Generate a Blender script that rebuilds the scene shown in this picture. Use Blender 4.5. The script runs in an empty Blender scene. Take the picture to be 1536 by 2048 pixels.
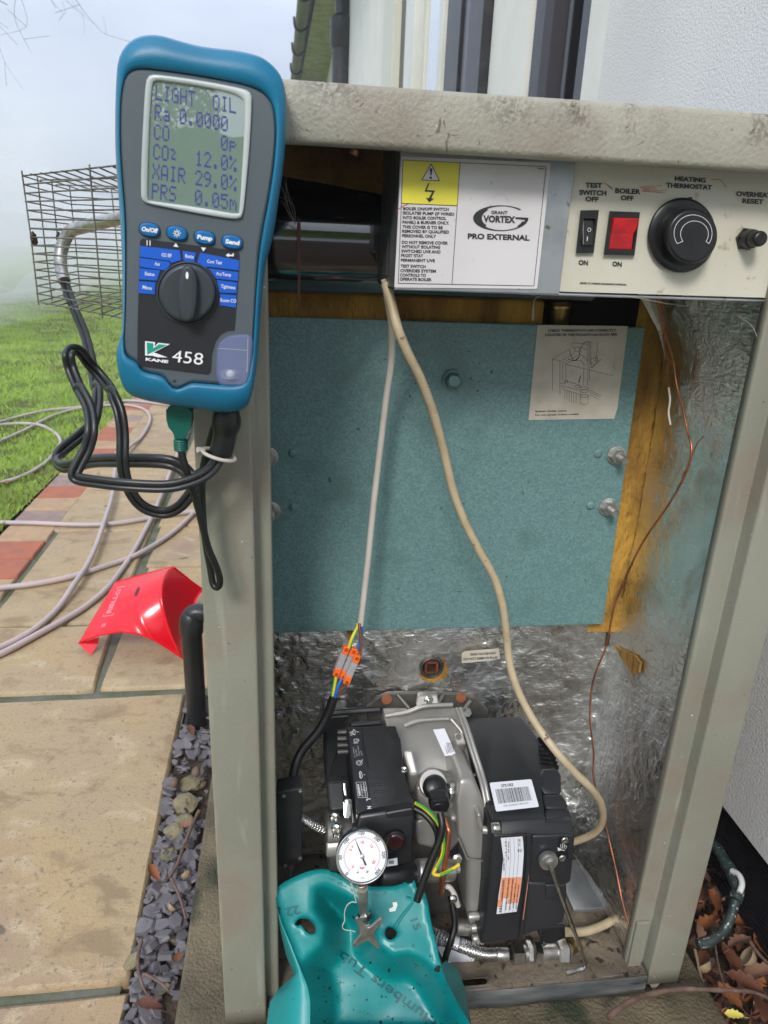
import bpy, bmesh, math, random
from mathutils import Vector, Matrix, noise
from mathutils.geometry import delaunay_2d_cdt
random.seed(7)
SC = bpy.context.scene
# ------------------------------------------------------------------ camera
FPX = 1420.0
S = 0.56
CAM = Vector((0, -S, 1.456 * S))
RX = Vector((0.99180185, 0.00507834, -0.12768437))
RY = Vector((-0.12152086, 0.34650133, -0.93014489))
RZ = Vector((0.03951921, 0.93803573, 0.34427778))
R = Matrix((RX, RY, RZ))
cam_d = bpy.data.cameras.new('camera')
cam = bpy.data.objects.new('camera', cam_d)
SC.collection.objects.link(cam)
cam.matrix_world = Matrix.Translation(CAM) @ R.to_4x4()
cam_d.sensor_fit = 'VERTICAL'
cam_d.sensor_height = 32.0
cam_d.lens = FPX / 2048 * 32.0
cam_d.clip_start = 0.02
cam_d.clip_end = 500
cam_d.dof.use_dof = True
cam_d.dof.focus_distance = 0.70
cam_d.dof.aperture_fstop = 13.0
SC.camera = cam
# ------------------------------------------------------------------ world, sun, exposure
W = bpy.data.worlds.new('World')
SC.world = W
W.use_nodes = True
wn, wl = W.node_tree.nodes, W.node_tree.links
wn.clear()
SUN_EL, SUN_ROT = math.radians(38), math.radians(200)
sky = wn.new('ShaderNodeTexSky')
sky.sky_type = 'NISHITA'
sky.sun_disc = False
sky.sun_elevation = SUN_EL
sky.sun_rotation = SUN_ROT
sky.dust_density = 3.0
tc = wn.new('ShaderNodeTexCoord')
mp = wn.new('ShaderNodeMapping'); mp.inputs['Scale'].default_value = (1.2, 1.2, 2.6)
nz = wn.new('ShaderNodeTexNoise'); nz.inputs['Scale'].default_value = 2.2; nz.inputs['Detail'].default_value = 6
rp = wn.new('ShaderNodeValToRGB')
rp.color_ramp.elements[0].position = .3; rp.color_ramp.elements[0].color = (3.9, 4.7, 6.4, 1)
rp.color_ramp.elements[1].position = .7; rp.color_ramp.elements[1].color = (7.6, 8.2, 9.4, 1)
mx = wn.new('ShaderNodeMixRGB'); mx.inputs['Fac'].default_value = .86
bg = wn.new('ShaderNodeBackground'); bg.inputs['Strength'].default_value = 0.10
wo = wn.new('ShaderNodeOutputWorld')
wl.new(tc.outputs['Generated'], mp.inputs['Vector']); wl.new(mp.outputs['Vector'], nz.inputs['Vector'])
wl.new(nz.outputs['Fac'], rp.inputs['Fac'])
wl.new(sky.outputs['Color'], mx.inputs['Color1']); wl.new(rp.outputs['Color'], mx.inputs['Color2'])
sx_ = wn.new('ShaderNodeSeparateXYZ'); wl.new(tc.outputs['Generated'], sx_.inputs['Vector'])
mr = wn.new('ShaderNodeMapRange'); mr.inputs['From Min'].default_value = 0.05; mr.inputs['From Max'].default_value = 1.0; mr.inputs['To Min'].default_value = .56; mr.inputs['To Max'].default_value = 1.75
wl.new(sx_.outputs['Z'], mr.inputs['Value'])   # an overcast sky is brighter overhead than at the horizon
mu = wn.new('ShaderNodeVectorMath'); mu.operation = 'SCALE'; wl.new(mx.outputs['Color'], mu.inputs[0]); wl.new(mr.outputs['Result'], mu.inputs['Scale'])
wl.new(mu.outputs['Vector'], bg.inputs['Color']); wl.new(bg.outputs['Background'], wo.inputs['Surface'])
sd = bpy.data.lights.new('sun', 'SUN'); sd.energy = 1.5; sd.angle = math.radians(14); sd.color = (1, .97, .92)
sun = bpy.data.objects.new('sun', sd); SC.collection.objects.link(sun)
sun_dir = Vector((math.cos(SUN_EL) * math.sin(SUN_ROT), math.cos(SUN_EL) * math.cos(SUN_ROT), math.sin(SUN_EL)))
sun.rotation_euler = sun_dir.to_track_quat('Z', 'Y').to_euler()
SC.view_settings.view_transform = 'Standard'
SC.view_settings.look = 'None'
SC.view_settings.exposure = 0.72
SC.view_settings.gamma = 1
SC.cycles.volume_bounces = 1

# ------------------------------------------------------------------ helpers: rays through the photograph onto real surfaces
def ray(u, v):
    return R @ Vector(((u - 768) / FPX, -(v - 1024) / FPX, -1.0))
def Y(u, v, y):
    d = ray(u, v); return CAM + d * ((y - CAM.y) / d.y)
def Z(u, v, z):
    d = ray(u, v); return CAM + d * ((z - CAM.z) / d.z)
def X(u, v, x):
    d = ray(u, v); return CAM + d * ((x - CAM.x) / d.x)
def SY(y): return lambda u, v: Y(u, v, y)
def SX(x): return lambda u, v: X(u, v, x)
def SZ(z): return lambda u, v: Z(u, v, z)
def SP(a, b, c):
    A, B, C_ = Y(*a), Y(*b), Y(*c)
    n = (B - A).cross(C_ - A)
    def f(u, v):
        d = ray(u, v); return CAM + d * (n.dot(A - CAM) / n.dot(d))
    return f
ZM = {'A': (200, 40, 3.657), 'B': (200, 430, 3.657), 'C': (0, 300, 3.657), 'D': (0, 760, 3.2), 'E': (0, 1180, 2.359),
      'F': (520, 0, 2.259), 'G': (1020, 0, 2.977), 'H': (740, 280, 3.746), 'I': (1100, 300, 3.523), 'J': (520, 280, 4.877),
      'K': (1020, 620, 4.653), 'L': (540, 1220, 2.194), 'M': (540, 1380, 4.8), 'N': (780, 1380, 3.339), 'O': (520, 1600, 3.491),
      'P': (840, 1640, 3.339), 'Q': (1180, 1500, 3.736), 'R': (1180, 560, 3.792), 'S': (1080, 1050, 3.4125), 'T': (560, 1180, 5.12),
      'U': (230, 1350, 2.936), 'W': (640, 1420, 6.982), 'X': (960, 1500, 4.875)}
def q(z, *pts):
    o = ZM[z]
    r = [(o[0] + p[0] / o[2], o[1] + p[1] / o[2]) + tuple(p[2:]) for p in pts]
    return r if len(r) > 1 else r[0]

def tag(o, label=None, cat=None, group=None, kind=None):
    if label: o['label'] = label
    if cat: o['category'] = cat
    if group: o['group'] = group
    if kind: o['kind'] = kind
    return o
def thing(name, label, cat, loc=(0, 0, 0), group=None):
    o = bpy.data.objects.new(name, None); SC.collection.objects.link(o)
    o.location = loc; o.empty_display_size = .05
    return tag(o, label, cat, group)

class MB:
    def __init__(s): s.v = []; s.f = []; s.m = []; s.sm = []; s.mats = []
    def mi(s, mat):
        if mat not in s.mats: s.mats.append(mat)
        return s.mats.index(mat)
    def add(s, vs, fs, mat, smooth=False):
        b = len(s.v); i = s.mi(mat)
        s.v += [tuple(v) for v in vs]
        for f in fs: s.f.append([b + k for k in f]); s.m.append(i); s.sm.append(smooth)
    def addbm(s, bm, mat, smooth=False):
        bm.verts.index_update()
        s.add([v.co.copy() for v in bm.verts], [[v.index for v in f.verts] for f in bm.faces], mat, smooth); bm.free()
    def build(s, name, parent=None, label=None, cat=None, group=None, kind=None, origin=None):
        me = bpy.data.meshes.new(name)
        o = bpy.data.objects.new(name, me); SC.collection.objects.link(o)
        off = Vector((0, 0, 0))
        if origin is not None: off = Vector(origin); o.location = off
        me.from_pydata([tuple(Vector(v) - off) for v in s.v] if origin is not None else s.v, [], s.f)
        for m in s.mats: me.materials.append(M[m])
        me.polygons.foreach_set('material_index', s.m); me.polygons.foreach_set('use_smooth', s.sm)
        me.update()
        if parent:
            o.parent = parent
            p = parent; acc = Vector((0, 0, 0))
            while p: acc += p.location; p = p.parent
            o.location = off - acc
        return tag(o, label, cat, group, kind)
    # ---- solids
    def poly(s, V, F, mat, bevel=0, seg=2, smooth=None):
        bm = bmesh.new(); vs = [bm.verts.new(Vector(v)) for v in V]
        for f in F: bm.faces.new([vs[k] for k in f])
        bmesh.ops.recalc_face_normals(bm, faces=bm.faces)
        if bevel: bmesh.ops.bevel(bm, geom=list(bm.edges), offset=bevel, segments=seg, profile=.5, affect='EDGES', clamp_overlap=True)
        s.addbm(bm, mat, bool(bevel) if smooth is None else smooth)
    def box(s, x0, x1, y0, y1, z0, z1, mat, bevel=0, seg=2):
        V = [(x, y, z) for x in (x0, x1) for y in (y0, y1) for z in (z0, z1)]
        s.poly(V, [(0, 1, 3, 2), (4, 6, 7, 5), (0, 4, 5, 1), (2, 3, 7, 6), (0, 2, 6, 4), (1, 5, 7, 3)], mat, bevel, seg, smooth=False)
    def prism(s, pts, ext, mat, bevel=0, seg=2, smooth=False):
        n = len(pts); ext = Vector(ext)
        V = [Vector(p) for p in pts] + [Vector(p) + ext for p in pts]
        F = [list(range(n)), list(range(2 * n - 1, n - 1, -1))] + [(i, (i + 1) % n, n + (i + 1) % n, n + i) for i in range(n)]
        s.poly(V, F, mat, bevel, seg, smooth)
    def loft(s, loops, mat, cap0=True, cap1=True, smooth=True):
        n = len(loops[0]); V = [v for l in loops for v in l]; F = []
        for j in range(len(loops) - 1):
            for i in range(n):
                k = (i + 1) % n; F.append((j * n + i, j * n + k, (j + 1) * n + k, (j + 1) * n + i))
        s.add(V, F, mat, smooth)
        if cap0: s.add(loops[0], [list(range(n - 1, -1, -1))], mat)
        if cap1: s.add(loops[-1], [list(range(n))], mat)
    def lathe(s, p0, axis, prof, mat, n=28, smooth=True, cap=True, ph=0):
        a = Vector(axis).normalized(); u = a.orthogonal().normalized(); w = a.cross(u); p0 = Vector(p0)
        loops = [[p0 + a * h + (u * math.cos(ph + 2 * math.pi * i / n) + w * math.sin(ph + 2 * math.pi * i / n)) * r for i in range(n)] for h, r in prof]
        k0 = 0   # break the smooth shading where the profile turns sharply
        for k in range(1, len(prof)):
            if k == len(prof) - 1: brk = True
            else:
                a1 = math.atan2(prof[k][1] - prof[k - 1][1], prof[k][0] - prof[k - 1][0]); a2 = math.atan2(prof[k + 1][1] - prof[k][1], prof[k + 1][0] - prof[k][0])
                brk = abs((a2 - a1 + math.pi) % (2 * math.pi) - math.pi) > 1.0
            if brk: s.loft(loops[k0:k + 1], mat, cap and k0 == 0, cap and k == len(prof) - 1, smooth); k0 = k
    def cyl(s, p0, p1, r, mat, n=20, smooth=True, bev=0, r2=None):
        p0, p1 = Vector(p0), Vector(p1); L = (p1 - p0).length; r2 = r if r2 is None else r2
        pr = [(0, r), (L, r2)] if not bev else [(0, r - bev), (bev * .3, r - bev * .3), (bev, r), (L - bev, r2), (L - bev * .3, r2 - bev * .3), (L, r2 - bev)]
        s.lathe(p0, p1 - p0, pr, mat, n, smooth)
    def tube(s, pts, r, mat, n=10, k=6, smooth=True, cap=True, off=None, flat=None):
        P = catmull([Vector(p) for p in pts], k) if k > 1 else [Vector(p) for p in pts]
        T = [(P[min(i + 1, len(P) - 1)] - P[max(i - 1, 0)]).normalized() for i in range(len(P))]
        u = T[0].orthogonal().normalized(); loops = []
        for i, p in enumerate(P):
            if off is not None:   # keep one axis facing a fixed direction
                w = T[i].cross(Vector(flat or (0, 1, 0))).normalized(); uu = w; ww = T[i].cross(w)
                c = p + uu * off
            else:
                u = (u - T[i] * u.dot(T[i])).normalized(); uu = u; ww = T[i].cross(u); c = p
            rr = r(i / (len(P) - 1)) if callable(r) else r
            loops.append([c + (uu * math.cos(2 * math.pi * a / n) + ww * math.sin(2 * math.pi * a / n)) * rr for a in range(n)])
        s.loft(loops, mat, cap, cap, smooth)
    # ---- flat prints laid on a surface
    def pf(s, pts, surf, mat, off=.0003):
        s.add([toward(surf(*p), off) for p in pts], [list(range(len(pts)))], mat)
    def stroke(s, pts, w, surf, mat, off=.0004, closed=False):
        n = len(pts)
        for i in range(n if closed else n - 1):
            a, b = pts[i], pts[(i + 1) % n]; dx, dy = b[0] - a[0], b[1] - a[1]; L = math.hypot(dx, dy) or 1
            nx, ny = -dy / L * w / 2, dx / L * w / 2; ex, ey = dx / L * w * .3, dy / L * w * .3
            s.pf([(a[0] + nx - ex, a[1] + ny - ey), (b[0] + nx + ex, b[1] + ny + ey), (b[0] - nx + ex, b[1] - ny + ey), (a[0] - nx - ex, a[1] - ny - ey)], surf, mat, off)
    def text(s, t, a, b, h, surf, mat, off=.0004, bold=0.0, up=None, space=1.0):
        V, F, w, cap = glyphs(t, bold, space)
        dx, dy = b[0] - a[0], b[1] - a[1]; L = math.hypot(dx, dy)
        if up is None: up = (dy / L * h, -dx / L * h)
        s.add([toward(surf(a[0] + dx * x / w + up[0] * y / cap, a[1] + dy * x / w + up[1] * y / cap), off) for x, y in V], F, mat)
def toward(p, off):
    return p + (CAM - p).normalized() * off
def catmull(P, k):
    if len(P) < 3: return P
    out = []; Q = [P[0] * 2 - P[1]] + P + [P[-1] * 2 - P[-2]]
    for i in range(1, len(Q) - 2):
        a, b, c, d = Q[i - 1:i + 3]
        for j in range(k):
            t = j / k
            out.append(.5 * ((2 * b) + (c - a) * t + (2 * a - 5 * b + 4 * c - d) * t * t + (3 * b - a - 3 * c + d) * t ** 3))
    return out + [P[-1]]
_g = {}
def glyphs(t, bold, space=1.0):
    key = (t, bold, space)
    if key in _g: return _g[key]
    def conv(tt):
        c = bpy.data.curves.new('t', 'FONT'); c.body = tt; c.offset = bold; c.resolution_u = 3; c.space_character = space
        o = bpy.data.objects.new('t', c); me = bpy.data.meshes.new_from_object(o)
        V = [(v.co.x, v.co.y) for v in me.vertices]; F = [list(p.vertices) for p in me.polygons]
        bpy.data.objects.remove(o); bpy.data.curves.remove(c); bpy.data.meshes.remove(me); return V, F
    V, F = conv(t); H, _ = conv('H'); x0 = min(v[0] for v in V); w = max(v[0] for v in V) - x0
    cap = max(v[1] for v in H); V = [(v[0] - x0, v[1]) for v in V]
    _g[key] = (V, F, w, cap); return _g[key]
def inset(P, d):
    n = len(P); out = []
    for i in range(n):
        a, b = Vector(P[i - 1]), Vector(P[(i + 1) % n]); t = (b - a).normalized(); nn = Vector((-t.y, t.x)) if len(a) == 2 else Vector((t.z, 0, -t.x))
        out.append(Vector(P[i]) + nn * d)
    return out
def resample(P, cx, cy, N=140, rot=0):
    out = []; n = len(P)
    for k in range(N):
        a = rot + 2 * math.pi * k / N; dx, dy = math.cos(a), math.sin(a); best = 0
        for i in range(n):
            x1, y1 = P[i][0] - cx, P[i][1] - cy; x2, y2 = P[(i + 1) % n][0] - cx, P[(i + 1) % n][1] - cy
            ex, ey = x2 - x1, y2 - y1; den = dx * ey - dy * ex
            if abs(den) < 1e-9: continue
            t = (x1 * ey - y1 * ex) / den; w = (x1 * dy - y1 * dx) / den
            if t > 0 and -1e-6 <= w <= 1 + 1e-6: best = max(best, t)
        out.append((cx + dx * best, cy + dy * best))
    return out
def smooth2(P, it=2):
    for _ in range(it):
        n = len(P); P = [((P[i - 1][0] + 2 * P[i][0] + P[(i + 1) % n][0]) / 4, (P[i - 1][1] + 2 * P[i][1] + P[(i + 1) % n][1]) / 4) for i in range(n)]
    return P
def chaikin(P, it=2):
    for _ in range(it):
        o = []
        for i in range(len(P)):
            a, b = P[i], P[(i + 1) % len(P)]
            o += [(a[0] * .75 + b[0] * .25, a[1] * .75 + b[1] * .25), (a[0] * .25 + b[0] * .75, a[1] * .25 + b[1] * .75)]
        P = o
    return P
def ell(cx, cy, rx, ry, n=28, rot=0):
    c, s_ = math.cos(rot), math.sin(rot)
    return [(cx + rx * math.cos(2 * math.pi * i / n) * c - ry * math.sin(2 * math.pi * i / n) * s_, cy + rx * math.cos(2 * math.pi * i / n) * s_ + ry * math.sin(2 * math.pi * i / n) * c) for i in range(n)]
def rrect(quad, r):
    out = []
    for i in range(4):
        p, a, b = Vector(quad[i]), Vector(quad[i - 1]), Vector(quad[(i + 1) % 4])
        s0 = p + (a - p).normalized() * r; e0 = p + (b - p).normalized() * r
        for t in (0, .25, .5, .75, 1): out.append(tuple(s0 * (1 - t) ** 2 + p * 2 * t * (1 - t) + e0 * t * t))
    return out
def sheet(outline, holes, step):
    pts = [Vector(p) for p in outline]; n0 = len(pts); E = [(i, (i + 1) % n0) for i in range(n0)]
    for h in holes:
        b = len(pts); pts += [Vector(p) for p in h]; E += [(b + i, b + (i + 1) % len(h)) for i in range(len(h))]
    def inside(p, Pq):
        c = False
        for i in range(len(Pq)):
            a, b = Pq[i], Pq[i - 1]
            if (a[1] > p[1]) != (b[1] > p[1]) and p[0] < (b[0] - a[0]) * (p[1] - a[1]) / (b[1] - a[1]) + a[0]: c = not c
        return c
    def near(p, Pq): return min((p[0] - a[0]) ** 2 + (p[1] - a[1]) ** 2 for a in Pq) < (step * .5) ** 2
    xs = [p[0] for p in outline]; ys = [p[1] for p in outline]; y = min(ys)
    while y < max(ys):
        x = min(xs)
        while x < max(xs):
            p = (x + random.uniform(-.2, .2) * step, y + random.uniform(-.2, .2) * step)
            if inside(p, outline) and not near(p, outline) and not any(inside(p, h) or near(p, h) for h in holes): pts.append(Vector(p))
            x += step
        y += step
    v, e, f, *_ = delaunay_2d_cdt(pts, E, [], 0, 1e-4, False)
    F = []
    for t in f:
        c = sum((v[i] for i in t), Vector((0, 0))) / 3
        if inside(c, outline) and not any(inside(c, h) for h in holes): F.append(list(t))
    return [tuple(p) for p in v], F
def add_sheet(mb, V2, F, fn, mat, th, thdir=None, smooth=True):
    A = [fn(*p) for p in V2]; n = len(A)
    B = [p + (Vector(thdir) * th if thdir else (p - CAM).normalized() * th) for p in A]
    cnt = {}
    for f in F:
        for i in range(len(f)):
            e = (f[i], f[(i + 1) % len(f)]); cnt[e] = 1
    side = [(a, b, n + b, n + a) for (a, b) in cnt if (b, a) not in cnt]
    mb.add(A + B, [list(f) for f in F] + [[n + i for i in reversed(f)] for f in F] + side, mat, smooth)

# ------------------------------------------------------------------ materials
M = {}
def mat(name, col, rough=.5, metal=0, col2=None, nscale=8, nlo=.4, nhi=.65, bump=0, bscale=200, spec=.5, coat=0, trans=0, spots=None, spot_scale=60, spot_t=.25, bdist=.001, extra=None, detail=4, emit=None, alpha=1, stretch=None):
    m = bpy.data.materials.new(name); m.use_nodes = True; M[name] = m
    nt = m.node_tree; n, l = nt.nodes, nt.links; b = n['Principled BSDF']
    b.inputs['Base Color'].default_value = (*col, 1); b.inputs['Roughness'].default_value = rough; b.inputs['Metallic'].default_value = metal
    b.inputs['Specular IOR Level'].default_value = spec; b.inputs['Coat Weight'].default_value = coat; b.inputs['Coat Roughness'].default_value = .05
    b.inputs['Transmission Weight'].default_value = trans; b.inputs['Alpha'].default_value = alpha
    t = n.new('ShaderNodeTexCoord'); vec = t.outputs['Object']
    if stretch:
        mpn = n.new('ShaderNodeMapping'); mpn.inputs['Scale'].default_value = stretch; l.new(vec, mpn.inputs['Vector']); vec = mpn.outputs['Vector']
    cur = None
    def noise_(sc, det=4, dist=0):
        x = n.new('ShaderNodeTexNoise'); x.inputs['Scale'].default_value = sc; x.inputs['Detail'].default_value = det; x.inputs['Distortion'].default_value = dist; l.new(vec, x.inputs['Vector']); return x
    def ramp(src, lo, hi, c0=(0, 0, 0), c1=(1, 1, 1)):
        r = n.new('ShaderNodeValToRGB'); e = r.color_ramp.elements; e[0].position = lo; e[1].position = hi; e[0].color = (*c0, 1); e[1].color = (*c1, 1); l.new(src, r.inputs['Fac']); return r.outputs['Color']
    def mixc(fac, a, b_):
        x = n.new('ShaderNodeMixRGB')
        l.new(fac, x.inputs['Fac'])
        for k, s_ in (('Color1', a), ('Color2', b_)):
            if isinstance(s_, tuple): x.inputs[k].default_value = (*s_, 1)
            else: l.new(s_, x.inputs[k])
        return x.outputs['Color']
    if col2: cur = ramp(noise_(nscale, detail).outputs['Fac'], nlo, nhi, col, col2)
    if spots:
        cur = mixc(ramp(noise_(spot_scale, 5).outputs['Fac'], spot_t, spot_t + .06, (1, 1, 1), (0, 0, 0)), cur or col, spots)
    if extra: cur = extra(n, l, vec, cur or col, noise_, ramp, mixc, b)
    if cur is not None and not isinstance(cur, tuple): l.new(cur, b.inputs['Base Color'])
    if bump:
        bp = n.new('ShaderNodeBump'); bp.inputs['Strength'].default_value = bump; bp.inputs['Distance'].default_value = bdist
        l.new(noise_(bscale, 3).outputs['Fac'], bp.inputs['Height']); l.new(bp.outputs['Normal'], b.inputs['Normal'])
    if emit: b.inputs['Emission Color'].default_value = (*emit[0], 1); b.inputs['Emission Strength'].default_value = emit[1]
    return m
def casing_dirt(n, l, vec, cur, noise_, ramp, mixc, b):
    big = ramp(noise_(9, 5, .6).outputs['Fac'], .5, .68)
    c = mixc(big, cur, (.245, .205, .16))
    streak = n.new('ShaderNodeMapping'); streak.inputs['Scale'].default_value = (70, 70, 9); l.new(vec, streak.inputs['Vector'])
    x = n.new('ShaderNodeTexNoise'); x.inputs['Scale'].default_value = 1; x.inputs['Detail'].default_value = 4; l.new(streak.outputs['Vector'], x.inputs['Vector'])
    c = mixc(ramp(x.outputs['Fac'], .60, .78), c, (.33, .33, .27))
    f = ramp(noise_(170, 3).outputs['Fac'], .23, .28, (1, 1, 1), (0, 0, 0))
    c = mixc(f, c, (.07, .05, .035))
    f2 = ramp(noise_(260, 2).outputs['Fac'], .76, .79)
    return mixc(f2, c, (.7, .68, .62))
mat('casing', (.225, .225, .175), .5, col2=(.27, .268, .212), nscale=5, extra=casing_dirt, bump=.35, bscale=420, bdist=.0012)
def lid_dirt(n, l, vec, cur, noise_, ramp, mixc, b):
    c = casing_dirt(n, l, vec, cur, noise_, ramp, mixc, b)
    sep = n.new('ShaderNodeSeparateXYZ'); l.new(vec, sep.inputs['Vector'])
    g = n.new('ShaderNodeMapRange'); g.inputs['From Min'].default_value = .893; g.inputs['From Max'].default_value = .921; l.new(sep.outputs['Z'], g.inputs['Value'])
    a = n.new('ShaderNodeMath'); a.operation = 'MULTIPLY'; l.new(g.outputs['Result'], a.inputs[0]); l.new(ramp(noise_(22, 6, .4).outputs['Fac'], .50, .68), a.inputs[1])
    a3 = n.new('ShaderNodeMath'); a3.operation = 'MULTIPLY'; l.new(a.outputs['Value'], a3.inputs[0]); l.new(ramp(noise_(190, 6, 1.5).outputs['Fac'], .42, .58), a3.inputs[1])
    c = mixc(ramp(noise_(60, 6, 2).outputs['Fac'], .66, .70), c, (.16, .12, .09))
    return mixc(a3.outputs['Value'], c, (.06, .04, .03))
mat('lid_paint', (.30, .29, .23), .5, col2=(.36, .34, .275), nscale=6, extra=lid_dirt, bump=.5, bscale=330, bdist=.0016)
def hammered(n, l, vec, cur, noise_, ramp, mixc, b):
    v = n.new('ShaderNodeTexNoise'); v.inputs['Scale'].default_value = 430; v.inputs['Detail'].default_value = 2; v.inputs['Distortion'].default_value = .8; l.new(vec, v.inputs['Vector'])
    c = mixc(ramp(v.outputs['Fac'], .43, .60), (.112, .215, .215), (.158, .285, .282))
    bp = n.new('ShaderNodeBump'); bp.inputs['Strength'].default_value = .55; bp.inputs['Distance'].default_value = .001
    l.new(v.outputs['Fac'], bp.inputs['Height']); l.new(bp.outputs['Normal'], b.inputs['Normal'])
    c = mixc(ramp(noise_(7, 6, 1.5).outputs['Fac'], .56, .75), c, (.085, .165, .15))
    c = mixc(ramp(noise_(38, 5, 2).outputs['Fac'], .70, .73), c, (.05, .06, .05))
    return mixc(ramp(noise_(150, 2).outputs['Fac'], .22, .25, (1, 1, 1), (0, 0, 0)), c, (.05, .03, .02))
mat('bolt_teal', (.20, .28, .26), .3, .6, col2=(.12, .25, .24), nscale=90)
mat('teal_paint', (.15, .33, .34), .33, extra=hammered, spec=.6)
def foil_x(n, l, vec, cur, noise_, ramp, mixc, b, st=.55, ds=.0014, br=(.92, .92, .91)):
    mp_ = n.new('ShaderNodeMapping'); mp_.inputs['Scale'].default_value = (110, 110, 400); l.new(vec, mp_.inputs['Vector'])
    a = n.new('ShaderNodeTexNoise'); a.inputs['Scale'].default_value = 1; a.inputs['Detail'].default_value = 3; l.new(mp_.outputs['Vector'], a.inputs['Vector'])
    a2 = noise_(85, 5, 1.2)
    ad = n.new('ShaderNodeMath'); ad.operation = 'MULTIPLY_ADD'; l.new(a2.outputs['Fac'], ad.inputs[0]); ad.inputs[1].default_value = 2.2; l.new(a.outputs['Fac'], ad.inputs[2])
    bp = n.new('ShaderNodeBump'); bp.inputs['Strength'].default_value = st; bp.inputs['Distance'].default_value = ds
    l.new(ad.outputs['Value'], bp.inputs['Height']); l.new(bp.outputs['Normal'], b.inputs['Normal'])
    l.new(ramp(noise_(14, 4).outputs['Fac'], .35, .7, (.20, .20, .20), (.48, .48, .48)), b.inputs['Roughness'])
    return mixc(ramp(noise_(10, 5, .8).outputs['Fac'], .55, .80), br, (.42, .38, .32))
mat('foil', (.88, .88, .88), .3, 1.0, extra=foil_x)
FB = (.35, .0009, 60)
mat('foil_side', (.85, .86, .86), .27, 1.0, extra=lambda *a: foil_x(*a, st=.75, ds=.0013, br=(.90, .91, .91)))
mat('foil_edge', (.8, .8, .8), .2, 1.0, bump=.6, bscale=500)
mat('galv', (.40, .42, .43), .42, .75, col2=(.27, .29, .30), nscale=25, spots=(.14, .11, .08), spot_scale=90, spot_t=.28, bump=.15, bscale=300)
mat('tray', (.10, .075, .05), .75, .1, col2=(.25, .20, .145), nscale=18, nlo=.33, nhi=.68, detail=9, spots=(.03, .02, .015), spot_scale=70, spot_t=.36, bump=.7, bscale=160, bdist=.003)
mat('tray_lip', (.09, .10, .105), .5, .4, col2=(.24, .25, .25), nscale=26, nlo=.38, nhi=.72, detail=9, spots=(.05, .035, .02), spot_scale=34, spot_t=.33, bump=.6, bscale=110, stretch=(.5, 1, 2.2))
mat('cream_panel', (.56, .53, .43), .42, col2=(.61, .585, .49), nscale=9, spots=(.40, .32, .22), spot_scale=60, spot_t=.27, bump=.03, bscale=300)
mat('black_plastic', (.007, .007, .008), .35, col2=(.012, .012, .013), nscale=60, bump=.05, bscale=800)
mat('black_soft', (.012, .012, .013), .5, col2=(.02, .02, .021), nscale=30, bump=.15, bscale=900)
mat('cover_black', (.017, .018, .021), .42, col2=(.026, .026, .03), nscale=6, bump=.12, bscale=1500, bdist=.0005)
mat('cover_stain', (.055, .032, .036), .4, col2=(.08, .04, .04), nscale=9)
mat('flue_black', (.004, .004, .006), .12, spec=.6, coat=1, bump=.05, bscale=9, bdist=.002)
M['flue_black'].node_tree.nodes['Principled BSDF'].inputs['Coat IOR'].default_value = 2.0
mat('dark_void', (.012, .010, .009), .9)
mat('cast_metal', (.40, .385, .36), .42, .55, col2=(.48, .465, .44), nscale=7, bump=.12, bscale=900, bdist=.0005)
mat('cast_dark', (.10, .095, .09), .5, .7, col2=(.2, .19, .17), nscale=20, bump=.3, bscale=200)
mat('chrome', (.72, .72, .70), .2, 1.0, col2=(.5, .5, .48), nscale=120, bump=.1, bscale=400)
mat('steel_dull', (.58, .57, .54), .38, .9, col2=(.38, .36, .33), nscale=90, bump=.2, bscale=500)
mat('wire_steel', (.30, .28, .25), .45, .9, col2=(.15, .12, .1), nscale=60)
mat('brass', (.50, .33, .10), .3, 1.0, col2=(.34, .22, .07), nscale=70)
mat('copper', (.48, .17, .075), .42, .75, col2=(.22, .09, .05), nscale=50)
mat('copper_bright', (.6, .2, .09), .3, .9)
mat('wool', (.48, .26, .04), .95, col2=(.20, .10, .017), nscale=22, nlo=.38, nhi=.62, bump=1, bscale=190, bdist=.006, stretch=(1, 1, .35), detail=8)
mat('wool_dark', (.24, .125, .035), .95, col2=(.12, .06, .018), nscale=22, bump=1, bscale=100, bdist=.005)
mat('boot_blue', (.0, .125, .235), .42, col2=(.0, .155, .285), nscale=12, spots=(.05, .11, .14), spot_scale=60, spot_t=.26, bump=.1, bscale=700)
mat('case_grey', (.075, .095, .108), .42, col2=(.088, .108, .122), nscale=10, bump=.08, bscale=1200)
mat('knob_grey', (.032, .040, .046), .42, bump=.06, bscale=1200)
mat('badge_black', (.018, .018, .022), .4, spots=(.07, .07, .07), spot_scale=160, spot_t=.2)
mat('print_blue', (.0, .095, .55), .45)
mat('button_blue', (.0, .13, .36), .35)
mat('print_white', (.8, .8, .8), .5)
mat('print_grey', (.45, .46, .46), .5)
mat('print_black', (.02, .02, .022), .5)
mat('print_green', (.0, .30, .22), .5)
mat('print_red', (.55, .05, .03), .5)
mat('print_yellow', (.80, .72, .05), .45, col2=(.70, .62, .06), nscale=14, spots=(.25, .2, .03), spot_scale=100, spot_t=.28)
mat('print_orange', (.75, .30, .16), .5)
mat('lcd', (.18, .26, .21), .3, col2=(.195, .28, .23), nscale=5, coat=1)
M['lcd'].node_tree.nodes['Principled BSDF'].inputs['Coat IOR'].default_value = 3.0
M['lcd'].node_tree.nodes['Principled BSDF'].inputs['Coat Roughness'].default_value = .0
mat('lcd_ink', (.045, .045, .22), .45)
mat('lcd_bezel', (.34, .39, .38), .25, col2=(.48, .52, .51), nscale=6)
mat('clear', (.5, .56, .8), .08, alpha=.20, spec=.8)
mat('glass', (1, 1, 1), .0, trans=1.0, spec=.5)
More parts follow.
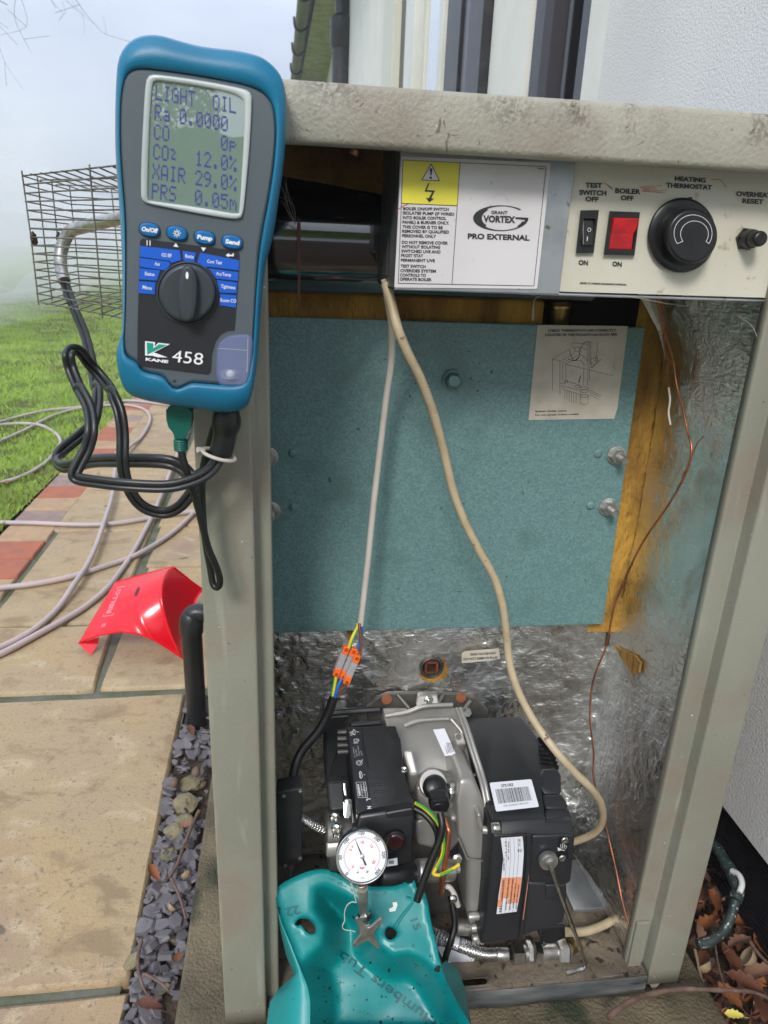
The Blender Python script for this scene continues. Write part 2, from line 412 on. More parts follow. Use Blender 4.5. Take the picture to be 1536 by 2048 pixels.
mat('trap_blue', (.045, .06, .14), .2, col2=(.06, .08, .19), nscale=40, coat=.6)
mat('sticker', (.66, .63, .64), .38, col2=(.58, .55, .555), nscale=9, spots=(.24, .21, .2), spot_scale=90, spot_t=.25)
mat('sticker_old', (.60, .55, .46), .6, col2=(.50, .45, .36), nscale=40, nlo=.35, nhi=.7, spots=(.35, .29, .2), spot_scale=30, spot_t=.3)
mat('label_white', (.72, .73, .78), .35, coat=.3)
mat('side_label', (.17, .17, .17), .5)
mat('switch_red', (.38, .0, .004), .22, coat=.3, emit=((1, .0, .006), .10), col2=(.16, .0, .002), nscale=60)
mat('lens_red', (.03, .002, .004), .25, coat=.5)
mat('cable_white', (.56, .52, .47), .45, col2=(.50, .46, .41), nscale=40)
mat('cable_cream', (.52, .42, .27), .45, col2=(.42, .33, .205), nscale=45, spots=(.16, .09, .05), spot_scale=120, spot_t=.27)
mat('cable_black', (.006, .006, .0065), .42)
mat('hose_black', (.012, .013, .014), .36, col2=(.03, .031, .032), nscale=8, bump=.05, bscale=500)
mat('core_yellow', (.75, .55, .03), .4)
mat('core_green', (.05, .35, .03), .4)
mat('core_brown', (.17, .06, .035), .4)
mat('core_blue', (.0, .14, .5), .4)
mat('orange', (.95, .15, .01), .35)
mat('clear_block', (.55, .55, .56), .1, alpha=.55, spec=.9, bump=.8, bscale=500)
mat('plug_green', (.0, .10, .075), .4, bump=.1, bscale=400)
mat('tub', (.0, .245, .24), .36, col2=(.0, .185, .19), nscale=6, spots=(.01, .05, .05), spot_scale=55, spot_t=.28, bump=.12, bscale=90)
mat('tub_mark', (.0, .10, .11), .4)
mat('white_scuff', (.7, .75, .7), .6)
mat('gauge_face', (.78, .79, .82), .4, coat=.4)
mat('string', (.55, .53, .45), .8)
mat('red_cover', (.74, .0, .012), .2, coat=.25, col2=(.66, .0, .01), nscale=5)
mat('red_dark', (.10, .01, .01), .5)
mat('red_print', (.85, .25, .27), .4)
mat('hose_pink', (.47, .375, .36), .45, col2=(.36, .33, .33), nscale=6)
mat('pvc_black', (.010, .011, .012), .38, col2=(.017, .018, .02), nscale=10)
mat('frost_pipe', (.05, .09, .08), .6, .3, col2=(.03, .04, .04), nscale=30, spots=(.55, .55, .52), spot_scale=200, spot_t=.33, bump=.3, bscale=300)
mat('pipe_white', (.7, .7, .68), .5)
mat('dirty_pipe', (.14, .14, .11), .65, .2, col2=(.07, .10, .08), nscale=30, spots=(.3, .2, .1), spot_scale=60, spot_t=.38, bump=.5, bscale=200)
def slab_x(n, l, vec, cur, noise_, ramp, mixc, b):
    oi = n.new('ShaderNodeNewGeometry')
    c = mixc(ramp(noise_(3.2, 6, 1.2).outputs['Fac'], .42, .62), cur, (.42, .295, .145))
    c = mixc(ramp(noise_(2.1, 5, .8).outputs['Fac'], .53, .72), c, (.30, .20, .14))
    mp_ = n.new('ShaderNodeMapping'); mp_.inputs['Scale'].default_value = (11, 17, 11); mp_.inputs['Rotation'].default_value = (0, 0, .35); l.new(vec, mp_.inputs['Vector'])
    a = n.new('ShaderNodeTexNoise'); a.inputs['Scale'].default_value = 1; a.inputs['Detail'].default_value = 10; a.inputs['Roughness'].default_value = .62; a.inputs['Distortion'].default_value = .5; l.new(mp_.outputs['Vector'], a.inputs['Vector'])
    c = mixc(ramp(a.outputs['Fac'], .36, .46, (1, 1, 1), (0, 0, 0)), c, (.28, .19, .10))
    c = mixc(ramp(a.outputs['Fac'], .56, .66), c, (.47, .36, .22))
    c = mixc(ramp(noise_(420, 3).outputs['Fac'], .55, .7), c, (.26, .185, .10))
    c = mixc(ramp(noise_(5, 6, 2.5).outputs['Fac'], .49, .50), c, c) if False else c
    c = mixc(ramp(noise_(9, 2, .5).outputs['Fac'], .245, .26, (1, 1, 1), (0, 0, 0)), c, (.15, .11, .07))
    c = mixc(ramp(noise_(150, 3).outputs['Fac'], .3, .4, (1, 1, 1), (0, 0, 0)), c, (.23, .18, .11))
    bp = n.new('ShaderNodeBump'); bp.inputs['Strength'].default_value = .7; bp.inputs['Distance'].default_value = .004
    l.new(a.outputs['Fac'], bp.inputs['Height'])
    bp2 = n.new('ShaderNodeBump'); bp2.inputs['Strength'].default_value = .5; bp2.inputs['Distance'].default_value = .0015
    l.new(noise_(220, 4).outputs['Fac'], bp2.inputs['Height']); l.new(bp.outputs['Normal'], bp2.inputs['Normal']); l.new(bp2.outputs['Normal'], b.inputs['Normal'])
    return c
mat('slab', (.385, .285, .165), .62, extra=slab_x)
mat('slab_pink', (.34, .25, .18), .65, extra=slab_x)
mat('brick_red', (.40, .125, .065), .8, col2=(.30, .115, .075), nscale=30, bump=.4, bscale=150)
mat('brick_buff', (.42, .28, .16), .8, col2=(.34, .22, .13), nscale=30, bump=.4, bscale=150)
mat('brick_plum', (.25, .17, .15), .8, col2=(.3, .22, .18), nscale=30, bump=.4, bscale=150)
mat('mortar', (.13, .13, .10), .9, col2=(.07, .09, .04), nscale=14, bump=.7, bscale=90, bdist=.004)
mat('concrete', (.21, .165, .10), .8, col2=(.07, .055, .03), nscale=11, nlo=.32, nhi=.66, spots=(.03, .035, .015), spot_scale=7, spot_t=.40, bump=1, bscale=260, bdist=.003, detail=9)
mat('soil', (.045, .03, .02), .95, col2=(.09, .06, .04), nscale=30, bump=1, bscale=70, bdist=.01)
mat('slate', (.10, .090, .098), .6, col2=(.155, .138, .145), nscale=25, bump=.3, bscale=150)
mat('mossy', (.23, .19, .11), .9, col2=(.15, .13, .07), nscale=30, bump=1, bscale=120, bdist=.004)
mat('twig', (.10, .058, .042), .8, col2=(.18, .11, .08), nscale=60, bump=.8, bscale=200)
mat('leaf_brown', (.16, .055, .025), .5, col2=(.085, .03, .018), nscale=35, bump=.4, bscale=150)
mat('leaf_orange', (.30, .10, .025), .5, col2=(.16, .055, .02), nscale=35, bump=.4, bscale=150)
mat('leaf_tan', (.26, .14, .09), .55, col2=(.25, .12, .07), nscale=35, bump=.4, bscale=150)
mat('leaf_yellow', (.6, .5, .08), .55)
mat('acorn', (.16, .10, .07), .6, col2=(.09, .055, .04), nscale=60, bump=.5, bscale=500)
mat('acorn_cup', (.30, .21, .12), .8, bump=.8, bscale=500)
mat('lawn', (.13, .20, .022), .95, col2=(.24, .33, .05), nscale=2.2, nlo=.35, nhi=.65, spots=(.10, .10, .03), spot_scale=3, spot_t=.38, bump=1, bscale=60, bdist=.02)
mat('blade', (.22, .36, .035), .7, col2=(.33, .46, .06), nscale=3)
mat('blade_dry', (.20, .21, .05), .8, col2=(.12, .14, .03), nscale=3)
mat('roughcast', (.72, .71, .70), .85, col2=(.66, .65, .64), nscale=3, spots=(.5, .49, .47), spot_scale=200, spot_t=.31, bump=.55, bscale=260, bdist=.002)
mat('render_smooth', (.76, .75, .71), .7, col2=(.70, .69, .64), nscale=5, spots=(.16, .13, .11), spot_scale=70, spot_t=.235, bump=.15, bscale=200)
mat('upvc_white', (.72, .72, .68), .35, col2=(.62, .63, .55), nscale=4)
mat('upvc_cream', (.60, .60, .50), .4)
mat('window_glass', (.55, .62, .75), .05, spec=.8, coat=1)  # pale blue sky reflection is put into the base colour
mat('frame_black', (.010, .010, .013), .38, col2=(.022, .022, .026), nscale=24, nlo=.45, nhi=.6, bump=.1, bscale=200)
mat('frame_gloss', (.012, .012, .016), .25)
mat('mossy_board', (.36, .38, .20), .8, col2=(.25, .27, .11), nscale=6, bump=.4, bscale=60)
mat('gutter_green', (.07, .085, .03), .6, col2=(.12, .13, .05), nscale=10)
mat('mesh_dark', (.035, .03, .04), .6, bump=1, bscale=600, bdist=.002)
mat('bark', (.10, .085, .07), .9)
mat('copper_scrap', (.75, .3, .18), .4, .5)
mat('fluff', (.35, .28, .24), .9)

# =================================================================== SETTING
mb = MB(); mb.add([(-60, -4, -.09), (14, -4, -.09), (14, 70, -.09), (-60, 70, -.09)], [(0, 1, 2, 3)], 'soil')
mb.build('ground', kind='structure')
# lawn, gently uneven
mb = MB(); V = []; F = []; nx, ny = 50, 60
for j in range(ny + 1):
    for i in range(nx + 1):
        x = -.915 - 59 * (i / nx) ** 2; y = -3 + 72 * (j / ny) ** 1.8
        V.append((x, y, -.055 + .012 * noise.noise(Vector((x * 1.3, y * 1.3, 0))) * min(1, i / 3)))
for j in range(ny):
    for i in range(nx):
        a = j * (nx + 1) + i; F.append((a, a + nx + 1, a + nx + 2, a + 1))
mb.add(V, F, 'lawn', True)
mb.build('lawn', kind='structure')
gv, gf, gm = [], [], []
for k in range(95000):
    y = .5 + 13 * random.random() ** 1.9; x = -.91 - (.15 + .75 * y) * random.random()
    if y > 4 and x > -.22 * (y + .56) : continue
    h = random.uniform(.014, .036) * (1 if y > 1.2 else .9); a = random.uniform(0, math.tau); w = random.uniform(.0010, .0024) * (1 + y * .22); l_ = random.uniform(0, h * .9)
    cx, sx = math.cos(a), math.sin(a); t = random.uniform(0, math.tau); z = -.058; b = len(gv)
    gv += [(x - cx * w, y - sx * w, z), (x + cx * w, y + sx * w, z), (x + cx * w * .6 + math.cos(t) * l_ * .4, y + sx * w * .6 + math.sin(t) * l_ * .4, z + h * .6), (x + math.cos(t) * l_, y + math.sin(t) * l_, z + h)]
    gf += [(b, b + 1, b + 2), (b, b + 2, b + 3)]; dry = noise.noise(Vector((x * 1.1, y * 1.1, 3))) > .12 or (x > -1.05 and random.random() < .5)
    gm += ['blade_dry' if dry and random.random() < .7 else 'blade'] * 2
mb = MB(); mb.v = gv; mb.f = [list(f) for f in gf]; mb.mats = ['blade', 'blade_dry']; mb.m = [mb.mats.index(x) for x in gm]; mb.sm = [False] * len(gf)
mb.build('grass', label='bright green short lawn grass beyond the brick edging', cat='grass', kind='stuff')
# mortar bed under paving
mb = MB(); mb.add([(-.90, -2.5, -.0585), (-.215, -2.5, -.0585), (-.215, .716, -.0585), (-.12, .716, -.0585), (-.12, 14, -.0585), (-.90, 14, -.0585)], [(0, 1, 2, 3, 4, 5)], 'mortar')
mb.add([(-.2149, -2.5, -.066), (-.130, -2.5, -.066), (-.130, .7155, -.066), (-.2149, .7155, -.066)], [(0, 1, 2, 3)], 'soil')
mb.build('paving_bed', kind='structure')
def slab(mb, pts, mat_, z=-.05, bev=.006):
    # riven flagstone: uneven outline, uneven top
    out = []
    for i in range(len(pts)):
        a, b = Vector(pts[i]), Vector(pts[(i + 1) % len(pts)]); n = max(2, int((b - a).length / .03))
        for k in range(n):
            p = a.lerp(b, k / n); o = .0022 * noise.noise(Vector((p.x * 22, p.y * 22, 5))); out.append(Vector((p.x + o, p.y + o, 0)))
    c = sum(out, Vector()) / len(out)
    def ins(p, d): return p + (c - p).normalized() * d
    def hz(p): return z + .003 * noise.noise(Vector((p.x * 6, p.y * 6, 1)))
    l0 = [Vector((p.x, p.y, z - .03)) for p in out]; l1 = [Vector((p.x, p.y, z - bev * .7)) for p in out]
    l2 = [Vector((ins(p, bev).x, ins(p, bev).y, z)) for p in out]
    mb.loft([l0, l1, l2], mat_, True, True, True)
mb = MB(); g = .007
slab(mb, [(-1.2 + .49 + .0, .098), (-.207, .100), (-.221, .716), (-.71, .706)], 'slab')
slab(mb, [(-.90, .09), (-.72, .09), (-.72, .706), (-.90, .706)], 'slab')
slab(mb, [(-.90, -.55), (-.52, -.52), (-.52, .078), (-.90, .078)], 'slab_pink')
slab(mb, [(-.508, -.56), (-.196, -.56), (-.203, .086), (-.508, .080)], 'slab_pink')
slab(mb, [(-.90, -1.3), (-.2, -1.3), (-.2, -.575), (-.90, -.575)], 'slab')
rows = [.730, 1.018, 1.620, 2.23, 2.83, 3.43, 4.03, 4.63, 5.5, 6.4, 7.4]
for i in range(len(rows) - 1):
    y0, y1 = rows[i] + g, rows[i + 1] - g; xl = -.718 if i < 2 else -.735 - .016 * i; xr = -.400 - .022 * i
    slab(mb, [(xl, y0), (xr - g, y0), (xr - .02 - g, y1), (xl - .01, y1)], 'slab' if i % 3 != 1 else ('slab' if i != 1 else 'slab'))
rr = [.735, 1.345, 1.66, 2.27, 2.9, 3.5, 4.2, 5, 6, 7.4]
for i in range(len(rr) - 1):
    y0, y1 = rr[i] + g, rr[i + 1] - g; xl = -.395 - .02 * i
    slab(mb, [(xl + .0, y0), (-.16, y0), (-.16, y1), (xl - .01, y1)], 'slab')
    slab(mb, [(-.145, y0 + .2), (.30, y0 + .2), (.30, y1 + .2), (-.145, y1 + .2)], 'slab') if i > 0 else None
mb.build('stone_paving', kind='structure')
mb = MB(); y = .35; k = 0
cols = ['brick_buff', 'brick_red', 'brick_plum', 'brick_buff', 'brick_red', 'brick_red', 'brick_buff', 'brick_red', 'brick_red', 'brick_buff', 'brick_plum']
while y < 8:
    x1 = -.728 - .018 * (y - .7); L = .133
    c = cols[k % len(cols)]
    slab(mb, [(x1 - .15, y), (x1 - .002, y), (x1 - .004, y + L - .008), (x1 - .152, y + L - .008)], c, -.049, .004)
    y += L; k += 1
mb.build('brick_edging', kind='structure')
# concrete plinth under the boiler
mb = MB(); mb.box(-.137, .505, -.42, .62, -.09, -.020, 'concrete', .004)
mb.build('concrete_plinth', kind='structure')

# slate chippings
mb = MB()
def chip(cx, cy, cz, s, mat_):
    n = random.randint(5, 7); a0 = random.uniform(0, 6.28); el_ = random.uniform(.55, 1); th = s * random.uniform(.16, .42)
    rot = Matrix.Rotation(random.uniform(0, 6.28), 3, 'Z') @ Matrix.Rotation(random.gauss(0, .38), 3, 'X') @ Matrix.Rotation(random.gauss(0, .38), 3, 'Y')
    top = []; bot = []
    for i in range(n):
        a = a0 + 6.283 * i / n + random.uniform(-.3, .3); r = s * random.uniform(.7, 1.1)
        top.append(Vector((math.cos(a) * r * .86, math.sin(a) * r * el_ * .86, th))); bot.append(Vector((math.cos(a) * r, math.sin(a) * r * el_, -th * .3)))
    P = [rot @ p + Vector((cx, cy, cz)) for p in bot + top]
    mb.poly(P, [list(range(n))[::-1], list(range(n, 2 * n))] + [(i, (i + 1) % n, n + (i + 1) % n, n + i) for i in range(n)], mat_, s * .05, 1, smooth=False)
for k in range(820):
    y = random.uniform(-.35, .66); w0, w1 = -.203 - .02 * max(0, y), -.142
    if y > .36 and random.random() < .6: continue
    chip(random.uniform(w0, w1), y, -.062 + random.random() * .018, random.choice((random.uniform(.004, .009), random.uniform(.008, .015), random.uniform(.012, .019))), 'slate' if random.random() > .03 else 'mossy')
mb.build('slate_chippings', label='grey purple slate chippings in the gap beside the plinth', cat='slate chippings', kind='stuff')
mb = MB()
for (x, y, s) in ((-.178, .40, .022), (-.172, .45, .020), (-.186, .345, .016), (-.190, .30, .014), (-.196, .235, .012), (-.176, .36, .016)):
    bm = bmesh.new(); bmesh.ops.create_icosphere(bm, subdivisions=3, radius=s)
    for v in bm.verts: v.co *= 1 + .35 * noise.noise(v.co * 70 + Vector((x * 90, y * 90, 0))); v.co.z *= .6; v.co += Vector((x, y, -.052))
    mb.addbm(bm, 'mossy', False)
mb.build('mortar_lumps', label='pale mossy mortar crumbs among the slate near the black pipe', cat='mortar', kind='stuff')

# fallen leaves
def oak_leaf_mesh(name, mt):
    half = [(0, 0), (.05, .10), (.16, .18), (.10, .26), (.26, .38), (.15, .46), (.30, .60), (.18, .68), (.24, .82), (.10, .88), (0, 1)]
    mb = MB(); n = 14; prof = []
    for i in range(n + 1):
        t = i / n; w = 0
        for a, b in zip(half, half[1:]):
            if a[1] <= t <= b[1]: w = a[0] + (b[0] - a[0]) * (t - a[1]) / (b[1] - a[1]); break
        prof.append((w, t))
    curl = random.uniform(.4, 1.3); V = []
    for w, t in prof:
        for s_ in (-1, -.5, 0, .5, 1):
            V.append((w * s_, t - .5, .05 + curl * w * w * s_ * s_ * 2 + .16 * math.sin(t * 3 + curl * 2) + .02 * math.sin(t * 30 + s_ * 5)))
    F = [(j * 5 + i, j * 5 + i + 1, j * 5 + i + 6, j * 5 + i + 5) for j in range(n) for i in range(4)]
    mb.add(V, F, mt, True); mb.tube([(0, -.5, .1), (0, -.62, .12), (.02, -.75, .16)], .012, mt, 6, 3)
    return mb.build(name)
LEAFMATS = ['leaf_brown', 'leaf_orange', 'leaf_tan', 'leaf_yellow']
protos = []
for mt in LEAFMATS:
    o = oak_leaf_mesh('oak_leaf', mt); o.scale = (.05, .05, .05); protos.append([o, False])
def leaf(u, v, z, size, k, rz, label, rx=0, ry=0, grp='fallen oak leaves', fixed=None):
    p = fixed or Z(u, v, z); pr = protos[k]
    if not pr[1]: o = pr[0]; pr[1] = True
    else: o = pr[0].copy(); SC.collection.objects.link(o)
    o.location = p; o.rotation_euler = (rx, ry, rz); o.scale = (size,) * 3
    tag(o, label, 'leaf', grp)
LV = [((1420, 1735), .055, 2, .5, 'pale tan curled oak leaf beside the steel elbow of the outside pipe', .5),
      ((1470, 1700), .05, 0, 1.9, 'brown oak leaf standing against the dark vent mesh', .9),
      ((1430, 1800), .05, 1, -.4, 'orange oak leaf lying under the frosted pipe bend', .2),
      ((1500, 1850), .085, 1, 1.1, 'large orange brown oak leaf right of the frosted pipe', .2),
      ((1460, 1925), .060, 0, .1, 'long folded brown leaf lying below the frosted pipe', .6),
      ((1400, 1870), .045, 2, 2.7, 'narrow tan leaf lying just below the frosted pipe end', .4),
      ((1390, 1955), .055, 0, .9, 'dark red brown leaf beside the foot of the right post', .1),
      ((1460, 1990), .045, 1, .3, 'small orange oak leaf below the long twig', .2),
      ((1468, 2030), .026, 3, 1.2, 'little yellow leaf at the bottom right', .1),
      ((1520, 1945), .055, 2, 1.4, 'pinkish tan oak leaf at the right edge above the twig', .1),
      ((1425, 2035), .05, 0, 2.2, 'brown leaf in the bottom right corner left of the yellow leaf', .1),
      ((1520, 2020), .05, 0, -.5, 'dark brown leaf in the extreme bottom right corner', .1),
      ((1395, 1790), .05, 0, -1.2, 'dark brown leaf tucked behind the right post halfway down', .3),
      ((1405, 1920), .04, 0, -.8, 'small dark leaf between post foot and frosted pipe', .3),
      ((1500, 1775), .05, 0, 2.5, 'dark brown leaf lying at the base of the vent mesh', .3)]
LV += [((1510, 1815), .06, 1, 2.9, 'curled orange leaf standing at the right edge beside the elbow', .6), ((1445, 1760), .055, 0, 3.6, 'dark curled leaf inside the bend of the frosted pipe', .4), ((1490, 1970), .06, 0, 4.1, 'broad dark brown leaf just under the long twig', .15),
       ((1535, 1900), .06, 1, .2, 'orange leaf cut off by the right edge of the picture', .3), ((1415, 1845), .05, 1, 2.0, 'rust coloured leaf half under the frosted pipe end', .3), ((1480, 1885), .05, 2, 5.0, 'tan leaf in the middle of the leaf pile', .3)]
for i, (p, s, k, rz, lb, rx) in enumerate(LV): leaf(p[0], p[1], -.05 + .012 * (i % 3), s * .82, k, rz, lb, rx, random.uniform(-.5, .5))
leaf(5 + 5, 965, -.035, .05, 1, .8, 'lone orange leaf on the lawn beside the pale hose', .2, grp='leaves on the lawn and chippings')
leaf(375, 1650, -.035, .028, 2, 2.0, 'curled tan leaf among the slates touching the forked twig', .5, grp='leaves on the lawn and chippings')
leaf(308, 1745, -.035, .030, 1, .9, 'thin orange leaf sliver at the paving edge', 1.0, grp='leaves on the lawn and chippings')
leaf(356, 1915, -.035, .022, 1, 2.8, 'crumpled red brown leaf on the slates near the plinth', .6, grp='leaves on the lawn and chippings')
leaf(297, 2012, -.03, .032, 0, 1.5, 'dark curled leaf at the bottom end of the slates', .7, grp='leaves on the lawn and chippings')
leaf(382, 1462, -.035, .03, 0, .4, 'dead leaf at the foot of the black upright pipe', .4, grp='leaves on the lawn and chippings')
# leaf litter under the counted leaves
mb = MB()
for k in range(1500):
    x, y = random.uniform(.40, .74), random.uniform(-.30, .62)
    if x < .505 and y < .62 and y > -.42: continue
    s = random.uniform(.005, .017); a = random.uniform(0, 6.28); n = 6; tilt = Matrix.Rotation(random.gauss(0, .5), 3, 'X') @ Matrix.Rotation(random.gauss(0, .5), 3, 'Y')
    V = [tilt @ Vector((math.cos(a + 6.28 * i / n) * s * random.uniform(.5, 1.2), math.sin(a + 6.28 * i / n) * s * .6, random.uniform(-.002, .003))) + Vector((x, y, -.082 + random.random() * .028)) for i in range(n)]
    mb.add(V, [list(range(n))], random.choice(['leaf_brown', 'leaf_brown', 'twig', 'soil', 'leaf_tan', 'leaf_orange']))
mb.build('leaf_litter', label='dark broken leaf litter between the boiler and the house wall', cat='leaf litter', kind='stuff')
def twig(pts, r, label, z=None, mt='twig', branches=()):
    mb = MB(); P = [Z(u, v, zz) for u, v, zz in pts]; mb.tube(P, lambda t: r * (1.15 - .55 * t) * (1 + .15 * math.sin(t * 40)), mt, 8, 5)
    for br in branches: mb.tube([Z(*b) for b in br], lambda t: r * .6 * (1 - .5 * t), mt, 6, 4)
    return mb.build('twig', label=label, cat='twig', group='fallen twigs')
twig([(1215, 2035, .006), (1262, 2002, .006), (1300, 1988, -.004), (1360, 1978, .0), (1440, 1980, .0), (1500, 1983, -.01), (1536, 1995, -.02)], .0034, 'long reddish twig lying across the front of the right post foot')
twig([(398, 1622, -.028), (378, 1665, -.028), (352, 1735, -.026), (340, 1750, -.026), (358, 1790, -.026), (372, 1838, -.026)], .0026, 'forked brown twig lying across the slate chippings', branches=[[(352, 1735, -.026), (338, 1755, -.022), (328, 1760, -.02)], [(366, 1690, -.026), (378, 1700, -.022)]])
twig([(282, 1880, -.028), (276, 1920, -.028), (280, 1955, -.028), (292, 1985, -.028), (306, 1998, -.028)], .0021, 'thin lichen covered twig standing along the lower slates')
twig([(290, 1948, -.028), (312, 1960, -.026), (332, 1975, -.026), (338, 1985, -.026)], .0018, 'short twig crossing the lowest slates')
twig([(1390, 1900, -.03), (1405, 1965, -.03), (1425, 2010, -.03), (1440, 2048, -.03)], .0018, 'thin straw coloured twig running to the bottom edge', mt='acorn_cup')
twig([(1495, 1875, -.03), (1515, 1905, -.03), (1540, 1930, -.03)], .0026, 'short grey twig at the right edge among the leaves')
twig([(1430, 1890, -.03), (1437, 1930, -.03), (1450, 1975, -.03)], .0015, 'thin upright stem below the frosted pipe')
def acorn(u, v, z, label, cup=False, s=.008, rot=(0, 0, 0)):
    mb = MB(); p = Z(u, v, z)
    ax = Vector((math.sin(rot[0]), math.cos(rot[0]) * .8, .5))
    if cup: mb.lathe(p, ax, [(0, .001), (s * .2, s * .7), (s * .8, s * 1.02), (s, s), (s * .95, s * .82), (s * .35, s * .5), (s * .3, .0005)], 'acorn_cup', 18)
    else: mb.lathe(p, ax, [(0, .001), (s * .25, s * .6), (s * .9, s * .9), (s * 1.7, s * .75), (s * 2.15, s * .3), (s * 2.3, .0005)], 'acorn', 16)
    mb.build('acorn_cup' if cup else 'acorn', label=label, cat='acorn cup' if cup else 'acorn', group='acorns and cups', origin=p)
acorn(344, 1575, -.035, 'dark acorn beside the paving slab edge', rot=(.3,))
acorn(390, 1555, -.03, 'shrivelled acorn leaning on the plinth edge', s=.0085, rot=(.1,))
acorn(376, 1755, -.03, 'hollow acorn cup beside the forked twig', True, .0075, (-.6,))
acorn(1508, 1925, -.035, 'round acorn cup lying among the leaves on the right', True, .012, (-.9,))
acorn(1415, 1945, -.035, 'acorn cup near the foot of the right post', True, .010, (-.3,))
acorn(338, 1820, -.03, 'pale round acorn cup in the middle of the slates', True, .0065, (.9,))

# =================================================================== HOUSE
house = thing('house', 'white rendered house with black frames, gutter and downpipe behind the boiler', 'house', (.6, 3, 0))
HX = .60
def yy(u, v=150, x=HX): return X(u, v, x).y
def wall_grid(mb, y0, y1, z0, z1, mt, x=HX, th=.25):
    mb.box(x, x + th, y0, y1, z0, z1, mt)
mb = MB(); wall_grid(mb, -1.6, yy(1195, 200), .10, 3.45, 'roughcast'); mb.build('roughcast_wall', house)
mb = MB(); e0 = yy(1195, 200); e1 = yy(1160, 200)
mb.box(HX + .0, HX + .25, e0, e1, .10, 3.45, 'render_smooth')
mb.box(HX, HX + .25, yy(1045, 180), yy(975, 180), .10, 3.45, 'render_smooth')
mb.box(HX, HX + .25, yy(768, 150), yy(655, 90), .10, 3.45, 'render_smooth')
mb.build('smooth_wall', house)
mb = MB(); d0, d1 = yy(1160, 200), yy(1034, 180)
seg = [(1160, 1139, .004, 'frame_gloss'), (1139, 1128, -.012, 'frame_black'), (1128, 1120, .012, 'frame_gloss'), (1120, 1106, -.01, 'frame_black'), (1106, 1088, .03, 'mesh_dark'), (1088, 1059, .016, 'frame_black'), (1059, 1036, -.008, 'frame_gloss')]
for ua, ub, dx, mt in seg:
    mb.box(HX + .01 - dx, HX + .2, yy(ua, 200) + .001, yy(ub, 200) - .001, .10, 3.44, mt, .002)
mb.build('door_frame', house)
mb = MB()
for ua, ub, dx, mt in [(974, 946, .03, 'frame_black'), (946, 912, -.01, 'frame_gloss'), (912, 886, .0, 'frame_black')]:
    mb.box(HX + .0 - dx, HX + .2, yy(ua, 180) + .002, yy(ub, 180) - .002, .10, 3.44, mt, .002)
mb.build('black_jamb', house)
mb = MB(); gl = MB()
for ua, ub, dx, mt in [(885, 877, .01, 'upvc_white'), (877, 872, -.03, 'frame_black'), (838, 833, -.02, 'upvc_cream'), (833, 828, -.04, 'frame_black'), (828, 812, .01, 'upvc_white'), (796, 788, -.03, 'frame_black'), (788, 768, .015, 'upvc_cream')]:
    mb.box(HX + .0 - dx, HX + .2, yy(ua, 150) + .002, yy(ub, 150) - .002, .10, 3.44, mt, .002)
wf = mb.build('window_frame', house)
for ua, ub in [(872, 838), (812, 796)]:
    gl.box(HX + .03, HX + .06, yy(ua, 150), yy(ub, 150), .4, 3.4, 'window_glass')
gl.build('pane', wf)
# eaves: gutter with brackets, soffit board
a0, a1 = Z(614, -60, 3.5), Z(588, 175, 3.5); s0, s1 = Z(642, -60, 3.52), Z(598, 175, 3.52)
mb = MB(); dd = (a1 - a0)
mb.tube([a0 - dd * .6, a0, a1, a1 + dd * .4], .075, 'gutter_green', 12, 1)
for k in range(7):
    p = a0 + dd * (-.1 + k * .21); mb.tube([p + Vector((-.09, 0, .06)), p + Vector((-.075, 0, -.055)), p + Vector((.0, 0, -.095)), p + Vector((.09, 0, -.04))], .016, 'frame_gloss', 6, 3)
mb.build('gutter', house)
w0, w1 = X(700, -60, HX), X(640, 178, HX); zz = s0.z
mb = MB()
mb.prism([s0 - (s1 - s0) * .6, s0 + (w0 - s0) + Vector((.02, -6, 0)), Vector((HX + .02, w1.y + 2, zz)), s1 + (s1 - s0) * .4], (0, 0, .03), 'mossy_board')
mb.build('soffit_board', house)
mb = MB(); p0, p1 = X(688, -40, .53), X(682, 175, .53); b_ = X(684, 75, .53)
xx, yd = .53, b_.y
mb.cyl((xx, yd, b_.z), (xx, yd, 3.52), .075, 'frame_gloss', 18); mb.cyl((xx, yd, .0), (xx, yd, b_.z), .10, 'frame_black', 18)
mb.lathe((xx, yd, b_.z - .10), (0, 0, 1), [(0, .11), (.02, .125), (.26, .125), (.28, .09), (.3, .08)], 'frame_gloss', 18)
mb.box(xx - .005, HX, yd - .06, yd + .06, b_.z - .5, b_.z - .44, 'frame_gloss')
mb.build('downpipe', house)
mb = MB(); mb.box(HX + .035, HX + .06, -1.6, 3, -.08, .10, 'mesh_dark')
for k in range(150): yk = -.35 + k * .006; mb.box(HX + .030, HX + .036, yk, yk + .0018, -.06, .10, 'frame_gloss')
for k in range(22): zk = -.058 + k * .007; mb.box(HX + .0275, HX + .0335, -.35, .55, zk, zk + .0016, 'frame_gloss')
mb.build('vent_mesh', house)
mb = MB(); mb.poly([(HX - .09, -1.6, 3.55), (HX + 4, -1.6, 5.0), (HX + 4, w1.y + 2, 5.0), (s1.x - .1, w1.y + 2, 3.55), (s0.x - .1, s0.y, 3.55)], [(0, 1, 2, 3, 4)], 'frame_black'); mb.build('roof', house)

# =================================================================== BOILER
boiler = thing('oil_boiler', 'grey green oil boiler casing with its door off, showing teal panel, foil lining and controls', 'boiler', (.19, .25, 0))
OX0, OX1 = -.0765, .460
LZ0, LZ1 = .883, .921
DEP = .56
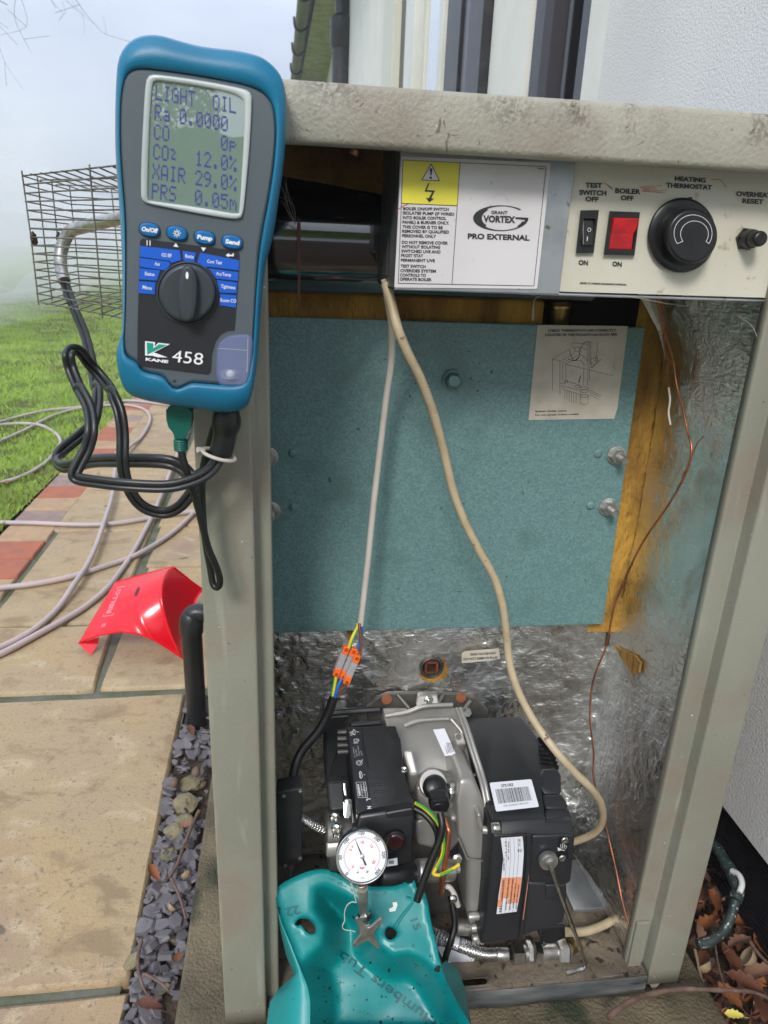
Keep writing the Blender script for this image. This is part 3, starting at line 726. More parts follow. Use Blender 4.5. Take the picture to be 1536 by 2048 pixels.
# posts: folded section front face / return / inner flange / return
def post(name, xo, xi, xf, zb, zt, sgn):
    mb = MB(); t = .0012; yf = .018
    # cross-section centre line from the outer side wall to the inner flange
    sec = [(xo, DEP * .2), (xo, 0), (xi, 0), (xi, yf), (xf, yf), (xf, yf + .010)]
    r = .0022; pts = []
    for i, p in enumerate(sec):
        p = Vector(p)
        if i in (0, len(sec) - 1): pts.append(p); continue
        a, b = Vector(sec[i - 1]), Vector(sec[i + 1]); s0 = p + (a - p).normalized() * r; e0 = p + (b - p).normalized() * r
        for k in range(5): tt = k / 4; pts.append(s0 * (1 - tt) ** 2 + p * 2 * tt * (1 - tt) + e0 * tt * tt)
    n = len(pts); V = []; F = []
    nz_ = 40
    for j in range(nz_ + 1):
        z = zb + (zt - zb) * j / nz_
        for p in pts: V.append((p.x, p.y + .0004 * noise.noise(Vector((p.x * 30, z * 9, sgn))), z))
    for j in range(nz_):
        for i in range(n - 1): a = j * n + i; F.append((a, a + 1, a + n + 1, a + n))
    mb.add(V, F, 'casing', True)
    ob = mb.build(name, boiler)
    so = ob.modifiers.new('thickness', 'SOLIDIFY'); so.thickness = .0014; so.offset = 0
    return ob
pl = post('post', OX0, -.0325, Y(545, 1250, .018).x, .0, LZ0 + .02, 1)
pr = post('post', OX1, Y(1424, 1419, 0).x, Y(1362, 1419, .018).x, .0, LZ0 + .02, 2)
# right post: spacer foot on the inner flange, front foot tip
mb = MB(); xf = Y(1362, 1419, .018).x
mb.box(xf + .0005, xf + .0165, .0130, .0165, .0, .085, 'casing', .0006); mb.prism([(.424, -.0008, 0), (.436, -.0008, 0), (.431, -.0008, -.013)], (0, .0015, 0), 'casing'); mb.build('post_foot', pr)
for (x, z) in ((-.060, .02), (.4275, .012)): mb = MB(); mb.lathe((x, -.0008, z), (0, -1, 0), [(0, .0016), (.0006, .0016), (.001, .0009)], 'galv', 12); mb.build('rivet', boiler)
# side and back panels
mb = MB(); mb.box(OX0, OX0 + .0012, .11, DEP, 0, LZ1 - .01, 'casing'); mb.box(OX1 - .0012, OX1, .11, DEP, 0, LZ1 - .01, 'casing'); mb.box(OX0, OX1, DEP, DEP + .001, 0, LZ1 - .01, 'casing'); mb.build('side_panels', boiler)
# lid: folded sheet with rolled front edge
mb = MB(); yl = -.013; r = .004
sec = [(LZ0 + .003, yl + .016), (LZ0, yl + .014), (LZ0 - .0005, yl + .004), (LZ0 + .0012, yl + .001), (LZ0 + .004, yl), (LZ1 - .004, yl), (LZ1 - .0015, yl + .001), (LZ1, yl + .004), (LZ1 + .006, .20), (LZ1 - .002, DEP + .02), (LZ0, DEP + .022)]
V = []; F = []; n = len(sec); nx = 60
for i in range(nx + 1):
    x = -.088 + (.472 + .088) * i / nx
    for (z, y) in sec: w = .0007 * noise.noise(Vector((x * 14, z * 30, y))); V.append((x, y + w, z + w))
for i in range(nx):
    for k in range(n - 1): a = i * n + k; F.append((a, a + n, a + n + 1, a + 1))
mb.add(V, F, 'lid_paint', True)
for x in (-.088, .472): mb.add([(x, y, z) for z, y in sec], [list(range(n))], 'lid_paint')
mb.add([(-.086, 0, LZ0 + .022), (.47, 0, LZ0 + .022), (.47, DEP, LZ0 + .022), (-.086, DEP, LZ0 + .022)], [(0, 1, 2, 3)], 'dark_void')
mb.build('lid', boiler)
# base tray with folded front lip and oval slot
mb = MB(); tz = .015; y0 = .0
outl = [Vector((-.03, y0)), Vector((.4185, y0)), Vector((.4185, .50)), Vector((-.03, .50))]
sl = [(.165 + .0, .0), ]
c0, c1 = Z(*q('P', (292, 1085)), tz), Z(*q('P', (425, 1072)), tz)
hole = [(c0.x + (math.cos(a) * .0045), c0.y + math.sin(a) * .0045) for a in [math.pi / 2 + math.pi * k / 6 for k in range(7)]] + [(c1.x + (math.cos(a) * .0045), c1.y + math.sin(a) * .0045) for a in [-math.pi / 2 + math.pi * k / 6 for k in range(7)]]
V2, F2 = sheet([tuple(p) for p in outl], [hole], .014)
add_sheet(mb, V2, F2, lambda x, y: Vector((x, y, tz + .0012 * noise.noise(Vector((x * 20, y * 20, 0))))), 'tray', .0015, (0, 0, -1), True)
prof = [(tz + .0002, y0 + .003), (tz - .0006, y0 + .0006), (tz - .003, y0 - .0005), (-.006, y0 - .0008), (-.016, y0 + .0005), (-.0165, y0 + .012)]
V = []; F = []
for i in range(41):
    x = -.03 + .4485 * i / 40
    for (z, y) in prof: V.append((x, y + .0016 * noise.noise(Vector((x * 16, z * 40, 2))), z + .0012 * noise.noise(Vector((x * 22, z * 10, 4)))))
for i in range(40):
    for k in range(5): a = i * 6 + k; F.append((a, a + 6, a + 7, a + 1))
mb.add(V, F, 'tray_lip', True)
mb.box(.36, .405, .09, .17, tz, tz + .006, 'galv', .001)
mb.build('base_tray', boiler)
# foil lining
def foil(name, fn, nu, nv, amp, mask=None, mt='foil'):
    mb = MB(); V = []; F = []; keep = {}
    for j in range(nv + 1):
        for i in range(nu + 1):
            u, v = i / nu, j / nv; p, nrm = fn(u, v); p = Vector(p)
            w = p * 34
            d = amp * (abs(noise.noise(w)) * 1.2 + .6 * abs(noise.noise(w * 2.3 + Vector((3, 1, 7)))) + .3 * noise.noise(w * 5)) + amp * 2.2 * noise.noise(p * 9)
            V.append(p + Vector(nrm) * d)
    for j in range(nv):
        for i in range(nu):
            u, v = (i + .5) / nu, (j + .5) / nv
            if mask and not mask(u, v): continue
            a = j * (nu + 1) + i; F.append((a, a + 1, a + nu + 2, a + nu + 1))
    mb.add(V, F, mt, True); return mb.build(name, boiler)
SXW = .408
# side lining, ragged inner edge beside the wool
def sidefn(u, v):
    y = .024 + u * .20; z = .02 + v * .77
    rag = .012 * noise.noise(Vector((z * 12, 3, 1))) + .006 * noise.noise(Vector((z * 50, 3, 1)))
    if z > .34 and u > .7: y = min(y, .1885 + rag * .35 + (.02 if z < .42 else 0))
    bulge = -.05 * max(0, 1 - abs(z - .055) / .055) * (.25 + u) * .9 if z < .11 else 0
    top = -.05 * max(0, (z - .71) / .08) ** 1.5 * u
    return (SXW + bulge * .75 + top, y, z), (-1, 0, 0)
foil('foil_lining', sidefn, 70, 260, .0012, mt='foil_side')
def backfn(u, v):
    x = -.03 + u * .45; z = .02 + v * .39
    return (x, .212 - .012 * math.exp(-((x - .17) / .07) ** 2 - ((z - .36) / .05) ** 2), z), (0, -1, 0)
hc = Y(*q('L', (712, 250)), .205)
def bmask(u, v):
    x = -.03 + u * .45; z = .02 + v * .39
    return (x - hc.x) ** 2 + (z - hc.z) ** 2 > .014 ** 2
foil('foil_lining', backfn, 170, 150, .0026, bmask)
# yellow mineral wool
def wool(name, x0, x1, yc, z0, z1, amp, nu, nv, mt='wool', edge=None):
    mb = MB(); V = []; F = []
    for j in range(nv + 1):
        for i in range(nu + 1):
            x = x0 + (x1 - x0) * i / nu; z = z0 + (z1 - z0) * j / nv
            if edge: z = edge(x, z, j / nv)
            d = amp * noise.noise(Vector((x * 30, z * 18, 4))) + amp * .7 * noise.noise(Vector((x * 110, z * 45, 2))) + amp * .4 * noise.noise(Vector((x * 260, z * 120, 2)))
            V.append((x, yc + d, z))
    for j in range(nv):
        for i in range(nu): a = j * (nu + 1) + i; F.append((a, a + 1, a + nu + 2, a + nu + 1))
    mb.add(V, F, mt, True); return mb.build(name, boiler)
wool('mineral_wool', .370, .43, .1925, .372, .80, .003, 20, 160)
def wedge(x, z, t):
    if t < 1: return z
    return z + .008 * noise.noise(Vector((x * 16, 0, 5))) + (.012 if x < -.01 else 0) + .012 * math.exp(-((x - .11) / .07) ** 2)
wool('mineral_wool', -.06, .262, .1862, .742, .775, .002, 120, 16, edge=wedge)
mb = MB(); V = []; F = []
for i in range(121):
    x = -.05 + .31 * i / 120; zt = wedge(x, .7755, 1)
    for k in range(5): V.append((x, .183 + .012 * k + .002 * noise.noise(Vector((x * 60, k, 1))), zt + .001 + .006 * k * (.6 + .4 * noise.noise(Vector((x * 30, k * 2, 7))))))
for i in range(120):
    for k in range(4): a = i * 5 + k; F.append((a, a + 5, a + 6, a + 1))
mb.add(V, F, 'foil', True); mb.build('torn_foil', boiler)
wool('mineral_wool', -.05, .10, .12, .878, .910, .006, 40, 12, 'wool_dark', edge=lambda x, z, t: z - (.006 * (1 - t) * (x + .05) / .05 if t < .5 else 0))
mb = MB()
for (pts) in [[(1228, 1290), (1243, 1300), (1268, 1310), (1280, 1325), (1276, 1345), (1265, 1350), (1250, 1330)]]:
    p = [X(u, v, SXW - .0045) for u, v in pts]; mb.prism(p, (.003, 0, 0), 'wool')
mb.prism([X(u, v, SXW - .0052) for u, v in [(1240, 1313), (1262, 1345), (1274, 1372), (1268, 1376), (1250, 1345)]], (.001, 0, 0), 'foil_edge')
mb.build('wool_tear', boiler); mb = MB()
p = [Y(u, v, .197) for u, v in q('L', (655, 285), (700, 292), (745, 285), (775, 235), (782, 262), (775, 295), (720, 318), (668, 308))]; mb.prism(p, (0, .006, 0), 'wool')
mb.build('wool_tear', boiler); mb = MB()
p = [Y(u, v, .197) for u, v in q('T', (680, 410), (770, 425), (760, 470), (700, 500))]; mb.prism(p, (0, .006, 0), 'wool')
mb.build('wool_tear', boiler)
# inspection plug
mb = MB(); pc = Y(*q('L', (708, 250)), .200)
mb.lathe(pc, (0, -1, .05), [(-.02, .0135), (.0, .0150), (.003, .0150), (.004, .0135), (.002, .0115), (-.012, .0108), (-.012, .0005)], 'cast_dark', 26, cap=False)
for dx, dz, w, h in ((-.007, 0, .0015, .007), (.007, 0, .0015, .007), (0, .007, .007, .0015), (0, -.007, .007, .0015)): mb.box(pc.x + dx - w, pc.x + dx + w, pc.y - .002, pc.y + .006, pc.z + dz - h, pc.z + dz + h, 'copper')
mb.build('inspection_plug', boiler)
mb = MB(); sf = SY(.196)
mb.prism([Y(u, v, .196) for u, v in q('L', (842, 192), (860, 182), (1005, 170), (1010, 215), (925, 226), (842, 234))], (0, .0012, 0), 'sticker_old', .0)
mb.text('REAR WATERWAY', q('L', (880, 200)), q('L', (992, 194)), 4.5, SY(.1955), 'print_black', bold=.02); mb.text('DO NOT REMOVE PLUG', q('L', (850, 221)), q('L', (998, 213)), 4.5, SY(.1955), 'print_black', bold=.02)
mb.build('plug_label', boiler)
# dark structure deep in the casing
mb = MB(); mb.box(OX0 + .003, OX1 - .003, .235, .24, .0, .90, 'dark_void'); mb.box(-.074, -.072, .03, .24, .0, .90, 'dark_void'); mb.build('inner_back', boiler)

# teal combustion door
TY = .178
door = MB(); p1 = [Y(u, v, TY) for u, v in ((1292, 650), (1206, 1252))]
xr0, xr1 = p1[0].x, p1[1].x; zb_, zt_ = Y(900, 1257, TY).z, Y(900, 644, TY).z
door.prism([(-.058, TY, zb_), (xr1, TY, zb_), (xr0, TY, zt_), (-.058, TY, zt_)], (0, .006, 0), 'teal_paint', .0012, 2)
teal = door.build('heat_exchanger_door', boiler)
def nut(mb, c, r, h, mt='steel_dull', ph=0, ax=(0, -1, 0)): mb.lathe(c, ax, [(0, r), (h * .8, r), (h, r * .88)], mt, 6, False, ph=ph)
def stud(u, v, name='stud', ln=.016):
    mb = MB(); c = Y(u, v, TY - .0005)
    mb.lathe(c, (0, -1, 0), [(0, .0108), (.0014, .0108), (.0016, .0102)], 'steel_dull', 26)
    nut(mb, c + Vector((0, -.0018, 0)), .0084, .006, ph=.3); pr_ = [(.006, .0046)]
    for k in range(int(ln / .0012)): pr_ += [(.008 + k * .0012, .0046), (.0086 + k * .0012, .0041)]
    mb.lathe(c, (0, -1, 0), pr_ + [(.008 + ln, .004)], 'steel_dull', 18); return mb.build(name, teal)
stud(1232, 911); stud(1215, 1014); stud(536, 914); stud(541, 1022)
mb = MB(); c = Y(905, 760, TY - .0005); mb.lathe(c, (0, -1, 0), [(0, .0112), (.002, .011)], 'teal_paint', 26); nut(mb, c + Vector((0, -.002, 0)), .0092, .006, 'bolt_teal', .15)
mb.lathe(c + Vector((0, -.008, 0)), (0, -1, 0), [(0, .0074), (.0012, .0068), (.0016, .005)], 'bolt_teal', 26); mb.build('hex_bolt', teal)
for u, v in ((1196, 907), (1181, 1011), (586, 906), (587, 1015)):
    mb = MB(); mb.lathe(Y(u, v, TY - .0003), (0, -1, 0), [(0, .0052), (.0012, .0046), (.002, .003), (.0022, .0005)], 'teal_paint', 20); mb.build('rivet', teal)
# diagram sticker
mb = MB(); ly = TY - .0008; sf = SY(ly)
quadl = q('K', (255, 140), (1098, 150), (1000, 915), (968, 1012), (172, 1024)); mb.prism([sf(*p) for p in quadl], (0, .0006, 0), 'sticker_old')
mb.text('CHECK THERMOSTATS ARE CORRECTLY', q('K', (350, 202)), q('K', (985, 200)), 5.0, sf, 'print_black', bold=.035, up=(1.0, -5))
mb.text('LOCATED IN THE POCKETS ON FLOW PIPE', q('K', (325, 242)), q('K', (995, 240)), 5.0, sf, 'print_black', bold=.035, up=(1.0, -5))
lines = [[(395, 750), (395, 455), (565, 355)], [(465, 790), (465, 480), (600, 400)], [(490, 660), (490, 490), (640, 420)], [(520, 650), (520, 500), (600, 465)], [(395, 455), (465, 475)], [(520, 505), (960, 612)], [(815, 290), (805, 440)], [(750, 460), (810, 435), (820, 470), (755, 540), (750, 460)],
         [(855, 455), (760, 540)], [(725, 295), (725, 510)], [(738, 295), (738, 500)], [(752, 295), (752, 500)], [(690, 500), (680, 700)], [(725, 515), (722, 700)], [(740, 515), (740, 660)], [(468, 680), (500, 690), (520, 660), (650, 700), (670, 720)], [(480, 700), (500, 740), (650, 785), (660, 790)], [(500, 710), (640, 745)],
         [(655, 790), (655, 870), (690, 885), (725, 870), (730, 790)], [(575, 320), (590, 305), (660, 310), (720, 320)], [(575, 340), (600, 350), (655, 345), (720, 370)], [(600, 350), (605, 385), (640, 390), (650, 350)], [(640, 405), (700, 440), (725, 480)], [(600, 470), (660, 470), (690, 505)],
         [(510, 750), (510, 830)], [(530, 755), (530, 840)], [(550, 760), (550, 850)], [(570, 765), (570, 858)], [(590, 772), (590, 865)], [(615, 780), (615, 870)], [(740, 745), (850, 800)], [(745, 765), (830, 810)], [(745, 785), (820, 830)], [(960, 490), (970, 510), (958, 530), (975, 550)]]
for ln in lines: mb.stroke([q('K', p) for p in ln], .55, sf, 'print_black')
for ln in ([(555, 375), (570, 430), (600, 470), (640, 440), (660, 350), (700, 300), (745, 298)], [(545, 460), (600, 470), (640, 440)]): mb.stroke([tuple(p) for p in catmull([Vector(q('K', p)) for p in ln], 5)], 1.0, sf, 'print_black')
for e_ in (ell(802, 462, 10, 14), ell(757, 497, 9, 12), ell(690, 730, 40, 14), ell(690, 755, 38, 14), ell(690, 800, 36, 14), ell(520, 665, 18, 14), ell(630, 712, 22, 12)): mb.stroke([q('K', p) for p in e_], .55, sf, 'print_black', closed=True)
mb.pf([q('K', p) for p in ((665, 598), (650, 620), (635, 670), (645, 685), (655, 640))], sf, 'teal_paint')
mb.text('System boiler range', q('K', (235, 950)), q('K', (525, 945)), 3.4, sf, 'print_black', bold=.02); mb.text('For non system boilers models', q('K', (235, 985)), q('K', (640, 975)), 3.4, sf, 'print_black', bold=.02)
mb.build('diagram_label', teal)

# flue: black gloss duct lying across the top
mb = MB(); fz, fy, fr = .828, .176, .056
mb.cyl((-.074, fy, fz), (.30, fy, fz), fr, 'flue_black', 64); mb.lathe((-.03, fy, fz), (1, 0, 0), [(0, fr + .001), (.004, fr + .003), (.008, fr + .001)], 'flue_black', 64)
mb.build('flue_duct', boiler)
mb = MB(); bx = Y(1118, 610, .20)
mb.lathe((bx.x, .20, .735), (0, 0, 1), [(0, .0125), (.03, .0125), (.031, .0135), (.034, .0135), (.035, .0125), (.11, .0125)], 'brass', 24); mb.build('thermostat_pocket', boiler)
mb = MB(); mb.box(.10, .35, .06, .235, .80, .81, 'dark_void'); mb.tube([Y(1065, 640, .14), Y(1068, 600, .13), Y(1085, 588, .12)], .0012, 'steel_dull', 6); mb.build('wiring_shelf', boiler)
mb = MB(); mb.cyl(Y(706, 309, .05), Y(710, 300, .05), .0035, 'copper_scrap', 7); mb.cyl(Y(703, 302, .05), Y(713, 306, .05), .002, 'copper_scrap', 7); mb.build('wire_end', boiler)
# cobwebs / fluff strand
mb = MB()
for k in range(9):
    pts = []; x0_ = 598 + random.uniform(-2, 2)
    for j in range(7): pts.append(Y(x0_ + random.uniform(-2.2, 2.2), 440 + j * 28 + random.uniform(-8, 8), .085))
    mb.tube(pts, random.uniform(.0002, .00045), 'core_brown', 5, 4)
for k in range(12): mb.tube([Y(565 + random.uniform(-5, 10), 345 + random.uniform(0, 60), .07), Y(580 + random.uniform(-8, 8), 410 + random.uniform(0, 10), .08), Y(592, 450, .085)], .00012, 'fluff', 4, 3)
mb.build('cobweb_strand', label='reddish dusty cobweb strand hanging in front of the black flue duct', cat='cobweb')
mb = MB(); mb.tube([Y(1245, 590, .02), Y(1340, 608, .03), Y(1440, 622, .05), Y(1500, 648, .03), Y(1522, 700, .02)], .00015, 'cable_white', 5); mb.build('cobweb_strand', label='fine pale cobweb thread under the control panel', cat='cobweb')

# control cover box + plate
def HQ(*p): return q('H', *p)
PY = .020
mb = MB(); L0, L1 = Y(790, 322, PY), Y(788, 577, PY); R0, R1 = Y(1150, 331, PY), Y(1119, 585, PY)
zt = LZ0 + .006; zb = L1.z - .001
lx = Y(790, 560, PY).x
mb.prism([(lx, PY, zb), (R1.x, PY, R1.z - .0015), (R0.x, PY, zt), (lx, PY, zt)], (0, .0014, 0), 'galv', .0006)
mb.box(lx, lx + .001, PY + .0002, .165, zb, zt, 'galv'); mb.box(lx, R1.x, PY + .004, .165, zb - .0002, zb + .001, 'galv')
cover = mb.build('wiring_cover', boiler)
mb = MB(); sf = SY(PY - .0008); sq = HQ((235, 122), (1355, 172), (1252, 1115), (182, 1105))
mb.prism([sf(*p) for p in rrect(sq, 3)], (0, .0006, 0), 'sticker')
mb.pf(HQ((248, 152), (670, 172), (652, 490), (240, 474)), sf, 'print_yellow', .0002)
mb.stroke(HQ((248, 150), (1320, 200), (1228, 1093), (212, 1073)), 1.1, sf, 'print_black', closed=True); mb.stroke(HQ((675, 170), (614, 1080)), 1.1, sf, 'print_black'); mb.stroke(HQ((240, 474), (652, 492)), 1.1, sf, 'print_black')
tri = HQ((458, 180), (520, 305), (388, 300)); mb.pf(tri, sf, 'sticker', .0003); mb.stroke(tri, 1.5, sf, 'print_black', .0005, True)
mb.pf(HQ((447, 212), (467, 213), (462, 265), (453, 265)), sf, 'print_black', .0006); mb.pf(ell(*HQ((455, 283)), 2.6, 2.4, 12), sf, 'print_black', .0006)
mb.pf(HQ((437, 322), (447, 323), (425, 374), (487, 378), (459, 437), (482, 438), (443, 468), (419, 433), (441, 435), (466, 390), (408, 386)), sf, 'print_black', .0005)
tl = [('BOILER ON/OFF SWITCH', 248, 524, 590, 530), ('ISOLATES PUMP (IF WIRED', 246, 556, 632, 566), ('INTO BOILER CONTROL', 245, 591, 572, 598), ('PANEL) & BURNER ONLY.', 243, 625, 594, 632), ('THIS COVER IS TO BE', 243, 660, 545, 667), ('REMOVED BY QUALIFIED', 241, 693, 592, 700), ('PERSONNEL ONLY', 240, 727, 495, 732),
      ('DO NOT REMOVE COVER', 238, 776, 583, 783), ('WITHOUT ISOLATING', 236, 809, 525, 814), ('SWITCHED LIVE AND', 235, 842, 528, 849), ("FROST 'STAT", 233, 875, 398, 879), ('PERMANENT LIVE', 231, 910, 486, 914), ('TEST SWITCH', 229, 954, 416, 959), ('OVERIDES SYSTEM', 227, 988, 494, 993), ('CONTROLS TO', 225, 1021, 419, 1025), ('OPERATE BOILER', 223, 1052, 461, 1057)]
for t, a, b, c, d in tl: mb.text(t, HQ((a, b)), HQ((c, d)), 22 / 3.746, sf, 'print_black', bold=.03)
mb.text('GRANT', HQ((908, 553)), HQ((1030, 557)), 6.4, sf, 'print_black', bold=.03); mb.text('VORTEX', HQ((848, 612)), HQ((1088, 620)), 13, sf, 'print_black', bold=.045)
mb.text('PRO EXTERNAL', HQ((732, 738)), HQ((1195, 752)), 10.5, sf, 'print_black', bold=.04); mb.text('YR0EA', HQ((1252, 218)), HQ((1306, 221)), 2.6, sf, 'print_black', bold=.03)
# the G swoosh: outer and inner ellipse arcs, open at the right
O_, I_ = [], []
for k in range(41):
    a = math.radians(-42 - 318 * k / 40)
    O_.append((980 + 207 * math.cos(a), 585 + 96 * math.sin(a))); I_.append((988 + 178 * math.cos(a) * (.98 if True else 1), 585 + 90 * math.sin(a)))
for k in range(40): mb.pf(HQ(O_[k], O_[k + 1], I_[k + 1], I_[k]), sf, 'print_black', .0004)
for k in range(6, 38):   # thickened left and right flanks
    t = math.sin(math.pi * ((k - 6) / 31)) if k < 26 else .7
    for e in (0,): pass
    mb.pf(HQ(O_[k], O_[k + 1], (I_[k + 1][0] + (24 if I_[k + 1][0] < 860 else (-16 if I_[k + 1][0] > 1120 else 0)), I_[k + 1][1]), (I_[k][0] + (24 if I_[k][0] < 860 else (-16 if I_[k][0] > 1120 else 0)), I_[k][1])), sf, 'print_black', .0005)
mb.pf(HQ((1088, 578), (1187, 582), (1186, 600), (1110, 592), (1092, 592)), sf, 'print_black', .0005)
random.seed(21)
mb.stroke(HQ((200, 528), (240, 498), (285, 480)), 1.0, sf, 'print_red')
for k in range(70):
    x, y = random.uniform(260, 1300), random.uniform(190, 700); mb.pf(HQ((x, y), (x + random.uniform(2, 7), y + 2), (x + 3, y + random.uniform(2, 7))), sf, 'print_grey' if random.random() < .6 else 'print_black', .0004)
mb.stroke(HQ((925, 250), (950, 232), (985, 255), (920, 275)), .5, sf, 'print_grey'); mb.stroke(HQ((915, 410), (925, 440), (960, 395), (1010, 415), (1045, 465), (1020, 440)), .5, sf, 'print_grey')
mb.build('warning_sticker', cover)
mb = MB(); sx = SX(lx - .0006); mb.add([toward(sx(*p), 0) for p in q('J', (1195, 105), (1285, 105), (1250, 1325), (1168, 1310))], [(0, 1, 2, 3)], 'side_label')
mb.stroke(q('J', (1180, 760), (1265, 763)), .5, sx, 'print_black')
for t, a, b in (('WIRING DIAGRAM', (1200, 1300), (1212, 900)), ('INSTALLER PERMANENT LIVE', (1228, 1310), (1245, 790)), ('L N E', (1215, 700), (1222, 630))): mb.text(t, q('J', a), q('J', b), 2.6, sx, 'print_black', bold=.02)
mb.build('side_label', cover)

# control panel
mb = MB(); CY = .0245; sf = SY(CY - .0002)
c0, c1, c2, c3 = Y(1119, 583, CY), Y(1533, 592, CY), Y(1545, 330, CY), Y(1149, 318, CY)
mb.prism([(.2155 - .004, CY, c0.z), (.413, CY, c0.z + .001), (.413, CY, LZ0 + .006), (.2155 - .004, CY, LZ0 + .006)], (0, .0015, 0), 'cream_panel')
mb.prism([(.2162, CY - .0006, c0.z - .0012), (.413, CY - .0006, c0.z - .0005), (.413, CY + .012, c0.z - .0005), (.2162, CY + .012, c0.z - .0012)], (0, 0, -.0022), 'galv', .0009)
def IQ(*p): return q('I', *p)
for t, a, b, c, d, h in (('TEST', 250, 264, 368, 267, 34), ('SWITCH', 207, 315, 398, 320, 34), ('OFF', 250, 360, 342, 364, 33), ('BOILER', 459, 302, 638, 311, 34), ('OFF', 498, 352, 589, 357, 33), ('HEATING', 880, 216, 1096, 229, 32), ('THERMOSTAT', 818, 262, 1142, 280, 32), ('OVERHEAT', 1312, 324, 1560, 336, 34), ('RESET', 1354, 373, 1504, 381, 33), ('ON', 201, 807, 267, 811, 33), ('ON', 439, 817, 505, 822, 33), ('REFER TO WIRING DIAGRAM IN MANUAL', 212, 943, 540, 954, 12)):
    mb.text(t, IQ((a, b)), IQ((c, d)), h / 3.523, sf, 'print_black', bold=.04)
for k in range(7): x = 640 + random.uniform(-10, 30); y = 262 + k * 5; mb.stroke(IQ((x, y), (x + random.uniform(80, 170), y + random.uniform(-18, 12))), .8, sf, 'copper', .0002)
for k in range(3): mb.stroke(IQ((370 + k * 12, 220 + k * 10), (440, 270 + k * 5)), .8, sf, 'copper', .0002)
mb.stroke(IQ((1140, 210), (1190, 205), (1225, 235), (1240, 260)), 1.2, sf, 'copper', .0002)
for k in range(60):
    x, y = random.uniform(150, 1500), random.uniform(380, 960); mb.pf(IQ((x, y), (x + random.uniform(2, 6), y + 1), (x + 3, y + random.uniform(2, 9))), sf, 'core_brown', .0002)
panel = mb.build('control_panel', boiler)
# rockers
def frame_switch(quad, inner, depth, mt_in, name, rock=.0025):
    mb = MB(); F0 = [Y(*p, CY) for p in quad]; F1 = [Y(*p, CY - depth) for p in quad]
    cc = sum(F1, Vector()) / 4; F2 = [p.lerp(cc, .07) for p in F1]; I1 = [Y(*p, CY - depth) for p in inner]; I0 = [Y(*p, CY - depth + .003) for p in inner]
    mb.loft([F0, F1, F2, I1, I0], 'black_plastic', False, True, False)
    o = mb.build(name, panel); return o, I1
o, I1 = frame_switch(IQ((215, 425), (345, 423), (308, 725), (182, 727)), IQ((238, 482), (322, 484), (292, 672), (220, 670)), .0035, 'black_plastic', 'rocker_switch')
mb = MB(); R_ = [Vector(p) for p in I1]
P = [R_[0] + Vector((.0004, .0025, 0)), R_[1] + Vector((-.0004, .0025, 0)), (R_[1] + R_[2]) / 2 + Vector((0, -.0005, 0)), R_[2] + Vector((0, -.0035, 0)), R_[3] + Vector((0, -.0035, 0)), (R_[0] + R_[3]) / 2 + Vector((0, -.0005, 0))]
mb.prism(P, (0, .006, 0), 'black_plastic', .0006); mb.stroke(IQ(*ell(277, 562, 11, 13, 16)), 1.0, SY(CY - .0052), 'print_white', closed=True); mb.stroke(IQ((264, 612), (261, 640)), 1.4, SY(CY - .0072), 'print_white'); mb.build('rocker', o)
o, I1 = frame_switch(IQ((420, 430), (635, 438), (595, 743), (378, 738)), IQ((440, 478), (618, 482), (582, 702), (415, 698)), .004, 'switch_red', 'rocker_switch')
mb = MB(); R_ = [Vector(p) for p in I1]; mb.prism([R_[0] + Vector((0, -.0035, 0)), R_[1] + Vector((0, -.0035, 0)), (R_[1] * .7 + R_[2] * .3) + Vector((0, -.0022, 0)), (R_[1] + R_[2]) / 2 + Vector((-.0012, .0, 0)), R_[2] + Vector((0, .001, 0)), R_[3] + Vector((0, .001, 0)), (R_[0] + R_[3]) / 2 + Vector((0, .0, 0))], (0, .007, 0), 'switch_red', .0007); mb.build('rocker', o)
# thermostat knob
mb = MB(); kc = Y(*IQ((930, 600)), CY - .003); k0 = IQ((927, 600))
fr_ = [tuple(p) for p in ell(930, 600, 240, 265, 48, .12)]
fr_[:] = [(x, y) for x, y in fr_]
mb.loft([[Y(*IQ(p), CY) for p in fr_], [Y(*IQ(p), CY - .004) for p in fr_], [Y(*IQ((930 + (p[0] - 930) * .95, 600 + (p[1] - 600) * .95)), CY - .0055) for p in fr_], [Y(*IQ((940 + (p[0] - 930) * .74, 600 + (p[1] - 600) * .76)), CY - .0045) for p in fr_]], 'black_plastic', False, True, True)
mb.pf(IQ((970, 332), (1005, 332), (1000, 350), (972, 348)), SY(CY - .004), 'black_plastic')
kb = [tuple(p) for p in ell(1000, 605, 181, 196, 60, .12)]
cbx, cby = 940, 603
def kl(sc, dx, dy): return [(cbx + dx + (p[0] - 1000) * sc, cby + dy + (p[1] - 605) * sc) for p in kb]
mb.loft([[Y(*IQ(p), CY - .004) for p in kl(.98, 20, 0)], [Y(*IQ(p), CY - .0215) for p in kl(.985, 60, 2)], [Y(*IQ(p), CY - .0235) for p in kl(.95, 62, 2)], [Y(*IQ(p), CY - .024) for p in kl(.88, 62, 2)]], 'black_plastic', False, True, True)
sk = SY(CY - .0243); arc = []
for k in range(34): a = math.radians(146 + 248 * k / 33); arc.append((1008 + 134 * math.cos(a) * 1.0, 587 + 130 * math.sin(a)))
arc2 = []
for k in range(34): a = math.radians(146 + 248 * k / 33); arc2.append((1018 + 98 * math.cos(a), 592 + 92 * math.sin(a)))
arc = [(x, y) for x, y in arc]; loop = [IQ(p) for p in arc] + [IQ(p) for p in reversed(arc2)]
mb.stroke(loop, .9, sk, 'print_white', closed=True); mb.build('thermostat_knob', panel)
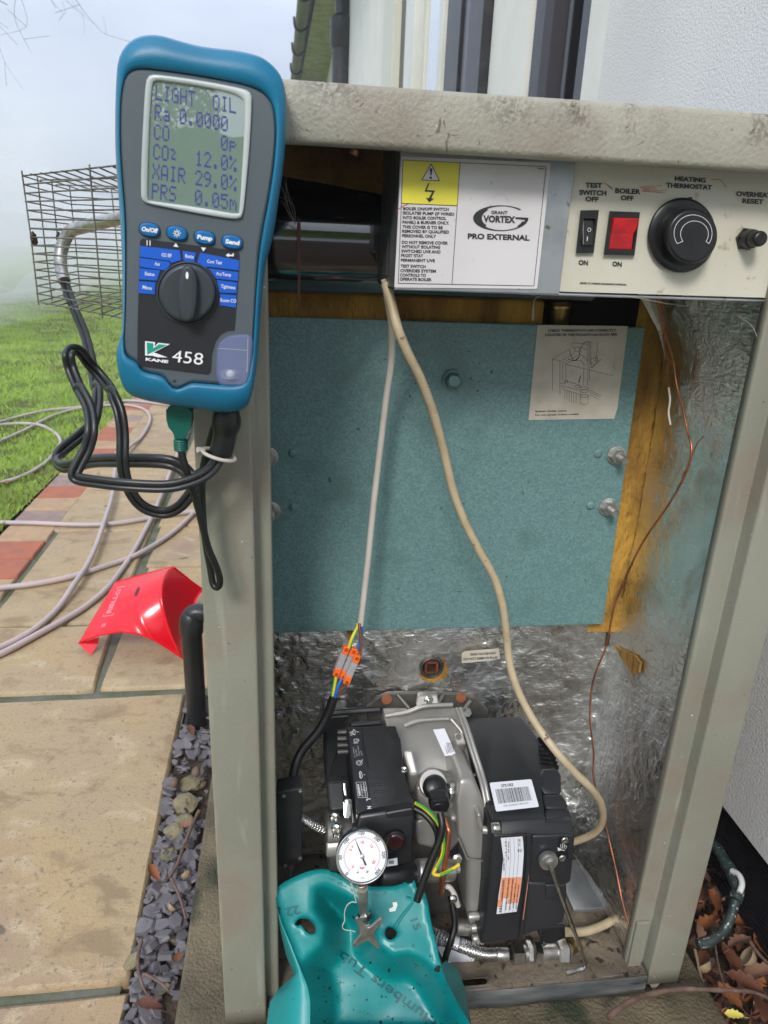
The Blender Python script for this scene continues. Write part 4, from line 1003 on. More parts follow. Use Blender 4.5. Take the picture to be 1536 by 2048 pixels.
mb = MB(); b0 = Y(*IQ((1378, 628)), CY); mb.lathe(b0, (0, -1, 0), [(0, .0092), (.003, .0092), (.004, .0085), (.004, .007)], 'black_plastic', 6, False, ph=.2); mb.lathe(b0, (0, -1, 0), [(.003, .0078), (.010, .0072), (.0102, .0062), (.019, .0060), (.0205, .0055), (.021, .004)], 'black_plastic', 32); mb.build('reset_button', panel)

# capillaries
mb = MB()
path = [(1310, 560, .10), (1318, 612, .11), (1327, 660, .12), (1345, 715, .14), (1353, 770, .15), (1366, 820, .15), (1374, 860, .15), (1383, 895, .15), (1376, 935, .15), (1352, 985, .15), (1330, 1020, .15), (1296, 1068, .15), (1272, 1110, .15), (1250, 1160, .16), (1228, 1215, .165), (1213, 1290, .17), (1193, 1340, .17), (1183, 1380, .17), (1180, 1440, .16), (1187, 1500, .15), (1188, 1560, .14), (1205, 1620, .13), (1216, 1670, .12), (1232, 1740, .10), (1244, 1800, .09), (1258, 1850, .08)]
def onwall(p):
    w = Y(*p); return w if w.x < .396 else X(p[0], p[1], .396)
mb.tube([onwall(p) for p in path], .00125, 'copper', 8, 5)
mb.tube([onwall(p) for p in [(1306, 570, .11), (1322, 605, .115), (1334, 640, .125), (1332, 665, .125), (1328, 690, .13), (1333, 715, .14), (1346, 728, .142)]], .0009, 'copper', 7, 4)
mb.tube([onwall(p) for p in [(1338, 722, .14), (1334, 745, .145), (1337, 775, .15)]], .0009, 'copper', 7, 4); mb.tube([onwall(p) for p in [(1337, 775, .15), (1340, 800, .15), (1337, 825, .15), (1341, 850, .15)]], .0011, 'cable_white', 7, 4)
mb.tube([onwall(p) for p in [(1376, 935, .149), (1386, 905, .148), (1396, 885, .147), (1408, 872, .147)]], .0006, 'copper', 6, 4)
mb.tube([onwall(p) for p in [(1372, 940, .148), (1366, 950, .147), (1362, 968, .147), (1345, 995, .148)]], .0009, 'copper', 6, 4)
mb.build('thermostat_capillary', boiler)

# flue guard: welded wire cage on the side of the casing
mb = MB(); wr = .00085
A_ = Vector((-.292, .340, 0)); B_ = Vector((-.304, .562, 0)); C_ = Vector((-.078, .075, 0)); D_ = Vector((-.078, .565, 0))
z0, z1 = .744, .878
m_ = Vector((-.180, .203, 0))
nH = 15
def wobble(p, k): return Vector(p) + Vector((noise.noise(Vector(p) * 30 + Vector((k, 0, 0))), noise.noise(Vector(p) * 30 + Vector((0, k, 0))), noise.noise(Vector(p) * 30 + Vector((0, 0, k))))) * .0016
for i in range(nH + 1):
    z = z0 + (z1 - z0) * i / nH
    mb.tube([wobble((p.x, p.y, z), 1) for p in (C_, m_, A_, B_.lerp(A_, .5), B_, (B_ + D_) / 2, D_)], wr, 'wire_steel', 6, 1)
for a, b, ks in ((A_, B_, (0, .28, .56, 1)), (C_, A_, (.52, .0)), (B_, D_, (.25, .5, .75, .99))):
    for t in ks: p = a.lerp(b, t); mb.tube([wobble((p.x, p.y, z0 - .003), 2), wobble((p.x, p.y, (z0 + z1) / 2), 2), wobble((p.x, p.y, z1 + .004), 2)], wr * 1.1, 'wire_steel', 6, 1)
for z in (z0, z1):
    for t in [k / 13 for k in range(1, 13)]:
        p = C_.lerp(A_, t); e = D_.lerp(B_, t); mb.tube([(p.x, p.y - .004, z), (e.x, e.y, z)], wr, 'wire_steel', 6, 1)
    for s_ in (.33, .66): a = C_.lerp(D_, s_); b = A_.lerp(B_, s_); mb.tube([(a.x, a.y, z + .001), (b.x, b.y, z + .001)], wr, 'wire_steel', 6, 1)
mb.build('flue_guard', boiler)
mb = MB(); mb.lathe((-.075, .33, .82), (-1, 0, -.02), [(0, .045), (.05, .045), (.05, .041), (.0, .041)], 'flue_black', 32, cap=False); mb.build('flue_outlet', boiler)
for p, lb in ((q('C', (248, 645)), 'dark shrivelled leaf scrap caught on the near corner of the wire guard'), (q('C', (432, 640)), 'dark leaf scrap hanging inside the wire guard')):
    mb = MB(); c = Y(*p, .34 if p[0] < 80 else .45); bm = bmesh.new(); bmesh.ops.create_icosphere(bm, subdivisions=2, radius=.006)
    for v in bm.verts: v.co *= 1 + .6 * noise.noise(v.co * 200 + c); v.co.x *= .5; v.co.z *= 1.3
    mb.addbm(bm, 'soil', False)
    o = mb.build('leaf_scrap', label=lb, cat='leaf scrap', group='leaf scraps caught on the guard'); o.location = c

# =================================================================== BURNER (bolted inside the casing)
def YP(z, *pts): return [Y(*(q(z, p)[:2]), p[2]) for p in pts]
# die-cast housing
mb = MB()
# main sloping body: top ridge at the back, skirt to the front
TLb, TRb = Y(763, 1413, .195), Y(914, 1412, .195)
body = [TLb, TRb, Y(952, 1552, .115), Y(866, 1560, .115), Y(800, 1545, .12), Y(782, 1480, .15)]
mb.prism(body, (0, .035, -.13), 'cast_metal', .004, 3, True)
# raised rib lines on the casting
mb.tube([Y(770, 1432, .176), Y(815, 1424, .178), Y(850, 1412, .181), Y(905, 1410, .183)], .003, 'cast_metal', 8, 5)
mb.tube([Y(808, 1452, .156), Y(835, 1442, .16), Y(862, 1439, .162), Y(896, 1438, .163), Y(902, 1442, .16)], .0025, 'cast_metal', 8, 5)
mb.tube([Y(902, 1438, .16), Y(922, 1462, .148), Y(925, 1478, .142)], .0025, 'cast_metal', 8, 4)
mb.tube([Y(862, 1556, .109), Y(880, 1552, .11), Y(950, 1550, .111)], .0022, 'cast_metal', 8, 4)
mb.prism([Y(908, 1466, .135), Y(926, 1465, .135), Y(934, 1488, .128), Y(914, 1490, .128)], (0, .01, -.02), 'cast_metal', .002)
mb.prism([Y(806, 1500, .10), Y(826, 1498, .10), Y(838, 1548, .082), Y(820, 1552, .082)], (0, .02, -.05), 'cast_metal', .003)
mb.lathe(Y(917, 1474, .132), (0, -.6, .8), [(0, .0035), (.0015, .0035), (.0015, .0015)], 'cast_dark', 14)
# lower front mass
mb.prism(YP('N', (165, 870, .085), (330, 840, .085), (480, 830, .08), (480, 1000, .078), (410, 1090, .075), (180, 1040, .075)), (0, .06, -.02), 'cast_metal', .005, 3, True)
mb.prism(YP('N', (400, 850, .07), (455, 845, .07), (455, 895, .068), (400, 895, .068)), (0, .02, 0), 'cast_metal', .004, 3, True)
mb.prism(YP('N', (180, 650, .09), (290, 575, .10), (470, 600, .10), (470, 850, .08), (360, 860, .08), (180, 880, .08)), (0, .06, -.02), 'cast_metal', .004, 3, True)
# fan volute
vol = YP('N', (465, 600, .072), (560, 588, .075), (610, 700, .068), (655, 850, .060), (665, 1100, .05), (660, 1300, .045), (625, 1600, .038), (570, 1650, .038), (512, 1500, .042), (512, 1130, .05), (455, 990, .056), (448, 760, .064))
mb.prism(vol, (0, .075, -.005), 'cast_metal', .006, 3, True)
mb.tube(YP('N', (456, 985, .052), (512, 1125, .046), (640, 1140, .046), (650, 1300, .043)), .0012, 'cast_metal', 6, 1)
mb.prism(YP('N', (585, 828, .052), (610, 830, .052), (628, 935, .049), (600, 950, .049), (582, 870, .05)), (0, .02, 0), 'cast_metal', .002)
mb.cyl(*YP('N', (615, 932, .048), (662, 938, .046)), .0045, 'cast_metal', 14, bev=.001)
for a in ((520, 1515, .035), (540, 1590, .034), (550, 1660, .034)): p = YP('N', a)[0]; mb.cyl(p, p + Vector((.016, 0, 0)), .0045, 'cast_metal', 12, bev=.001)
mb.cyl(*YP('N', (440, 1580, .05), (520, 1585, .05)), .009, 'steel_dull', 16)
# flange rim against the motor cover
rim = YP('N', (468, 120, .165), (520, 260, .14), (565, 400, .118), (610, 540, .098), (645, 670, .078), (672, 830, .062), (680, 1000, .052), (678, 1250, .045), (655, 1500, .036), (612, 1690, .03))
mb.tube(rim, .0028, 'cast_metal', 8, 5); mb.tube([p + Vector((-.0045, 0, 0)) for p in rim], .0022, 'cast_metal', 8, 5)
# hidden mass so nothing shows through
mb.box(.10, .235, .09, .2, .03, .22, 'cast_dark', .004)
# gun tube into the boiler and mounting flange
mb.cyl((.165, .19, .19), (.165, .26, .19), .06, 'cast_dark', 30); burner = mb.build('burner', boiler)
mb = MB(); fl = YP('L', (470, 385, .2), (520, 365, .2), (690, 362, .2), (850, 370, .2), (900, 385, .2), (960, 440, .2), (960, 500, .2), (430, 500, .2), (420, 430, .2))
mb.prism(fl, (0, .006, 0), 'cast_dark', .002)
for x0, y0_, x1, y1_ in ((560, 372, 610, 430), (760, 372, 730, 425), (880, 400, 840, 450)): mb.tube(YP('L', (x0, y0_, .196), (x1, y1_, .185)), .003, 'cast_dark', 8, 1)
mb.prism(YP('L', (650, 375, .190), (735, 370, .190), (745, 425, .18), (640, 425, .18)), (0, .008, 0), 'cast_metal', .002)
c = YP('L', (695, 395, .186))[0]; mb.lathe(c, (0, -1, .3), [(0, .0062), (.0012, .0062)], 'chrome', 20); nut(mb, c + Vector((0, -.0012, .0005)), .0046, .0045, 'chrome', ax=(0, -1, .3)); mb.cyl(c, c + Vector((0, -.009, .003)), .0025, 'chrome', 12)
c = YP('N', (512, 145, .17))[0]; nut(mb, c, .006, .005, 'chrome', ax=(0, -1, .3))
for p in ((512, 392), (838, 384)): c = YP('L', (*p, .192))[0]; mb.lathe(c, (0, -1, .3), [(0, .0065), (.001, .0065), (.0012, .003)], 'copper', 18)
mb.build('mounting_flange', burner)
# QR-less housing label (white sticker with printed lines)
sfh = SP((866, 1466, .145), (892, 1458, .148), (898, 1508, .123)); mb = MB()
lq = q('N', (288, 266), (365, 257), (442, 433), (366, 441)); mb.prism([toward(sfh(*p), .0024) for p in lq], (0, .0005, 0), 'label_white')
for k in range(5): mb.stroke(q('N', (378 + k * 8, 350 + k * 1), (392 + k * 9, 418 - k)), .9, sfh, 'print_black', .003)
mb.text('0052013', q('N', (388, 425)), q('N', (372, 372)), 2.5, sfh, 'print_black', .003)
mb.build('housing_label', burner)

# black motor cover, stepped box that slopes down to the front
mb = MB()
def PM(V, F, mt='cover_black', bev=.003): mb.poly([Y(*(q('N', v)[:2]), v[2]) for v in V], F, mt, bev, 3, True)
BX = [(0, 1, 2, 3), (4, 7, 6, 5), (0, 4, 5, 1), (1, 5, 6, 2), (2, 6, 7, 3), (3, 7, 4, 0)]
def shell(front, ext, mt='cover_black', bev=.003): mb.prism(YP('N', *front), ext, mt, bev, 3, True)
# side profile extruded along x, from flange plane to the right
# main upper shell
shell([(478, 182, .185), (700, 176, .185), (875, 172, .185), (930, 240, .165), (990, 322, .145), (1060, 420, .125), (1100, 500, .108), (1090, 560, .092), (1010, 640, .074), (1040, 845, .040), (1020, 862, .036), (690, 880, .040), (655, 720, .070), (600, 530, .100), (540, 360, .132)], (0, .0, -.10), bev=.006)
shell([(1005, 560, .090), (1030, 530, .094), (1120, 530, .094), (1148, 570, .088), (1150, 700, .066), (1030, 705, .066), (1000, 640, .075)], (0, .06, -.03), bev=.004)
shell([(1020, 705, .064), (1150, 700, .064), (1192, 770, .052), (1188, 800, .048), (1040, 795, .048)], (0, .07, -.04), bev=.004)
shell([(1040, 810, .046), (1090, 778, .052), (1200, 790, .052), (1218, 850, .040), (1216, 950, .028), (1040, 895, .034)], (0, .08, -.04), bev=.004)
shell([(690, 880, .034), (1040, 862, .034), (1040, 890, .032), (1220, 880, .034), (1222, 965, .022), (945, 968, .022), (930, 962, .022), (695, 975, .024)], (0, .09, -.01), bev=.003)
# lower body
shell([(690, 965, .0235), (940, 962, .0235), (905, 1320, .016), (865, 1672, .010), (600, 1708, .012), (625, 1600, .014), (665, 1250, .018)], (0, .10, 0), bev=.004)
shell([(915, 962, .0205), (945, 962, .0205), (950, 1100, .018), (925, 1320, .015), (888, 1665, .009), (862, 1672, .009), (905, 1300, .015)], (0, .10, 0), bev=.0015)
shell([(948, 975, .0215), (1238, 965, .0215), (1228, 1110, .018), (1210, 1285, .015), (1170, 1308, .0148), (1010, 1290, .0148), (925, 1290, .0155)], (0, .10, 0), bev=.003)
shell([(925, 1285, .017), (1172, 1295, .0165), (1185, 1400, .015), (1165, 1555, .012), (880, 1655, .0105)], (0, .10, 0), bev=.004)
shell([(1040, 1305, .0142), (1180, 1300, .0142), (1182, 1398, .0128), (1040, 1400, .0128)], (0, .02, 0), bev=.002)
# cooling fins at the top right edge
for k in range(7):
    t = k / 6; x0 = 985 + 18 * t; x1 = 1055 + 90 * t * .6; y_ = 312 + 170 * t; yy_ = .150 - .04 * t
    mb.prism(YP('N', (x0, y_, yy_ - .004), (x0 + 62 + 8 * t, y_ + 8, yy_ - .006), (x1 + 22, y_ + 22, yy_ - .003), (x1 + 20, y_ + 32, yy_), (x0 + 4, y_ + 14, yy_ - .003)), (0, .004, -.02), 'black_plastic', .001)
# recess around the reset sight glass
mb.prism(YP('N', (1130, 988, .0195), (1198, 985, .0195), (1190, 1135, .0165), (1120, 1130, .0165)), (0, .002, 0), 'black_plastic', .0008)
mb.prism(YP('N', (684, 888, .0215), (745, 886, .0215), (745, 962, .0205), (684, 965, .0205)), (0, .004, 0), 'dark_void')
for p in ((730, 920, .020), ): c = YP('N', p)[0]; mb.cyl(c, c + Vector((-.008, 0, 0)), .006, 'chrome', 14, bev=.001)
sfr = SY(.0182)
mb.tube([p + Vector((0, -.0004, 0)) for p in YP('N', (935, 1085, .0195), (925, 1240, .0168), (905, 1400, .0128), (888, 1530, .0098))], .0004, 'print_orange', 5, 3)
mb.pf([(960 + p[0] / 4.875, 1500 + p[1] / 4.875) for p in ((320, 826), (420, 818), (500, 822), (500, 830), (330, 834))], SY(.0205), 'cover_stain', .001)
cov = mb.build('motor_cover', burner)
for p in ((1166, 1003, .0155), (1150, 1122, .014)):
    mb = MB(); c = YP('N', p)[0]; mb.lathe(c, (0, -1, .1), [(0, .0042), (.0015, .0040), (.002, .003), (.0012, .0012)], 'chrome', 16); mb.build('cover_screw', burner)
mb = MB(); sr = SY(.0178)
for a, b, w in (((1140, 1030), (1142, 1062), .8), ((1152, 1025), (1153, 1058), .8), ((1163, 1025), (1163, 1058), .8), ((1120, 1062), (1165, 1072), 1.2)): mb.stroke(q('N', a, b), w, sr, 'print_white', .001)
mb.pf(q('N', (1120, 1050), (1150, 1068), (1122, 1075)), sr, 'print_white', .001); mb.stroke(q('N', (1165, 1040), (1180, 1042), (1172, 1062)), .8, sr, 'print_white', .001); mb.build('scale_marks', burner)
# big barcode label
sb = SP((984, 1566, .0845), (1066, 1560, .085), (1070, 1615, .0535)); mb = MB()
bq = rrect(q('N', (665, 622), (945, 598), (995, 780), (708, 812)), 3.5); pts = [toward(sb(*p), .007) for p in bq]; mb.prism(pts, (0, .0005, .0002), 'label_white')
def bl(u_, v_):  # label local -> pixel
    a, b, c, d = q('N', (665, 622), (945, 598), (995, 780), (708, 812))
    return ((a[0] * (1 - u_) + b[0] * u_) * (1 - v_) + (d[0] * (1 - u_) + c[0] * u_) * v_, (a[1] * (1 - u_) + b[1] * u_) * (1 - v_) + (d[1] * (1 - u_) + c[1] * u_) * v_)
random.seed(5); x = .10
while x < .88:
    w = random.choice((.006, .006, .010, .018)); mb.pf([bl(x, .23), bl(x + w, .23), bl(x + w, .74), bl(x, .74)], sb, 'print_black', .0076); x += w + random.choice((.006, .008, .012, .014))
mb.text('2721352', bl(.25, .17), bl(.54, .165), 5.2, sb, 'print_black', .0076, bold=.03); mb.text('27213524625T10051035', bl(.20, .86), bl(.78, .85), 3.0, sb, 'print_black', .0076)
mb.build('barcode_label', burner)
# long rating plate
mb = MB(); sq_ = SP((1007, 1675, .0225), (1040, 1673, .0225), (1015, 1820, .0135)); tn = .0045
rq = q('N', (740, 990), (885, 980), (890, 1020), (893, 1100), (882, 1250), (866, 1370), (845, 1480), (712, 1497), (725, 1380), (745, 1250), (757, 1120)); mb.prism([toward(sq_(*p), tn) for p in rq], (0, .0005, 0), 'label_white')
for (a, b, c, d) in (((746, 1255), (880, 1250), (874, 1300), (741, 1310)), ((741, 1310), (874, 1300), (862, 1385), (728, 1395)), ((722, 1400), (755, 1396), (750, 1445), (716, 1450)), ((790, 1395), (860, 1385), (855, 1420), (785, 1428))): mb.pf(q('N', a, b, c, d), sq_, 'print_orange', tn + .0005)
for k in range(4): x = 775 + k * 26; mb.stroke(q('N', (x, 988), (x + 6, 1110), (x - 6, 1250), (x - 22, 1380), (x - 34, 1488)), .45, sq_, 'print_black', tn + .0009)
def rt(t, a, b, h, bold=.03): mb.text(t, q('N', a), q('N', b), h, sq_, 'print_black', tn + .001, bold=bold)
rt('R.B.L.', (745, 1485), (748, 1435), 5); rt('INDUSTRIAL OIL BURNER', (750, 1410), (762, 1270), 2.6); rt('3761852 RDB2.2 BX 18-24', (776, 1470), (800, 1260), 2.6); rt('GAS OIL-KEROSENE 230V 50HZ', (803, 1470), (826, 1262), 2.6); rt('0.75A  IPX0D  P 90 W', (826, 1455), (846, 1290), 2.6); rt('MADE IN THE EC 2024', (845, 1465), (864, 1300), 2.4)
rt('BURNER TYPE', (765, 1205), (765, 1125), 2.4); rt('18 - 24 kW', (795, 1135), (797, 1010), 2.4); rt('1.5 - 2.0', (778, 1110), (776, 1010), 2.4)
mb.stroke([q('N', (872 - 12 * math.sin(a / 8 * math.pi), 1004 + 9 * math.cos(a / 8 * math.pi))) for a in range(9)], .8, sq_, 'print_black', tn + .001); mb.stroke([q('N', (872 - 12 * math.sin(a / 8 * math.pi), 1032 + 9 * math.cos(a / 8 * math.pi))) for a in range(9)], .8, sq_, 'print_black', tn + .001)
mb.stroke(q('N', (872, 1004), (862, 1004)), .8, sq_, 'print_black', tn + .001); rt('UK', (862, 1082), (864, 1062), 3.2); rt('CA', (878, 1084), (880, 1062), 3.2)
mb.build('rating_plate', burner)
# sight glass disc with the key in it
mb = MB(); c = YP('N', (1060, 1145, .012))[0]
mb.lathe(c, (0, -1, .12), [(-.004, .0108), (.0, .0108), (.0012, .0104), (.0012, .0086), (.002, .0082), (.002, .0058), (.0035, .003), (.004, .0024), (.003, .0018)], 'steel_dull', 40)
mb.build('sight_disc', burner)

# control box
mb = MB()
box_top = [Y(693, 1453, .128), Y(792, 1451, .128), Y(797, 1470, .12), Y(801, 1476, .118), Y(808, 1540, .078), Y(818, 1585, .052), Y(829, 1600, .044), Y(828, 1614, .038), Y(800, 1620, .037), Y(756, 1624, .037), Y(714, 1628, .037)]
mb.prism(box_top, (0, .012, -.055), 'black_soft', .0025, 3, True)
fr_ = [Y(716, 1630, .034), Y(828, 1614, .034), Y(830, 1655, .026), Y(826, 1728, .014), Y(775, 1736, .012), Y(706, 1700, .018)]
mb.prism(fr_, (0, .07, -.005), 'black_plastic', .004, 3, True)
mb.prism([Y(770, 1625, .033), Y(826, 1615, .033), Y(828, 1632, .030), Y(772, 1640, .030)], (0, .01, 0), 'black_plastic', .002)
cb = mb.build('control_box', burner)
st = SP((693, 1453, .128), (792, 1451, .128), (714, 1628, .037)); e_ = .0012
mb = MB()
mb.pf(q('M', (748, 360), (875, 357), (890, 560), (935, 860), (975, 1168), (858, 1178), (815, 900), (770, 600)), st, 'badge_black', e_)
mb.stroke(q('M', (880, 357), (895, 500), (945, 750)), 2.4, st, 'dark_void', e_ + .0004); mb.stroke(q('M', (925, 800), (978, 1168)), 1.0, st, 'dark_void', e_ + .0004)
def wt(t, a, b, h, bold=.02, mt='print_white'): mb.text(t, q('W', a), q('W', b), h, st, mt, e_ + .0006, bold=bold)
wt('L', (598, 1240), (596, 1240.01), 0.1) if False else None
mb.text('L', q('W', (650, 1240)), q('W', (652, 1268)), 8, st, 'print_white', e_ + .0006, bold=.03); mb.text('N', q('W', (662, 1345)), q('W', (664, 1380)), 7.5, st, 'print_white', e_ + .0006, bold=.03)
mb.text('WARNING', q('W', (515, 1035)), q('W', (545, 1200)), 4.2, st, 'print_white', e_ + .0006, bold=.03)
mb.stroke(q('W', (502, 1008), (635, 1005), (668, 1222), (535, 1225)), .5, st, 'print_white', e_ + .0006, True); mb.text('CONNECT L-N', q('W', (558, 1030)), q('W', (585, 1210)), 3.2, st, 'print_white', e_ + .0006); mb.text('AND EARTH', q('W', (598, 1020)), q('W', (628, 1215)), 3.0, st, 'print_white', e_ + .0006)
for e2 in (ell(628, 1108, 22, 22, 14), ell(548, 738, 42, 34, 20), ell(545, 738, 22, 18, 14)): mb.stroke([q('W', p) for p in e2], .6, st, 'print_white', e_ + .0006, True)
mb.stroke(q('W', (560, 738), (595, 700), (588, 690)), .7, st, 'print_white', e_ + .0006)
for ln in ([(470, 270), (490, 290), (490, 325), (485, 350), (460, 330), (460, 290), (470, 270)], [(510, 300), (540, 310)], [(415, 315), (455, 300)], [(420, 335), (455, 320)], [(430, 355), (465, 335)], [(475, 410), (515, 405), (518, 445), (480, 450), (475, 410)], [(470, 462), (532, 460)], [(530, 400), (545, 430), (530, 435)], [(548, 875), (560, 855), (580, 870), (592, 930), (575, 955), (555, 940), (548, 875)], [(560, 870), (570, 945)], [(610, 905), (628, 905)]): mb.stroke(q('W', *ln), .8, st, 'print_white', e_ + .0006)
for i_, (x, y0_, y1_) in enumerate(((455, 520, 660), (490, 550, 650), (520, 500, 640), (560, 570, 640))): mb.text('230V 50HZ MAX'[: 6 + i_ * 2], q('W', (x, y0_)), q('W', (x + 22, y1_)), 2.4, st, 'print_grey', e_ + .0006)
mb.build('terminal_strip', cb) if False else mb.build('terminal_strip', burner)
mb = MB()
zl = q('W', (835, 420), (860, 410), (815, 580), (870, 545), (960, 470), (945, 650), (960, 650), (915, 715), (890, 650), (918, 650), (925, 510), (870, 570), (790, 615))
mb.pf(zl, st, 'cover_black', e_ + .0004)
for j, (x0, x1, y_) in enumerate(((665, 1150, 930), (690, 980, 965), (700, 1190, 1025), (715, 1080, 1060), (720, 1190, 1125), (735, 1050, 1160), (735, 1190, 1225), (760, 1150, 1255))): mb.stroke(q('W', (x0, y_), (x1, y_ - 18)), 1.0, st, 'cover_black', e_ + .0004)
mb.build('embossed_marks', burner)
for p in ((1170, 840), (1218, 1290)):
    mb = MB(); c = toward(st(*q('W', p)), .0005); mb.lathe(c, (0, -.45, .9), [(0, .0040), (.0014, .0038), (.0020, .0028), (.0010, .001)], 'chrome', 18); mb.build('cover_screw', burner)
mb = MB()
mb.lathe(toward(st(*q('W', (1045, 355))), .0012), (0, -.45, .9), [(0, .0045), (.0002, .004)], 'dark_void', 18)
mb.build('screw_hole', burner)
mb = MB(); c = Y(*q('M', (1200, 1455)), .020); mb.lathe(c, (0, -1, .15), [(-.003, .0125), (.001, .0125), (.0018, .0118), (.0018, .0108)], 'black_plastic', 36); mb.lathe(c, (0, -1, .15), [(0, .0104), (.0018, .0098), (.0028, .007), (.003, .0005)], 'lens_red', 36); mb.build('reset_lens', burner)
mb = MB(); sl_ = SY(.010); mb.prism([sl_(*p) for p in q('M', (1125, 1632), (1222, 1614), (1225, 1680), (1110, 1697))], (0, .0006, 0), 'label_white')
for k in range(7): x = 1146 + k * 6.5; mb.stroke(q('M', (x, 1640), (x, 1668)), .6 if k % 2 else 1.0, sl_, 'print_black', .0006)
mb.build('small_label', burner)

# black bracket, coil and pump on the left
mb = MB()
mb.prism([Y(650, 1420, .17), Y(762, 1412, .17), Y(764, 1424, .165), Y(648, 1432, .165)], (0, .01, -.006), 'black_plastic', .002)
mb.prism([Y(648, 1436, .16), Y(700, 1432, .16), Y(693, 1470, .14), Y(700, 1560, .09), Y(650, 1562, .09)], (0, .05, -.01), 'black_plastic', .003)
mb.prism([Y(700, 1446, .15), Y(764, 1440, .15), Y(766, 1450, .147), Y(700, 1456, .147)], (0, .01, -.006), 'black_plastic', .002)
for k in range(5): c = Y(675, 1452 + k * 13, .155 - k * .012); mb.cyl(c, c + Vector((.012, 0, 0)), .003, 'cast_dark', 10)
mb.prism([Y(652, 1563, .085), Y(700, 1560, .085), Y(706, 1618, .06), Y(658, 1622, .06)], (0, .05, -.01), 'black_soft', .003)
mb.build('coil_bracket', burner)
mb = MB(); c = Y(688, 1592, .062)
mb.tube([Y(688, 1566, .072), Y(690, 1585, .066), Y(694, 1600, .06)], .003, 'chrome', 10, 4); mb.prism([Y(686, 1600, .055), Y(699, 1598, .055), Y(703, 1630, .045), Y(699, 1642, .042), Y(688, 1638, .042)], (0, .008, 0), 'chrome', .002)
mb.tube([Y(702, 1598, .055), Y(704, 1622, .05), Y(706, 1645, .044)], .0016, 'chrome', 8, 4); mb.build('latch', burner)
mb = MB()
mb.cyl(Y(650, 1665, .06), Y(712, 1662, .06), .024, 'cast_dark', 32, bev=.003); mb.cyl(Y(652, 1690, .045), Y(706, 1686, .045), .0125, 'cast_metal', 24, bev=.002)
mb.prism([Y(652, 1705, .035), Y(700, 1700, .035), Y(704, 1748, .025), Y(656, 1752, .025)], (0, .05, 0), 'black_soft', .006, 3, True)
for p, r in (((670, 1633), .0055), ((674, 1656), .006), ((675, 1667), .0045), ((676, 1752), .005)): mb.lathe(Y(*p, .035), (-.3, -1, .3), [(0, r), (.004, r), (.005, r * .7), (.003, r * .5)], 'chrome', 6 if r > .005 else 16)
mb.build('fuel_pump', burner)
mb = MB(); cc0, cc1 = Y(760, 1752, .028), Y(836, 1746, .034)
mb.cyl(cc0, cc1, .0115, 'black_plastic', 24, bev=.002); mb.lathe(cc0.lerp(cc1, .45), cc1 - cc0, [(0, .0122), (.003, .0122)], 'black_plastic', 24)
mb.build('motor_drive', burner)
mb = MB(); c0_, c1_ = Y(833, 1742, .030), Y(906, 1738, .036); mb.cyl(c0_, c1_, .0125, 'steel_dull', 28, bev=.002)
ss = SY(.0195)
for k in range(5): mb.text(('CAPACITOR', '4 uF 5%', '450V 50HZ', '25/85/21', 'CLASS B')[k], (840 + k * 12, 1756), (842 + k * 12, 1722), 3.0, ss, 'print_black', .0)
mb.cyl(c1_, c1_ + (c1_ - c0_) * .16, .005, 'cast_metal', 14); mb.build('capacitor', burner)
mb = MB(); c = Y(*q('N', (295, 650)), .075); mb.lathe(c + Vector((0, .006, 0)), (0, -.7, .7), [(-.004, .0165), (.0, .0165), (.0015, .0155), (.0015, .0145)], 'cast_metal', 36); mb.lathe(c, (0, -.7, .7), [(0, .0135), (.005, .0135), (.007, .012), (.009, .010), (.010, .002)], 'black_plastic', 30)
a, b = Y(*q('N', (310, 690)), .055), Y(*q('N', (325, 790)), .04); mb.cyl(a, b, .0075, 'black_plastic', 16, r2=.009, bev=.001)
mb.prism([Y(*q('N', p), .038) for p in ((272, 735), (390, 725), (405, 775), (385, 828), (330, 820), (268, 812))], (0, .016, 0), 'black_plastic', .003)
mb.build('photocell_plug', burner)
mb = MB(); c = Y(*q('N', (402, 615)), .082)
mb.lathe(c, (.05, -.5, -1), [(0, .0062), (.004, .0062), (.005, .0045), (.008, .0045), (.009, .0055), (.012, .0055), (.013, .003), (.018, .003), (.022, .0012)], 'chrome', 18); mb.build('bleed_nipple', burner)
mb = MB(); mb.tube(YP('N', (360, 850, .036), (385, 920, .030), (392, 960, .027), (372, 1130, .020), (352, 1270, .018), (342, 1355, .022)), .0030, 'copper_bright', 12, 4); mb.build('oil_tube', burner)
mb = MB()
mb.tube(YP('N', (165, 752, .044), (230, 790, .040), (290, 850, .035), (335, 930, .030), (355, 1020, .025), (345, 1110, .020), (305, 1190, .015), (290, 1225, .013), (330, 1235, .0125), (400, 1205, .015), (462, 1165, .02)), .0019, 'core_yellow', 10, 5)
mb.tube([p + Vector((.0008, -.0008, .0008)) for p in YP('N', (165, 752, .044), (230, 790, .040), (290, 850, .035), (335, 930, .030), (355, 1020, .025), (345, 1110, .020), (305, 1190, .015))], .0015, 'core_green', 8, 5)
mb.tube([p + Vector((0, -.0012, 0)) for p in YP('N', (330, 1233, .0125), (400, 1203, .015), (440, 1175, .02))], .0014, 'core_green', 8, 5); mb.build('earth_wire', burner)
mb = MB(); mb.tube(YP('N', (160, 790, .044), (230, 830, .038), (290, 900, .03), (320, 990, .026), (300, 1090, .02), (250, 1220, .014), (200, 1350, .008)), .0034, 'cable_black', 12, 5); mb.build('black_lead', burner); mb = MB(); mb.tube(YP('N', (335, 820, .034), (348, 900, .026), (330, 1000, .02), (270, 1150, .012), (215, 1300, .004), (180, 1410, -.002)), .0040, 'cable_black', 12, 5); mb.build('black_lead', burner); mb = MB()
